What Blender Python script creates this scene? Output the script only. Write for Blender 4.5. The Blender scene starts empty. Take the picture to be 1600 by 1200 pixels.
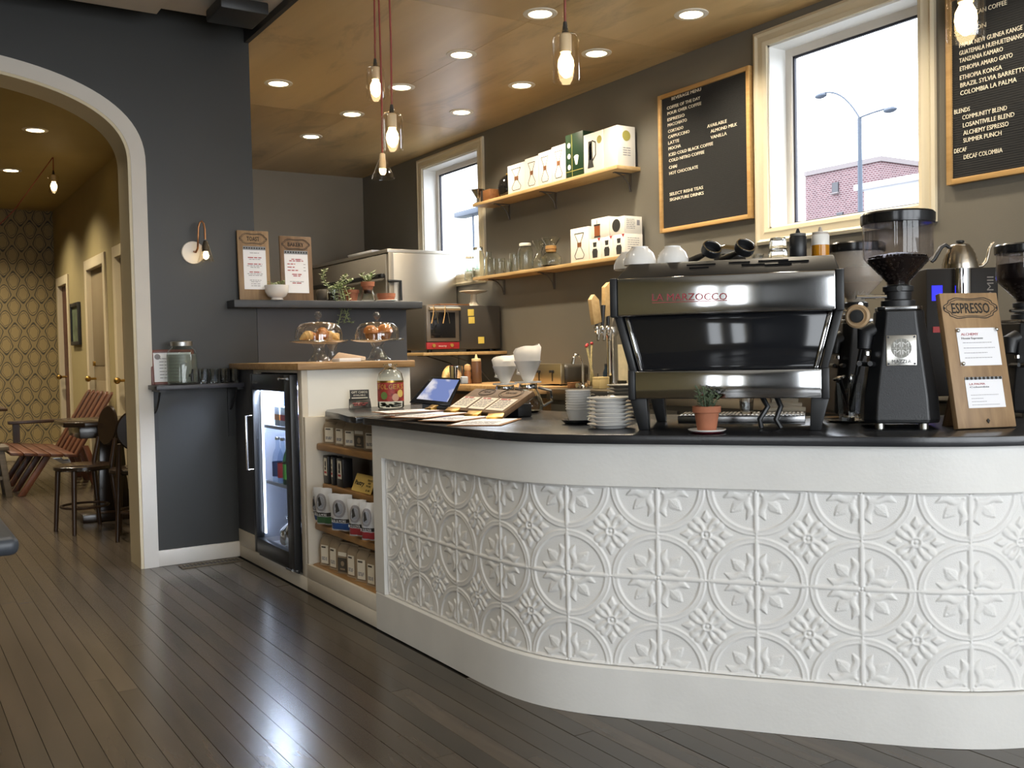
import bpy, bmesh, math, random
import numpy as np
from mathutils import Matrix, Vector
random.seed(7); R_ = np.random.RandomState(3)
SC = bpy.context.scene; COL = SC.collection
PI = math.pi

# ------------------------------------------------------------------ camera, sky, exposure
FPX, YAW, PITCH, ROLL, EYE = 1539.0, .57168, .03270, -.021304, 1.15
def _axes():
    cy, sy, cp, sp, cr, sr = math.cos(YAW), math.sin(YAW), math.cos(PITCH), math.sin(PITCH), math.cos(ROLL), math.sin(ROLL)
    f = Vector((sy*cp, cy*cp, -sp)); r = Vector((cy, -sy, 0)); u = r.cross(f)
    return cr*r + sr*u, -sr*r + cr*u, f
RIGHT, UP, FWD = _axes()
CAMP = Vector((0, 0, EYE))
cd = bpy.data.cameras.new('camera'); cam = bpy.data.objects.new('camera', cd); COL.objects.link(cam)
cd.sensor_fit = 'HORIZONTAL'; cd.sensor_width = 36; cd.lens = FPX/1600*36; cd.clip_start = .05
cam.matrix_world = Matrix(((RIGHT.x, UP.x, -FWD.x, CAMP.x), (RIGHT.y, UP.y, -FWD.y, CAMP.y), (RIGHT.z, UP.z, -FWD.z, CAMP.z), (0, 0, 0, 1)))
SC.camera = cam
SKY = 5.4
w = bpy.data.worlds.new('sky'); SC.world = w; w.use_nodes = True
bg = w.node_tree.nodes['Background']; bg.inputs[0].default_value = (.90, .95, 1, 1); bg.inputs[1].default_value = SKY
SC.view_settings.view_transform = 'Standard'; SC.view_settings.look = 'None'
SC.view_settings.exposure = 0.6; SC.view_settings.gamma = 1; SC.view_settings.use_curve_mapping = False
SC.cycles.use_denoising = True; SC.cycles.sample_clamp_indirect = 6; SC.cycles.caustics_reflective = False; SC.cycles.caustics_refractive = False
SC.cycles.transparent_max_bounces = 24; SC.cycles.max_bounces = 10
def area(name, loc, look, sx, sy, power, col, portal=False, spread=PI):
    l = bpy.data.lights.new(name, 'AREA'); l.shape = 'RECTANGLE'; l.size = sx; l.size_y = sy; l.energy = power; l.color = col; l.spread = spread
    if portal: l.cycles.is_portal = True
    o = bpy.data.objects.new(name, l); COL.objects.link(o); o.location = loc
    o.rotation_euler = Vector(look).to_track_quat('-Z', 'Z').to_euler(); return o
# daylight openings: portals of the sky in the street windows and the shop front behind the camera
area('front_window_portal', (1.2, -2.62, 1.5), (0, 1, 0), 5.4, 2.5, 1, (1, 1, 1), True)
area('side_window_portal', (-3.19, -1.6, 1.5), (1, 0, 0), 1.6, 2.0, 1, (1, 1, 1), True)
area('street_window_portal', (4.46, 3.43, 2.32), (-1, 0, 0), .95, 1.0, 1, (1, 1, 1), True)
area('street_window_portal', (4.46, 7.58, 2.32), (-1, 0, 0), .95, 1.0, 1, (1, 1, 1), True)
WARM = (1.0, .87, .67)
def point(name, loc, power, col=WARM, r=.03):
    l = bpy.data.lights.new(name, 'POINT'); l.energy = power; l.color = col; l.shadow_soft_size = r
    o = bpy.data.objects.new(name, l); COL.objects.link(o); o.location = loc; return o
def spot(name, loc, power, ang=1.9, blend=.7, col=WARM, r=.05):
    l = bpy.data.lights.new(name, 'SPOT'); l.energy = power; l.color = col; l.spot_size = ang; l.spot_blend = blend; l.shadow_soft_size = r
    o = bpy.data.objects.new(name, l); COL.objects.link(o); o.location = loc; return o

# ------------------------------------------------------------------ photograph pixel -> point in the room
def ray(x, y): return RIGHT*(x-800) - UP*(y-600) + FWD*FPX
def onp(x, y, p, n):
    d = ray(x, y); n = Vector(n); return CAMP + d*((Vector(p)-CAMP).dot(n)/d.dot(n))
def onz(x, y, z): return onp(x, y, (0, 0, z), (0, 0, 1))
def onx(x, y, X): return onp(x, y, (X, 0, 0), (1, 0, 0))
def ony(x, y, Y): return onp(x, y, (0, Y, 0), (0, 1, 0))
def mpp(p): return (Vector(p)-CAMP).dot(FWD)/FPX      # metres per pixel at a point

# ------------------------------------------------------------------ materials
def lin(h):
    h = h.lstrip('#'); c = [int(h[i:i+2], 16)/255 for i in (0, 2, 4)]
    return tuple((v/12.92 if v <= .04045 else ((v+.055)/1.055)**2.4) for v in c)
MATS = {}
def nodes_of(name):
    m = bpy.data.materials.new(name); m.use_nodes = True; nt = m.node_tree
    return m, nt, nt.nodes, nt.links, nt.nodes['Principled BSDF']
def mat(name, hexc, rough=.6, metal=0., vary=.0, scale=8., bump=0., bscale=60., stretch=None, spec=.5, objvary=0., emit=None, estr=0, coat=0, aniso=0):
    if name in MATS: return MATS[name]
    m, nt, N, L, b = nodes_of(name); c = lin(hexc) if isinstance(hexc, str) else hexc
    b.inputs['Roughness'].default_value = rough; b.inputs['Metallic'].default_value = metal; b.inputs['Specular IOR Level'].default_value = spec
    b.inputs['Base Color'].default_value = (*c, 1)
    if coat: b.inputs['Coat Weight'].default_value = coat; b.inputs['Coat Roughness'].default_value = .08
    tc = N.new('ShaderNodeTexCoord'); mp = N.new('ShaderNodeMapping'); L.new(tc.outputs['Object'], mp.inputs[0])
    if stretch: mp.inputs['Scale'].default_value = stretch
    if vary or objvary:
        hsv = N.new('ShaderNodeHueSaturation'); hsv.inputs['Color'].default_value = (*c, 1)
        val = None
        if vary:
            n = N.new('ShaderNodeTexNoise'); n.inputs['Scale'].default_value = scale; n.inputs['Detail'].default_value = 6; L.new(mp.outputs[0], n.inputs['Vector'])
            r = N.new('ShaderNodeMapRange'); r.inputs['From Min'].default_value = .25; r.inputs['From Max'].default_value = .75
            r.inputs['To Min'].default_value = 1-vary; r.inputs['To Max'].default_value = 1+vary; L.new(n.outputs[0], r.inputs[0]); val = r.outputs[0]
        if objvary:
            oi = N.new('ShaderNodeObjectInfo'); r2 = N.new('ShaderNodeMapRange'); r2.inputs['To Min'].default_value = 1-objvary; r2.inputs['To Max'].default_value = 1+objvary
            L.new(oi.outputs['Random'], r2.inputs[0])
            if val is not None:
                mu = N.new('ShaderNodeMath'); mu.operation = 'MULTIPLY'; L.new(val, mu.inputs[0]); L.new(r2.outputs[0], mu.inputs[1]); val = mu.outputs[0]
            else: val = r2.outputs[0]
        L.new(val, hsv.inputs['Value']); L.new(hsv.outputs[0], b.inputs['Base Color'])
    if bump:
        n = N.new('ShaderNodeTexNoise'); n.inputs['Scale'].default_value = bscale; n.inputs['Detail'].default_value = 4; L.new(mp.outputs[0], n.inputs['Vector'])
        bp = N.new('ShaderNodeBump'); bp.inputs['Strength'].default_value = bump; bp.inputs['Distance'].default_value = .004; L.new(n.outputs[0], bp.inputs['Height']); L.new(bp.outputs[0], b.inputs['Normal'])
    if emit: b.inputs['Emission Color'].default_value = (*(lin(emit) if isinstance(emit, str) else emit), 1); b.inputs['Emission Strength'].default_value = estr
    MATS[name] = m; return m
def wood(name, c1, c2, rough=.5, scale=3., axis='X', ring=9., objvary=.12, coat=0):
    if name in MATS: return MATS[name]
    m, nt, N, L, b = nodes_of(name); tc = N.new('ShaderNodeTexCoord'); mp = N.new('ShaderNodeMapping')
    s = {'X': (.12, 1, 1), 'Y': (1, .12, 1), 'Z': (1, 1, .12)}[axis]; mp.inputs['Scale'].default_value = s
    oi = N.new('ShaderNodeObjectInfo'); L.new(tc.outputs['Object'], mp.inputs[0])
    ad = N.new('ShaderNodeVectorMath'); ad.operation = 'ADD'; L.new(mp.outputs[0], ad.inputs[0])
    mu = N.new('ShaderNodeMath'); mu.operation = 'MULTIPLY'; mu.inputs[1].default_value = 37; L.new(oi.outputs['Random'], mu.inputs[0]); L.new(mu.outputs[0], ad.inputs[1])
    n = N.new('ShaderNodeTexNoise'); n.inputs['Scale'].default_value = scale*ring; n.inputs['Detail'].default_value = 7; n.inputs['Distortion'].default_value = .6; L.new(ad.outputs[0], n.inputs['Vector'])
    n2 = N.new('ShaderNodeTexNoise'); n2.inputs['Scale'].default_value = scale; n2.inputs['Detail'].default_value = 3; L.new(ad.outputs[0], n2.inputs['Vector'])
    mx = N.new('ShaderNodeMath'); mx.operation = 'ADD'; L.new(n.outputs[0], mx.inputs[0]); L.new(n2.outputs[0], mx.inputs[1])
    cr = N.new('ShaderNodeValToRGB'); cr.color_ramp.elements[0].position = .38; cr.color_ramp.elements[1].position = .66
    cr.color_ramp.elements[0].color = (*lin(c1), 1); cr.color_ramp.elements[1].color = (*lin(c2), 1)
    hf = N.new('ShaderNodeMath'); hf.operation = 'MULTIPLY'; hf.inputs[1].default_value = .5; L.new(mx.outputs[0], hf.inputs[0]); L.new(hf.outputs[0], cr.inputs[0])
    hsv = N.new('ShaderNodeHueSaturation'); L.new(cr.outputs[0], hsv.inputs['Color'])
    r2 = N.new('ShaderNodeMapRange'); r2.inputs['To Min'].default_value = 1-objvary; r2.inputs['To Max'].default_value = 1+objvary; L.new(oi.outputs['Random'], r2.inputs[0]); L.new(r2.outputs[0], hsv.inputs['Value'])
    L.new(hsv.outputs[0], b.inputs['Base Color']); b.inputs['Roughness'].default_value = rough
    if coat: b.inputs['Coat Weight'].default_value = coat
    MATS[name] = m; return m
def glass(name, tint=(1, 1, 1), refl=.9, ior=1.45, rough=.0):
    if name in MATS: return MATS[name]
    m = bpy.data.materials.new(name); m.use_nodes = True; nt = m.node_tree; N = nt.nodes; L = nt.links
    N.remove(N['Principled BSDF']); out = N['Material Output']
    t = N.new('ShaderNodeBsdfTransparent'); t.inputs[0].default_value = (*tint, 1); g = N.new('ShaderNodeBsdfGlossy'); g.inputs['Roughness'].default_value = rough; g.inputs[0].default_value = (refl, refl, refl, 1)
    f = N.new('ShaderNodeFresnel'); f.inputs[0].default_value = ior; mx = N.new('ShaderNodeMixShader')
    ge = N.new('ShaderNodeNewGeometry'); mu = N.new('ShaderNodeMath'); mu.operation = 'MULTIPLY_ADD'; mu.inputs[1].default_value = -1; mu.inputs[2].default_value = 1; L.new(ge.outputs['Backfacing'], mu.inputs[0])
    m2 = N.new('ShaderNodeMath'); m2.operation = 'MULTIPLY'; L.new(f.outputs[0], m2.inputs[0]); L.new(mu.outputs[0], m2.inputs[1]); L.new(m2.outputs[0], mx.inputs[0]); L.new(t.outputs[0], mx.inputs[1]); L.new(g.outputs[0], mx.inputs[2]); L.new(mx.outputs[0], out.inputs[0])
    MATS[name] = m; return m
def realglass(name, hexc='#ffffff', ior=1.47):
    if name in MATS: return MATS[name]
    m, nt, N, L, b = nodes_of(name); b.inputs['Base Color'].default_value = (*lin(hexc), 1); b.inputs['Roughness'].default_value = 0; b.inputs['IOR'].default_value = ior; b.inputs['Transmission Weight'].default_value = 1
    MATS[name] = m; return m
def milky(name, tint, hexc, f):
    if name in MATS: return MATS[name]
    m, nt, N, L, b = nodes_of(name); b.inputs['Base Color'].default_value = (*lin(hexc), 1); b.inputs['Roughness'].default_value = .25
    t = N.new('ShaderNodeBsdfTransparent'); t.inputs[0].default_value = (*tint, 1); mx = N.new('ShaderNodeMixShader'); mx.inputs[0].default_value = f
    L.new(t.outputs[0], mx.inputs[1]); L.new(b.outputs[0], mx.inputs[2]); L.new(mx.outputs[0], N['Material Output'].inputs[0]); MATS[name] = m; return m
def glow(name, col, s):
    if name in MATS: return MATS[name]
    m = bpy.data.materials.new(name); m.use_nodes = True; N = m.node_tree.nodes; L = m.node_tree.links; N.remove(N['Principled BSDF'])
    e = N.new('ShaderNodeEmission'); e.inputs[0].default_value = (*col, 1); e.inputs[1].default_value = s; L.new(e.outputs[0], N['Material Output'].inputs[0]); MATS[name] = m; return m

# ------------------------------------------------------------------ mesh building
class G:
    def __init__(s): s.v = []; s.f = []; s.M = None
    def add(s, vs, fs):
        o = len(s.v)
        if s.M is not None: vs = [s.M @ Vector(p) for p in vs]
        s.v += [tuple(p) for p in vs]; s.f += [tuple(i+o for i in f) for f in fs]; return s
    def box(s, x0, x1, y0, y1, z0, z1):
        return s.add([(x0,y0,z0),(x1,y0,z0),(x1,y1,z0),(x0,y1,z0),(x0,y0,z1),(x1,y0,z1),(x1,y1,z1),(x0,y1,z1)],
                     [(0,3,2,1),(4,5,6,7),(0,1,5,4),(1,2,6,5),(2,3,7,6),(3,0,4,7)])
    def cbox(s, c, d): return s.box(c[0]-d[0]/2, c[0]+d[0]/2, c[1]-d[1]/2, c[1]+d[1]/2, c[2]-d[2]/2, c[2]+d[2]/2)
    def frustum(s, z0, a0, z1, a1):   # a = (x0,x1,y0,y1) at z
        vs = [(a[i], a[j], z) for z, a in ((z0, a0), (z1, a1)) for i, j in ((0,2),(1,2),(1,3),(0,3))]
        return s.add(vs, [(0,3,2,1),(4,5,6,7),(0,1,5,4),(1,2,6,5),(2,3,7,6),(3,0,4,7)])
    def lathe(s, prof, n=24, c=(0,0,0), sx=1, sy=1, cap0=True, cap1=True):
        vs = []; fs = []
        for r, z in prof:
            for k in range(n):
                a = 2*PI*k/n; vs.append((c[0]+r*sx*math.cos(a), c[1]+r*sy*math.sin(a), c[2]+z))
        for i in range(len(prof)-1):
            for k in range(n):
                k2 = (k+1) % n; fs.append((i*n+k, i*n+k2, (i+1)*n+k2, (i+1)*n+k))
        if cap0 and prof[0][0] > 1e-5: fs.append(tuple(range(n))[::-1])
        if cap1 and prof[-1][0] > 1e-5: fs.append(tuple((len(prof)-1)*n+k for k in range(n)))
        return s.add(vs, fs)
    def cyl(s, c, r, h, n=20, r2=None): return s.lathe([(r, 0), (r if r2 is None else r2, h)], n, c)
    def sph(s, c, r, n=14, m=9):
        r = (r,)*3 if not hasattr(r, '__len__') else r
        pr = [(max(1e-6, math.sin(PI*i/m)), -math.cos(PI*i/m)) for i in range(m+1)]
        vs = []; fs = []
        for q, z in pr:
            for k in range(n):
                a = 2*PI*k/n; vs.append((c[0]+r[0]*q*math.cos(a), c[1]+r[1]*q*math.sin(a), c[2]+r[2]*z))
        for i in range(m):
            for k in range(n):
                k2 = (k+1) % n; fs.append((i*n+k, i*n+k2, (i+1)*n+k2, (i+1)*n+k))
        return s.add(vs, fs)
    def tube(s, pts, r, n=8, cap=True, flat=1.0):
        pts = [Vector(p) for p in pts]; m = len(pts); rs = r if hasattr(r, '__len__') else [r]*m
        vs = []; fs = []; up = None
        for i, p in enumerate(pts):
            t = (pts[min(i+1, m-1)]-pts[max(i-1, 0)]).normalized()
            if up is None: up = Vector((0,0,1)) if abs(t.z) < .9 else Vector((1,0,0))
            a = t.cross(up); a = a.normalized() if a.length > 1e-6 else t.orthogonal().normalized(); b = a.cross(t).normalized(); up = b
            for k in range(n):
                q = 2*PI*k/n; vs.append(p + a*(rs[i]*math.cos(q)) + b*(rs[i]*flat*math.sin(q)))
        for i in range(m-1):
            for k in range(n):
                k2 = (k+1) % n; fs.append((i*n+k, i*n+k2, (i+1)*n+k2, (i+1)*n+k))
        if cap: fs.append(tuple(range(n))[::-1]); fs.append(tuple((m-1)*n+k for k in range(n)))
        return s.add(vs, fs)
    def prism(s, poly, z0, z1):     # polygon in xy, extruded in z
        n = len(poly); vs = [(p[0], p[1], z0) for p in poly] + [(p[0], p[1], z1) for p in poly]
        return s.add(vs, [tuple(range(n))[::-1], tuple(range(n, 2*n))] + [(i, (i+1) % n, n+(i+1) % n, n+i) for i in range(n)])
    def prismy(s, poly, y0, y1):    # polygon in xz, extruded in y
        n = len(poly); vs = [(p[0], y0, p[1]) for p in poly] + [(p[0], y1, p[1]) for p in poly]
        return s.add(vs, [tuple(range(n)), tuple(range(n, 2*n))[::-1]] + [(i, n+i, n+(i+1) % n, (i+1) % n) for i in range(n)])
    def prismx(s, poly, x0, x1):    # polygon in yz, extruded in x
        n = len(poly); vs = [(x0, p[0], p[1]) for p in poly] + [(x1, p[0], p[1]) for p in poly]
        return s.add(vs, [tuple(range(n))[::-1], tuple(range(n, 2*n))] + [(i, (i+1) % n, n+(i+1) % n, n+i) for i in range(n)])
    def torus(s, c, R, r, axis='z', n=28, m=8, sx=1, sy=1):
        pts = []
        for k in range(n):
            a = 2*PI*k/n; e = (R*sx*math.cos(a), R*sy*math.sin(a)); p = {'z': (e[0], e[1], 0), 'y': (e[0], 0, e[1]), 'x': (0, e[0], e[1])}[axis]
            pts.append(Vector(p)+Vector(c))
        vs = []; fs = []; ax = Vector({'z': (0,0,1), 'y': (0,1,0), 'x': (1,0,0)}[axis])
        for p in pts:
            d = (p-Vector(c)).normalized()
            for j in range(m):
                q = 2*PI*j/m; vs.append(p + d*(r*math.cos(q)) + ax*(r*math.sin(q)))
        for k in range(n):
            k2 = (k+1) % n
            for j in range(m):
                j2 = (j+1) % m; fs.append((k*m+j, k2*m+j, k2*m+j2, k*m+j2))
        return s.add(vs, fs)
def mesh(name, g, smooth=40, bevel=0, seg=2):
    me = bpy.data.meshes.new(name); me.from_pydata(g.v, [], g.f); me.update()
    bm = bmesh.new(); bm.from_mesh(me)
    if bevel:
        bm.normal_update(); es = [e for e in bm.edges if len(e.link_faces) == 2 and e.calc_face_angle(0) > .5]
        bmesh.ops.bevel(bm, geom=es, offset=bevel, segments=seg, affect='EDGES', profile=.5, clamp_overlap=True)
    bmesh.ops.recalc_face_normals(bm, faces=bm.faces); bm.to_mesh(me); bm.free()
    if smooth:
        me.polygons.foreach_set('use_smooth', [True]*len(me.polygons)); me.set_sharp_from_angle(angle=math.radians(smooth))
    return me
def obj(name, g, m, parent=None, smooth=40, bevel=0, seg=2, loc=None, rot=None):
    me = g if isinstance(g, bpy.types.Mesh) else mesh(name, g, smooth, bevel, seg)
    if m is not None and not me.materials: me.materials.append(m)
    o = bpy.data.objects.new(name, me); COL.objects.link(o)
    if parent is not None: o.parent = parent
    if loc is not None: o.location = loc
    if rot is not None: o.rotation_euler = rot
    return o
def tag(o, label, cat=None, group=None, kind=None):
    o['label'] = label
    if cat: o['category'] = cat
    if group: o['group'] = group
    if kind: o['kind'] = kind
    return o
def thing(name, label, cat, loc=(0,0,0), rz=0, group=None, rot=None):
    o = bpy.data.objects.new(name, None); COL.objects.link(o); o.location = loc; o.rotation_euler = rot if rot is not None else (0, 0, rz); o.empty_display_size = .05
    return tag(o, label, cat, group)
def struct(name, g, m, label, parent=None, **k):
    o = obj(name, g, m, parent, **k)
    if parent is None: tag(o, label, None, None, 'structure')
    return o
def dup(root, loc, rz=None, label=None, group=None):
    r = root.copy(); COL.objects.link(r); r.location = loc
    if rz is not None: r.rotation_euler = (0, 0, rz)
    if label: r['label'] = label
    if group: r['group'] = group
    for ch in list(root.children):
        c = ch.copy(); COL.objects.link(c); c.parent = r
        for g2 in list(ch.children): d = g2.copy(); COL.objects.link(d); d.parent = c
    return r
def text(name, s, size, m, parent=None, loc=(0,0,0), rot=(0,0,0), ext=.0006, align='LEFT', sx=1., space=1.):
    cu = bpy.data.curves.new(name, 'FONT'); cu.body = s; cu.size = size; cu.extrude = ext; cu.align_x = align; cu.space_character = space; cu.resolution_u = 2
    t = bpy.data.objects.new(name, cu); COL.objects.link(t); dg = bpy.context.evaluated_depsgraph_get()
    me = bpy.data.meshes.new_from_object(t.evaluated_get(dg)); bpy.data.objects.remove(t); bpy.data.curves.remove(cu)
    me.materials.clear(); me.materials.append(m); me.name = name
    o = bpy.data.objects.new(name, me); COL.objects.link(o); o.parent = parent; o.location = loc; o.rotation_euler = rot; o.scale = (sx, 1, 1)
    return o
# ------------------------------------------------------------------ room shell
WX, DY, BY, HX, HY, CZ, CT = 4.27, 5.65, 9.40, 1.81, 12.82, 2.97, .889
wallgrey = mat('wall_paint_warm_grey', '#6f6b62', .36, vary=.05, scale=3, bump=.12, bscale=220)
wallblue = mat('wall_paint_slate_blue', '#3b3d43', .5, vary=.05, scale=3, bump=.1, bscale=220)
alcovegrey = mat('wall_paint_grey', '#8a8071', .55, vary=.05, scale=3, bump=.12, bscale=220)
charcoal = mat('wall_paint_charcoal', '#2d2d2b', .42, vary=.06, scale=3, bump=.1, bscale=220)
hallpaint = mat('wall_paint_tan', '#a39468', .6, vary=.05, scale=3, bump=.1, bscale=220)
trimwhite = mat('trim_paint_white', '#d2cbc0', .45, vary=.03, scale=5)
trimcream = mat('trim_paint_cream', '#d3c5a4', .45, vary=.03, scale=5)
ceilwhite = mat('ceiling_paint_white', '#b9b1a4', .7, vary=.06, scale=4)
blackpaint = mat('black_paint', '#232323', .45)
# floor: subfloor plus single boards running towards the back of the shop
floorm = wood('floor_board_wood', '#3d372f', '#564c41', .24, 2.2, 'Y', 7, .13)
fl = struct('floor', G().box(-3.2, WX+.2, -2.8, HY+.2, -.08, -.012), mat('subfloor_dark', '#2b2622', .8), 'dark stained narrow wooden strip floor of the coffee shop')
bw = .07; xb = -1.02; row = 0; nb = 0
while xb < 2.86:
    y = .7 - random.random()*1.6; yend = HY if xb < HX-.05 else 3.2 if xb < 2.0 else 2.6
    if xb > 1.70: yend = min(yend, 3.0)
    while y < yend and nb < 299:
        Ln = random.choice((1.9, 2.4, 3.0, 3.6)) * (1.35 if y > 5 else 1.0); y1 = min(y+Ln, yend)
        if y1-y < .5: y1 = yend
        g = G(); t = .0012*random.random()
        g.add([(xb+.0003, y+.0004, -.012), (xb+bw-.0003, y+.0004, -.012), (xb+bw-.0003, y1-.0004, -.012), (xb+.0003, y1-.0004, -.012),
               (xb+.0009, y+.0009, -t), (xb+bw-.0009, y+.0009, -t), (xb+bw-.0009, y1-.0009, -t), (xb+.0009, y1-.0009, -t)],
              [(4,5,6,7),(0,1,5,4),(1,2,6,5),(2,3,7,6),(3,0,4,7)])
        obj('floor_board', g, floorm, fl, smooth=0); nb += 1; y = y1
    xb += bw; row += 1
for x0, x1, y0, y1 in ((-3.2, -1.02, -2.8, HY), (2.86, WX, -2.8, BY), (-1.02, 2.86, -2.8, -.9)):
    obj('floor_margin', G().box(x0, x1, y0, y1, -.012, -.0006), floorm, fl, smooth=0)
# wall with the street windows (X = WX)
WINS = [(2.859, 4.0, 1.727, 2.925), (6.985, 8.165, 1.73, 2.93)]     # outer edges of the casings
def window_hole(y0, y1, z0, z1): return (y0+.085, y1-.098, z0+.085, z1-.088)
g = G(); ys = [-2.8]
for y0, y1, z0, z1 in WINS:
    a, b, c, d = window_hole(y0, y1, z0, z1)
    g.box(WX, WX+.2, ys[-1], a, 0, 3.3); g.box(WX, WX+.2, a, b, 0, c); g.box(WX, WX+.2, a, b, d, 3.3); ys.append(b)
g.box(WX, WX+.2, ys[-1], BY+.2, 0, 3.3)
struct('wall_right', g, wallgrey, 'warm grey painted wall with two street windows behind the bar', smooth=0)
casing = mat('window_casing_paint', '#d2c7ad', .42, vary=.03, scale=6)
reveal = mat('window_reveal_white', '#e9e9e6', .5)
gasket = mat('window_gasket_dark', '#2a2c3a', .5)
pane = glass('window_pane_glass', (.97, .98, 1), .8)
def window(n, y0, y1, z0, z1, label):
    a, b, c, d = window_hole(y0, y1, z0, z1)
    prof = [(0, 0), (.0, .018), (.016, .026), (.03, .018), (.05, .02), (.066, .026), (.0865, .02), (.0865, 0)]   # from outer edge inwards: (offset, projection)
    ring = lambda o, p: [(WX-p, y0+o, z0+o), (WX-p, y1-o*1.13, z0+o), (WX-p, y1-o*1.13, z1-o*1.02), (WX-p, y0+o, z1-o*1.02)]
    g = G(); vs = []; fs = []
    for o, p in prof: vs += ring(o, p)
    for i in range(len(prof)-1):
        for k in range(4): fs.append((i*4+k, i*4+(k+1) % 4, (i+1)*4+(k+1) % 4, (i+1)*4+k))
    g.add(vs, fs)
    root = tag(obj('window_%d' % n, g, casing, None, smooth=25), label, None, None, 'structure')
    g = G()
    g.box(WX-.005, WX+.2, a, a+.012, c, d).box(WX-.005, WX+.2, b-.012, b, c, d).box(WX-.005, WX+.2, a, b, c, c+.012).box(WX-.005, WX+.2, a, b, d-.012, d)
    obj('window_reveal', g, reveal, root, smooth=0)
    g = G(); e = .012; f = .055; x0, x1 = WX+.125, WX+.185
    g.box(x0, x1, a+e, a+f, c+e, d-e).box(x0, x1, b-f, b-e, c+e, d-e).box(x0, x1, a+f, b-f, c+e, c+f-.02).box(x0, x1, a+f, b-f, d-f, d-e)
    obj('window_sash', g, trimwhite, root, smooth=0)
    g = G(); x0, x1 = WX+.137, WX+.152; q = .012
    g.box(x0, x1, a+f, a+f+q, c+f-.02, d-f).box(x0, x1, b-f-q, b-f, c+f-.02, d-f).box(x0, x1, a+f, b-f, d-f-q, d-f).box(x0, x1, a+f, b-f, c+f-.02, c+f-.015)
    obj('window_gasket', g, gasket, root, smooth=0)
    obj('window_pane', G().box(WX+.143, WX+.147, a+f, b-f, c+f-.02, d-f), pane, root, smooth=0)
window(1, *WINS[0], 'big square window with cream moulded casing, brick building beyond')
window(2, *WINS[1], 'far street window partly hidden by the stainless oven')
# dark wall with the arched opening (Y = DY, faces the viewer)
AX, AW, AH, AS, AE = 0.0, 1.272, .54, 2.20, 2.5
def arch(off=0., n=26):      # right side of the opening outline from the floor up and over to the left
    w_, h_ = AW-off, AH-off; pts = [(AX+w_, 0.0), (AX+w_, AS*.55), (AX+w_, AS)]
    for i in range(1, n+1):
        t = PI/2*i/n; pts.append((AX+w_*max(0, math.cos(t))**(2/AE), AS+h_*math.sin(t)**(2/AE)))
    return pts + [(2*AX-x, z) for x, z in pts[::-1][1:]]
A0 = arch(.082); top = 3.5; X0, X1 = -3.2, 1.872
outer = []
for x, z in A0:
    pass
g = G(); n = len(A0); vs = []; fs = []
def outpt(i):
    x, z = A0[i]
    if i < 3: return (X1, z if i else 0)
    if i >= n-3: return (X0, z if i < n-1 else 0)
    t = (i-3)/(n-7); return (X1+(X0-X1)*t, top)
ring = [outpt(i) for i in range(n)]
ring[2] = (X1, AS)
for yy in (DY, DY+.22):
    for i in range(n): vs.append((A0[i][0], yy, A0[i][1])); vs.append((ring[i][0], yy, ring[i][1]))
for s_ in (0, 1):
    for i in range(n-1):
        q = (s_*2*n+2*i, s_*2*n+2*i+1, s_*2*n+2*i+3, s_*2*n+2*i+2); fs.append(q if s_ else q[::-1])
for i in range(n-1): fs.append((2*i, 2*i+2, 2*n+2*i+2, 2*n+2*i)); fs.append((2*i+1, 2*n+2*i+1, 2*n+2*i+3, 2*i+3))
c = len(vs); vs += [(X1, DY, top), (X1, DY+.22, top), (X0, DY, top), (X0, DY+.22, top)]
fs += [(5, 7, c), (2*n+5, c+1, 2*n+7), (5, c, c+1, 2*n+5), (7, 2*n+7, c+1, c)]
k = 2*(n-4)+1; fs += [(k, k+2, c+2), (2*n+k, c+3, 2*n+k+2)]
g.add(vs, fs)
struct('wall_back', g, charcoal, 'charcoal painted wall with a wide white trimmed archway', smooth=0)
# arch casing and jamb lining
def arch_ring(o0, o1, y0, y1):
    a, b = arch(o0), arch(o1); n = len(a); vs = []; fs = []
    for x, z in a: vs.append((x, y0, z))
    for x, z in b: vs.append((x, y0, z))
    for x, z in a: vs.append((x, y1, z))
    for x, z in b: vs.append((x, y1, z))
    for i in range(n-1):
        fs += [(i, i+1, n+i+1, n+i), (2*n+i, 3*n+i, 3*n+i+1, 2*n+i+1), (i, 2*n+i, 2*n+i+1, i+1), (n+i, n+i+1, 3*n+i+1, 3*n+i)]
    fs += [(0, n, 3*n, 2*n), (n-1, 3*n-1, 4*n-1, 2*n-1)]
    return G().add(vs, fs)
tr = struct('trim_1', arch_ring(0, .078, DY-.022, DY), trimwhite, 'white flat casing around the rounded archway', smooth=30, bevel=0)
obj('jamb_lining', arch_ring(.078, .094, DY-.018, DY+.24), trimcream, tr, smooth=30)
obj('rear_casing', arch_ring(0, .078, DY+.22, DY+.24), trimcream, tr, smooth=30)
struct('baseboard_back', G().box(1.27, 1.727, DY-.018, DY, 0, .088), trimwhite, 'white baseboard under the charcoal wall beside the archway', bevel=.003)
# alcove behind the bar and the half wall
struct('wall_alcove', G().box(HX+.06, WX+.2, BY, BY+.15, 0, 3.3), alcovegrey, 'grey end wall of the recess beyond the bar', smooth=0)
hw = struct('wall_partition', G().box(1.874, 2.843, DY-.002, DY+.12, 0, 1.434), mat('wall_paint_dark_grey', '#45464a', .55, vary=.05, scale=3), 'dark grey half wall behind the cake stands', smooth=0)
tag(obj('half_wall_ledge', G().box(1.70, 2.893, DY-.135, DY+.36, 1.434, 1.477), mat('ledge_slate', '#3a3c40', .5, vary=.15, scale=14, bump=.2, bscale=40), None, bevel=.004), 'dark slate ledge slab capping the grey half wall', 'ledge')
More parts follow.
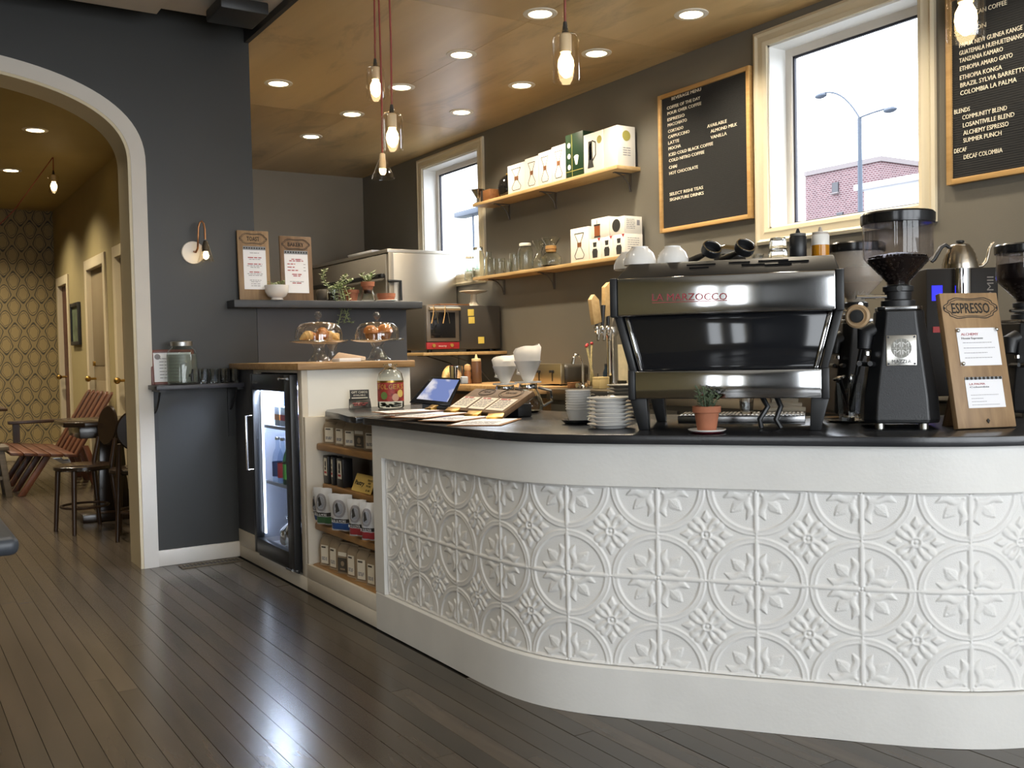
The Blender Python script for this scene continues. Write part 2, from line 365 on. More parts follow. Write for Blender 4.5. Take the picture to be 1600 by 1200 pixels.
# hall beyond the archway
hall = G()
DOORS = [(11.90, 12.52, 2.02), (9.80, 10.66, 2.06), (8.10, 9.24, 2.06)]
ys = BY_ = DY+.22; cur = DY+.22
for y0, y1, h in sorted(DOORS):
    hall.box(HX, HX+.06, cur, y0, 0, 3.3); hall.box(HX, HX+.06, y0, y1, h, 3.3); cur = y1
hall.box(HX, HX+.06, cur, HY+.2, 0, 3.3)
struct('wall_hall_right', hall, hallpaint, 'tan painted hall wall with cream door frames', smooth=0)
struct('wall_hall_left', G().box(-3.3, -3.2, -.85, HY+.2, 0, 3.3).box(-3.3, -3.2, -2.8, -2.35, 0, 3.3).box(-3.3, -3.2, -2.35, -.85, 0, .5).box(-3.3, -3.2, -2.35, -.85, 2.5, 3.3).box(-3.3, -3.2, -1.75, -1.35, .5, 2.5), hallpaint, 'plain wall along the far side of the room', smooth=0)
def wallpaper():
    m, nt, N, L, b = nodes_of('wallpaper_trellis'); b.inputs['Roughness'].default_value = .6
    tc = N.new('ShaderNodeTexCoord'); sx = N.new('ShaderNodeSeparateXYZ'); L.new(tc.outputs['Object'], sx.inputs[0])
    def M(op, a, b_=None, c_=None):
        n = N.new('ShaderNodeMath'); n.operation = op
        for i, v in enumerate((a, b_, c_)):
            if v is None: continue
            if isinstance(v, (int, float)): n.inputs[i].default_value = v
            else: L.new(v, n.inputs[i])
        return n.outputs[0]
    PX, PZ = .195, .30
    u = M('MULTIPLY', sx.outputs[0], 2*PI/PX); v = M('MULTIPLY', sx.outputs[2], 2*PI/PZ)
    c = M('ABSOLUTE', M('ADD', M('COSINE', u), M('COSINE', v)))
    wob = M('MULTIPLY', M('SINE', M('MULTIPLY', v, 3)), .10)
    line = M('LESS_THAN', M('ABSOLUTE', M('SUBTRACT', M('ADD', c, wob), .46)), .15)
    hatch = M('LESS_THAN', M('FRACT', M('MULTIPLY', M('ADD', sx.outputs[2], sx.outputs[0]), 55)), .4)
    web = M('MULTIPLY', M('MULTIPLY', M('LESS_THAN', c, .34), hatch), .45)
    ring = M('MULTIPLY', M('LESS_THAN', M('ABSOLUTE', M('SUBTRACT', M('ADD', c, M('MULTIPLY', M('SINE', M('MULTIPLY', M('ARCTAN2', M('SINE', u), M('SINE', v)), 6)), .10)), 1.02)), .09), .75)
    pat = M('MAXIMUM', M('MAXIMUM', line, web), ring)
    mx = N.new('ShaderNodeMix'); mx.data_type = 'RGBA'; mx.inputs[6].default_value = (*lin('#9f8b5e'), 1); mx.inputs[7].default_value = (*lin('#4a4638'), 1)
    L.new(pat, mx.inputs[0]); L.new(mx.outputs[2], b.inputs['Base Color']); return m
struct('wall_hall_back', G().box(-3.3, HX+.1, HY, HY+.1, 0, 3.3), wallpaper(), 'end wall of the hall in tan trellis wallpaper', smooth=0)
struct('baseboard_hall', G().box(-3.2, HX, HY-.02, HY, 0, .17), trimcream, 'cream baseboard under the trellis wallpaper', bevel=.004)
doorm = mat('door_paint_tan', '#8c7c5f', .5, vary=.04, scale=3); doordark = mat('door_paint_oxblood', '#5a2f24', .45); brass = mat('brass', '#b08d4a', .3, 1)
steel = mat('brushed_steel', '#b9b6b0', .25, 1, vary=.05, scale=30); chrome = mat('chrome', '#d9d9d9', .06, 1)
for i, (y0, y1, h) in enumerate(DOORS):
    lab = ('half open oxblood door at the far end of the hall', 'closed tan hall door with a round brass knob', 'bright doorway in the hall nearest the archway')[i]
    fm = trimcream; t = .095; g = G()
    g.box(HX-.02, HX+.08, y0-t, y0+.004, .001, h+t).box(HX-.02, HX+.08, y1-.004, y1+t, .001, h+t).box(HX-.02, HX+.08, y0+.004, y1-.004, h-.004, h+t)
    d = tag(obj('door_%d' % (i+1), g, fm, None, smooth=0, bevel=.004), lab, None, None, 'structure')
    leaf = G().box(HX+.03, HX+.065, y0+.005, y1-.005, .01, h-.005)
    for z0, z1 in ((.2, .95), (1.1, 1.85)): leaf.box(HX+.025, HX+.031, y0+.12, y1-.12, z0, z1)
    lf = obj('door_leaf', leaf, doordark if i == 0 else doorm, d, bevel=.003)
    kb = G().tube([(HX+.03, y1-.09, .97), (HX-.03, y1-.09, .97)], .012, 8).sph((HX-.045, y1-.09, .97), .03, 12, 8); obj('door_knob', kb, brass, lf)
    if i == 1: obj('deadbolt', G().tube([(HX+.03, y1-.09, 1.12), (HX+.005, y1-.09, 1.12)], .024, 12), brass, lf)
# ceilings
wc = wood('ceiling_plywood', '#a98a58', '#eccf9b', .34, .7, 'Y', 2.6, .05, .0)
def smear(m, s=(1.6, .5, 1), dark=.55):     # dark figure and water marks of the veneer
    nt = m.node_tree; N, L = nt.nodes, nt.links; b = N['Principled BSDF']; src = b.inputs['Base Color'].links[0].from_socket
    tc = N.new('ShaderNodeTexCoord'); mp = N.new('ShaderNodeMapping'); mp.inputs['Scale'].default_value = s; L.new(tc.outputs['Object'], mp.inputs[0])
    n = N.new('ShaderNodeTexNoise'); n.inputs['Scale'].default_value = 1.7; n.inputs['Detail'].default_value = 9; n.inputs['Roughness'].default_value = .66; n.inputs['Distortion'].default_value = 1.1; L.new(mp.outputs[0], n.inputs['Vector'])
    r = N.new('ShaderNodeMapRange'); r.inputs['From Min'].default_value = .54; r.inputs['From Max'].default_value = .74; r.inputs['To Min'].default_value = 1; r.inputs['To Max'].default_value = dark; L.new(n.outputs[0], r.inputs[0])
    h = N.new('ShaderNodeHueSaturation'); L.new(src, h.inputs['Color']); L.new(r.outputs[0], h.inputs['Value']); L.new(h.outputs[0], b.inputs['Base Color'])
smear(wc)
pl = struct('ceiling_1', G().box(1.872, WX+.05, -2.8, BY+.05, CZ+.03, CZ+.06), blackpaint, 'dropped ceiling of stained birch plywood over the bar', smooth=0)
yy = 9.45; 
while yy > -2.8:
    for x0, x1 in ((1.872, 3.09), (3.09, WX)):
        obj('plywood_panel', G().box(x0+.0015, x1-.0015, yy-2.44+.0015, yy-.0015, CZ, CZ+.03), wc, pl, smooth=0)
    yy -= 2.44
struct('trim_2', G().box(1.845, 1.872, -2.8, DY, CZ-.004, 3.35), charcoal, 'dark fascia along the edge of the plywood ceiling', smooth=0)
struct('ceiling_2', G().box(-3.3, 1.845, -2.8, 5.42, 3.005, 3.04).box(-3.3, 1.30, -2.8, 5.40, 2.965, 3.005), ceilwhite, 'white boxed ceiling of the front room', smooth=0)
struct('ceiling_3', G().box(-3.3, HX+.06, DY+.22, HY+.1, 2.93, 3.0), mat('ceiling_paint_tan', '#a8945c', .6, vary=.05, scale=3), 'tan ceiling of the hall', smooth=0)
struct('roof_slab', G().box(-3.4, WX+.2, -2.8, HY+.2, 3.3, 3.4).box(-3.3, 1.9, 5.3, 5.9, 3.45, 3.55), blackpaint, 'roof slab above the ceilings', smooth=0)
# shop front behind the viewer: piers, low wall and three big panes of daylight
g = G().box(-3.3, WX+.2, -2.8, -2.65, 0, .25).box(-3.3, WX+.2, -2.8, -2.65, 2.75, 3.4)
for x0, x1 in ((-3.3, -.9), (.45, .6), (2.1, 2.25), (3.95, WX+.2)): g.box(x0, x1, -2.8, -2.65, .25, 2.75)
struct('wall_front', g, charcoal, 'shop front with tall panes behind the viewer', smooth=0)
# ------------------------------------------------------------------ street outside
struct('ground_street', G().box(4.5, 60, -30, 60, -.2, -.1), mat('asphalt', '#7d7d7d', .9), 'grey street outside the windows', smooth=0)
def brickwall(name, c1, c2, cm, scale):
    m, nt, N, L, b = nodes_of(name); b.inputs['Roughness'].default_value = .9
    tc = N.new('ShaderNodeTexCoord'); mp = N.new('ShaderNodeMapping'); L.new(tc.outputs['Object'], mp.inputs[0]); mp.inputs['Rotation'].default_value = (PI/2, 0, PI/2)
    t = N.new('ShaderNodeTexBrick'); t.inputs['Color1'].default_value = (*lin(c1), 1); t.inputs['Color2'].default_value = (*lin(c2), 1); t.inputs['Mortar'].default_value = (*lin(cm), 1)
    sp = N.new('ShaderNodeSeparateXYZ'); cb = N.new('ShaderNodeCombineXYZ'); L.new(tc.outputs['Object'], sp.inputs[0]); ad = N.new('ShaderNodeMath'); ad.operation = 'ADD'
    L.new(sp.outputs[0], ad.inputs[0]); L.new(sp.outputs[1], ad.inputs[1]); L.new(ad.outputs[0], cb.inputs[0]); L.new(sp.outputs[2], cb.inputs[1]); L.new(cb.outputs[0], t.inputs[0])
    t.inputs['Scale'].default_value = scale; t.inputs['Mortar Size'].default_value = .03; L.new(t.outputs[0], b.inputs['Base Color']); return m
XS = 24.0
P = lambda x, y, X=XS: onx(x, y, X)
a, b, c = P(1258, 270), P(1376, 252), P(1445, 268)
bd = thing('brick_building', 'old brick building with a stepped flat roof seen through the big window', 'building', (XS, b.y, 0))
h0 = b.z
bk = brickwall('brick_courses', '#4a3034', '#5d4144', '#857a7b', 4.2)
rel = lambda p: (p.x-XS, p.y-b.y, p.z)
obj('wall', G().box(0, 9, 0, a.y-b.y, 0, h0), bk, bd, smooth=0)
side = G(); cy = c.y-b.y; side.box(2.0, 9, cy-3, 0, 0, h0-.5); obj('side_wall', side, mat('building_render', '#7a7068', .9), bd, smooth=0)
obj('coping', G().box(-.06, 9, -.06, a.y-b.y, h0, h0+.14), mat('coping_stone', '#6d6666', .9), bd, smooth=0)
for px, py in ((1306, 293), (1313, 340)):
    q = P(px, py); o = obj('window', G().box(-.04, .05, q.y-b.y-.11, q.y-b.y+.11, q.z-.15, q.z+.15), mat('dark_pane', '#2b2b30', .3), bd, smooth=0)
    obj('sill', G().box(-.1, .05, q.y-b.y-.14, q.y-b.y+.14, q.z-.19, q.z-.15), mat('coping_stone', '#6d6666'), o, smooth=0)
q0, q1 = P(1350, 290, 18), P(1440, 275, 18)
wb = thing('white_shed', 'low white building in front of the brick one', 'building', (18, q1.y, 0))
obj('wall', G().box(0, 4, -4, q0.y-q1.y, 0, q0.z-.1), mat('white_render', '#b9b9bd', .8), wb, smooth=0); obj('roof', G().box(-.15, 4.2, -4.1, q0.y-q1.y+.15, q0.z-.1, q0.z+.02), mat('white_render', '#b9b9bd', .8), wb, smooth=0)
def street_lamp(px, py, X, w_, label, double=True):
    top = onx(px, py, X); m = mat('lamp_post_grey', '#39424f', .6)
    r = thing('street_lamp', label, 'street lamp', (X, top.y, -.1))
    H = top.z+.1
    obj('pole', G().lathe([(.05, 0), (.04, H*.6), (.03, H)], 10), m, r)
    if double:
        for s_, q in ((1, onx(px-58, py-38, X)), (-1, onx(px+45, py-15, X))):
            dy, dz = q.y-top.y, q.z-top.z
            a = obj('arm', G().tube([(0, dy*t, H+(dz*(1-(1-t)**2.2))) for t in [i/10 for i in range(11)]], .014, 8), m, r)
            obj('lamp_head', G().sph((0, dy+s_*.03, H+dz-.03), (.06, .11, .04), 10, 6), m, a)
    else:
        obj('lamp_head', G().cbox((0, .1, H+.02), (.4, 1.3, .16)), m, r, bevel=.04)
    return r
street_lamp(1343, 184, 12, .1, 'double armed street lamp post outside the big window')
street_lamp(739, 333, 14, .1, 'shoebox street lamp outside the far window', False)
q = onx(728, 400, 20); bt = thing('street_tree', 'pale green tree beyond the far window', 'tree', (20, q.y, -.1))
obj('trunk', G().cyl((0, 0, 0), .15, 2.2), mat('bark', '#6b6158', .9), bt); g = G()
for i in range(26):
    a = random.uniform(0, 2*PI); r_ = random.uniform(0, .95); g.sph((r_*math.cos(a), r_*math.sin(a)*1.1, 2.5+random.uniform(-.8, 1.3)), random.uniform(.35, .6), 8, 6)
obj('foliage', g, mat('tree_leaves', '#8fb58a', .8, vary=.4, scale=6, bump=1, bscale=9), bt)

# ------------------------------------------------------------------ the bar counter
ctrl = np.array([(1.727, 3.90), (1.727, 3.4), (1.727, 3.1), (1.724, 2.9), (1.735, 2.72), (1.772, 2.59), (1.838, 2.475), (1.945, 2.345), (2.045, 2.222), (2.149, 2.086), (2.262, 1.945), (2.405, 1.765), (2.54, 1.62), (2.68, 1.535), (2.88, 1.46), (3.15, 1.41), (3.6, 1.38), (4.268, 1.37)])
def dense(p, n=2400):
    d = np.r_[0, np.cumsum(np.hypot(*np.diff(p, axis=0).T))]; t = np.linspace(0, d[-1], n)
    q = np.c_[np.interp(t, d, p[:, 0]), np.interp(t, d, p[:, 1])]
    k = np.exp(-.5*(np.arange(-140, 141)/55.)**2); k /= k.sum()
    e = np.r_[2*q[0]-q[140:0:-1], q, 2*q[-1]-q[-2:-142:-1]]
    return np.c_[np.convolve(e[:, 0], k, 'valid'), np.convolve(e[:, 1], k, 'valid')]
CP = dense(ctrl); CSL = np.r_[0, np.cumsum(np.hypot(*np.diff(CP, axis=0).T))]
def cpt(s_, off=0.):       # point at arc length s, offset outwards (towards the customers)
    s_ = np.asarray(s_, float); x = np.interp(s_, CSL, CP[:, 0]); y = np.interp(s_, CSL, CP[:, 1]); e = .004
    tx = np.interp(s_+e, CSL, CP[:, 0])-np.interp(s_-e, CSL, CP[:, 0]); ty = np.interp(s_+e, CSL, CP[:, 1])-np.interp(s_-e, CSL, CP[:, 1]); h = np.hypot(tx, ty)
    return x+ty/h*off, y-tx/h*off
def strip(s0, s1, prof, n=120, cap=True):    # sweep a closed profile [(offset, z)] along the counter face
    S = np.linspace(s0, s1, n); m = len(prof); vs = []; fs = []
    cols = [(cpt(S, o), z) for o, z in prof]
    for i in range(n):
        for (xy, z) in cols: vs.append((xy[0][i], xy[1][i], z))
    for i in range(n-1):
        for k in range(m): k2 = (k+1) % m; fs.append((i*m+k, (i+1)*m+k, (i+1)*m+k2, i*m+k2))
    if cap: fs.append(tuple(range(m))); fs.append(tuple((n-1)*m+k for k in range(m))[::-1])
    return G().add(vs, fs)
SEND = CSL[-1]
sY = lambda y: float(np.interp(-y, -CP[:800, 1], CSL[:800]))     # arc length at a Y on the straight part
S0, SP = sY(3.775), sY(3.69)
cwhite = mat('counter_paint_white', '#dddcd8', .42, vary=.05, scale=6, bump=.12, bscale=90)
tin = mat('pressed_tin_white', '#e2e1de', .36, bump=.35, bscale=420)
counter = thing('bar_counter', 'curved white bar counter faced with embossed floral tin tiles', 'counter', (0, 0, 0))
obj('base_board', strip(S0, SEND, [(0, 0), (0, .152), (-.006, .158), (-.05, .158), (-.05, 0)]), cwhite, counter, smooth=25)
obj('fascia_board', strip(S0, SEND, [(0, .726), (0, .86), (-.05, .86), (-.05, .726)]), cwhite, counter, smooth=25)
obj('end_stile', strip(S0, SP, [(0, .158), (0, .726), (-.05, .726), (-.05, .158)], 6), cwhite, counter, smooth=25)
obj('core_panel', strip(S0, SEND, [(-.035, .1), (-.035, .8), (-.06, .8), (-.06, .1)]), cwhite, counter, smooth=25)
# embossed tile relief as a height field over one square repeat (u, v in -.5 .. .5)
def relief(n):
    t = np.linspace(-.5, .5, n); U, V = np.meshgrid(t, t); h = np.zeros_like(U)
    sm = lambda d, w: np.clip(1-np.abs(d)/w, 0, 1)            # ridge at d = 0
    rnd = lambda d, w: np.sqrt(np.clip(1-(d/w)**2, 0, 1))
    au, av = np.abs(U), np.abs(V); cu, cv = .5-au, .5-av; rc = np.hypot(cu, cv)      # distance from the nearest corner
    # double ring around each corner
    h = np.maximum(h, .55*rnd(rc-.458, .040)*(rc < .497)); h = np.maximum(h, .75*rnd(rc-.438, .012)); h = np.maximum(h, .75*rnd(rc-.482, .010))
    # centre flower: ring, boss, four bent petals pairs, four buds
    r = np.hypot(U, V); th = np.arctan2(V, U)
    h = np.maximum(h, 1.0*rnd(r-.047, .014)); h = np.maximum(h, .9*rnd(r, .022))
    a4 = np.abs(((th+PI/4) % (PI/2))-PI/4)                     # angle from the nearest axis
    d4 = PI/4-a4                                              # angle from the nearest diagonal
    ax = r*np.cos(a4); ay = r*np.sin(a4)
    bud = rnd(ay, np.maximum(.001, .050*np.clip((ax-.13)/.05, 0, 1)*np.clip((.262-ax)/.075, 0, 1)**.8)); bud[(ax < .13) | (ax > .262)] = 0
    h = np.maximum(h, .95*bud*(1-.35*sm(ay, .006)))
    dx = r*np.cos(d4); dy_ = r*np.sin(d4)
    for sgn in (1,):
        cx = .168; lob = np.hypot((dx-cx)/1.2, dy_-.034)
        h = np.maximum(h, .85*rnd(lob, .040))
        stem_ = rnd(dy_-.018-.22*np.clip(dx-.06, 0, 1)*0-.022*np.sin((dx-.06)*24), .025)*((dx > .055) & (dx < .175)); h = np.maximum(h, .8*stem_)
    # corner leaf sprays (palmettes)
    pd = (cu+cv)/math.sqrt(2); qd = np.abs(cu-cv)/math.sqrt(2)
    wl = .062*np.clip((pd-.12)/.12, 0, 1)**.8*np.clip((.345-pd)/.085, 0, 1)**.7; leaf = rnd(qd, np.maximum(wl, 1e-3)); leaf[(pd < .12) | (pd > .345)] = 0
    h = np.maximum(h, .62*leaf); h = h - .28*sm(qd, .012)*((pd > .15) & (pd < .315))
    h = np.maximum(h, .75*rnd(qd, .014)*((pd > .07) & (pd < .30)))
    q_ = np.minimum(cu, cv); p_ = np.maximum(cu, cv)             # side curls hugging the beads
    path = .070+.024*np.sin((p_-.06)*24)+np.clip(p_-.22, 0, 1)*.25; curl = rnd(q_-path, .037*np.clip((p_-.05)/.05, .3, 1)*np.clip((.32-p_)/.05, 0, 1)+1e-3); curl[(p_ < .05) | (p_ > .32)] = 0
    h = np.maximum(h, .8*curl)
    # bead along the edges, studs where the rings touch
    e = np.minimum(cu, cv); along = np.where(cu < cv, av, au)
    bead = rnd(e, .025)*(np.abs(along) > .035)*(along < .475); h = np.maximum(h, .95*bead**.7)
    for (x, y) in ((.5, 0), (0, .5)):
        for o in (0, .034):
            h = np.maximum(h, .95*rnd(np.hypot(au-x+0*o, av-y) if not o else np.minimum(np.hypot(au-x, av-.034), np.hypot(au-.034, av-y)), .013 if o == 0 else .009))
    h = np.maximum(h, 1.0*rnd(np.hypot(cu, cv), .02)); 
    h[(np.minimum(cu, cv) < .03) & (along < .05) & (h < .3)] = .12
    return h
TS = .2815; NT = 112; RH = relief(NT); TB = SP+.018
S_1187 = None
NTILES = 13
sedge = [max(SP+.004, .1965+.2968*i) for i in range(NTILES+1)]
for i in range(NTILES):
    for j in range(2):
        S = np.linspace(sedge[i], sedge[i+1], NT); Z = np.linspace(.160+TS*j, .160+TS*(j+1), NT)
        off = -.0215+.0062*RH
        ss = np.broadcast_to(S, (NT, NT)); x, y = cpt(S, 0); x1, y1 = cpt(S, 1.0); nx, ny = x1-x, y1-y
        vx = x[None, :]+nx[None, :]*off; vy = y[None, :]+ny[None, :]*off; vz = np.broadcast_to(Z[:, None], (NT, NT))
        me = bpy.data.meshes.new('tin_tile'); nv = NT*NT; me.vertices.add(nv); me.vertices.foreach_set('co', np.stack([vx, vy, vz], -1).astype(np.float32).ravel())
        idx = np.arange(nv).reshape(NT, NT); q = np.stack([idx[:-1, :-1], idx[:-1, 1:], idx[1:, 1:], idx[1:, :-1]], -1).reshape(-1, 4); nf = len(q)
        me.loops.add(nf*4); me.loops.foreach_set('vertex_index', q.ravel().astype(np.int32)); me.polygons.add(nf); me.polygons.foreach_set('loop_start', (np.arange(nf)*4).astype(np.int32)); me.polygons.foreach_set('loop_total', np.full(nf, 4, np.int32))
        me.update(calc_edges=True); me.polygons.foreach_set('use_smooth', np.ones(nf, bool)); obj('tin_tile', me, tin, counter)
# worktop: dark soapstone slab following the curve with an overhang, and the lower register top beside it
stone = mat('soapstone_black', '#26272a', .22, vary=.25, scale=9, bump=.06, bscale=120)
S = np.linspace(S0-.02, SEND, 150); fx, fy = cpt(S, .032); back = []
ix, iy = cpt(S, -.72)
poly = [(float(a), float(b)) for a, b in zip(fx, fy)]
inner = [(4.26, 2.0), (3.35, 2.05), (3.0, 2.3), (2.72, 2.75), (2.5, 3.2), (2.42, 3.865)]
tag(obj('bar_worktop', G().prism(poly+inner, .86, CT), stone, None, bevel=.003, smooth=30), 'black soapstone worktop with a curved edge along the white counter', 'worktop')
# ------------------------------------------------------------------ helpers for print and placing
def wm(o):
    m = Matrix.LocRotScale(o.location, o.rotation_euler, o.scale); return wm(o.parent) @ m if o.parent else m
def put_text(s, p0, p1, h, m, parent, name='lettering', up=(0,0,1), ext=.0006, lift=.0008, nrm=None, bold=0.):
    p0, p1 = Vector(p0), Vector(p1); x = (p1-p0); L_ = x.length; x.normalize(); y = Vector(up); y = (y-x*y.dot(x)).normalized(); z = x.cross(y)
    cu = bpy.data.curves.new(name, 'FONT'); cu.body = s; cu.size = 1; cu.extrude = 0; cu.resolution_u = 2; cu.offset = bold
    t = bpy.data.objects.new(name, cu); me = t.to_mesh().copy(); bpy.data.objects.remove(t); bpy.data.curves.remove(cu)
    co = np.empty(len(me.vertices)*3, np.float32); me.vertices.foreach_get('co', co); co = co.reshape(-1, 3); lo, hi = co.min(0), co.max(0)
    co[:, 0] = (co[:, 0]-lo[0])/(hi[0]-lo[0])*L_; co[:, 1] = co[:, 1]/.70*h; co[:, 2] = 0
    W_ = Matrix(((x.x, y.x, z.x, p0.x+z.x*lift), (x.y, y.y, z.y, p0.y+z.y*lift), (x.z, y.z, z.z, p0.z+z.z*lift), (0,0,0,1)))
    if parent is not None: W_ = wm(parent).inverted() @ W_
    R3 = np.array(W_.to_3x3()); co = co @ R3.T + np.array(W_.translation); me.vertices.foreach_set('co', co.astype(np.float32).ravel())
    bm = bmesh.new(); bm.from_mesh(me)
    if ext:
        r = bmesh.ops.extrude_face_region(bm, geom=bm.faces[:]); zl = W_.to_3x3() @ Vector((0, 0, 1))
        bmesh.ops.translate(bm, vec=zl*ext, verts=[e for e in r['geom'] if isinstance(e, bmesh.types.BMVert)]); bmesh.ops.recalc_face_normals(bm, faces=bm.faces)
    bm.to_mesh(me); bm.free(); me.name = name; me.materials.clear(); me.materials.append(m)
    o = bpy.data.objects.new(name, me); COL.objects.link(o); o.parent = parent; return o
class Face:      # a flat face with its own frame: origin, right, up; build flat print on it
    def __init__(s, o, x, y, parent, lift=.0008):
        s.o, s.x = Vector(o), Vector(x).normalized(); s.y = Vector(y).normalized(); s.z = s.x.cross(s.y); s.p = parent; s.lift = lift; s.inv = wm(parent).inverted() if parent else Matrix()
    def pt(s, a, b, d=0): return s.o + s.x*a + s.y*b + s.z*(s.lift+d)
    def loc(s, a, b, d=0): return s.inv @ s.pt(a, b, d)
    def poly(s, g, pts, t=.0006):       # thin raised outline
        n = len(pts); vs = [s.loc(a, b, 0) for a, b in pts] + [s.loc(a, b, t) for a, b in pts]
        g.add(vs, [tuple(range(n, 2*n))] + [(i, (i+1) % n, n+(i+1) % n, n+i) for i in range(n)]); return g
    def rect(s, g, a0, a1, b0, b1, t=.0006): return s.poly(g, [(a0, b0), (a1, b0), (a1, b1), (a0, b1)], t)
    def line(s, g, pts, w_, t=.0006, closed=False):
        m = len(pts)
        for i in range(m if closed else m-1):
            (a, b), (c, d) = pts[i], pts[(i+1) % m]; L_ = math.hypot(c-a, d-b) or 1e-9; nx, ny = -(d-b)/L_*w_/2, (c-a)/L_*w_/2; ex, ey = (c-a)/L_*w_*.25, (d-b)/L_*w_*.25
            s.poly(g, [(a-ex+nx, b-ey+ny), (a-ex-nx, b-ey-ny), (c+ex-nx, d+ey-ny), (c+ex+nx, d+ey+ny)], t)
        return g
    def text(s, t, a, b, w_, h, m, **k): return put_text(t, s.pt(a, b, 0)-s.z*s.lift, s.pt(a+w_, b, 0)-s.z*s.lift, h, m, s.p, up=s.y, lift=max(.0008, s.lift), **k)
    def out(s, name, g, m, parent=None): return obj(name, g, m, parent if parent is not None else s.p, smooth=0)
def disc(a, b, r, n=24, sx=1, sy=1): return [(a+r*sx*math.cos(2*PI*k/n), b+r*sy*math.sin(2*PI*k/n)) for k in range(n)]
def scribble(f, g, a0, a1, b, h, seed=0):     # a line of print too small to read: word-sized dashes
    rr = random.Random(seed*77+int(b*1e5)); x = a0
    while x < a1-.002:
        l = min(rr.uniform(1.6, 4.5)*h, a1-x); f.rect(g, x, x+l, b, b+h*.62, .0003); x += l+h*.7
ink = mat('ink_black', '#2a2724', .7); inkred = mat('ink_red', '#a8393c', .7); inkgrey = mat('ink_grey', '#8d8a8d', .8); inkbrown = mat('burnt_brown', '#33271c', .8)
paper = mat('paper_white', '#efeff2', .8); paperwarm = mat('paper_warm', '#eee4d6', .8)

# ------------------------------------------------------------------ recessed lights and pendants
lens = glow('lamp_lens', (1.0, .80, .50), 9.0)
bulbm = glow('bulb_filament_glow', (1.0, .74, .38), 9.0)
canwhite = mat('can_trim_white', '#e8e0cf', .4)
def downlight(name, p, z, label, power, grp):
    r = thing(name, label, 'ceiling light', (p.x, p.y, z), group=grp)
    obj('trim_ring', G().lathe([(.062, -.001), (.064, -.006), (.092, -.004), (.094, 0)], 28, cap0=False, cap1=False), canwhite, r)
    obj('light_disc', G().lathe([(.063, -.0035), (.0001, -.0035)], 28), lens, r)
    l = spot('downlight_and_fill', (0, 0, -.03), power, 2.3, .9); l.parent = r; return r
DL = [(435,130,'plywood ceiling light nearest the archway wall'), (486,213,'farthest plywood ceiling light, near the recess wall'), (550,178,'plywood ceiling light second from the recess end'),
      (627,136,'plywood ceiling light beside the cluster of pendant cords'), (721,85,'middle row plywood ceiling light over the espresso side'), (844,21,'middle row plywood ceiling light nearest the viewer'),
      (721,175,'wall row plywood ceiling light nearest the far window'), (815,133,'wall row plywood ceiling light above the upper shelf'), (932,83,'wall row plywood ceiling light between shelf and menu board'), (1080,22,'wall row plywood ceiling light above the beverage menu')]
for x, y, lab in DL:
    downlight('recessed_light', onz(x, y, CZ), CZ, lab, 52, 'recessed lights in the plywood ceiling')
for x, y in ((3.78, 3.2), (3.07, 3.6), (3.07, 2.6), (3.78, 2.4)): spot('downlight_and_fill', (x, y, CZ-.03), 34, 2.3, .9)      # the rows go on outside the frame
for x, y, lab in ((55,203,'hall ceiling light nearer the archway'), (17,266,'hall ceiling light farther down the hall')):
    downlight('recessed_light', onz(x, y, 2.93), 2.93, lab, 85, 'recessed lights in the hall ceiling')
for x, y in ((1.07, 11.7), (1.05, 6.75), (-.3, 8.2), (-.3, 10.0), (-.3, 11.8)): spot('downlight_and_fill', (x, y, 2.9), 85, 2.3, .9)  # unseen hall spots; the one by the archway added to brighten the jamb
for x, y in ((.3, 4.1), (1.15, 3.9), (.3, 3.0), (.9, 2.9), (-.7, 3.6), (-.7, 2.2)): spot('downlight_and_fill', (x, y, 2.94), 15, 2.4, .9)      # unseen spots added above the viewer as warm fill
cordred = mat('cord_red', '#8c3a2e', .6); plug = mat('cork_black', '#1f1d1b', .6); socket = mat('socket_cream', '#d8c2a2', .4); shade = glass('shade_glass', (1, .98, .94), 1.0, 1.75)
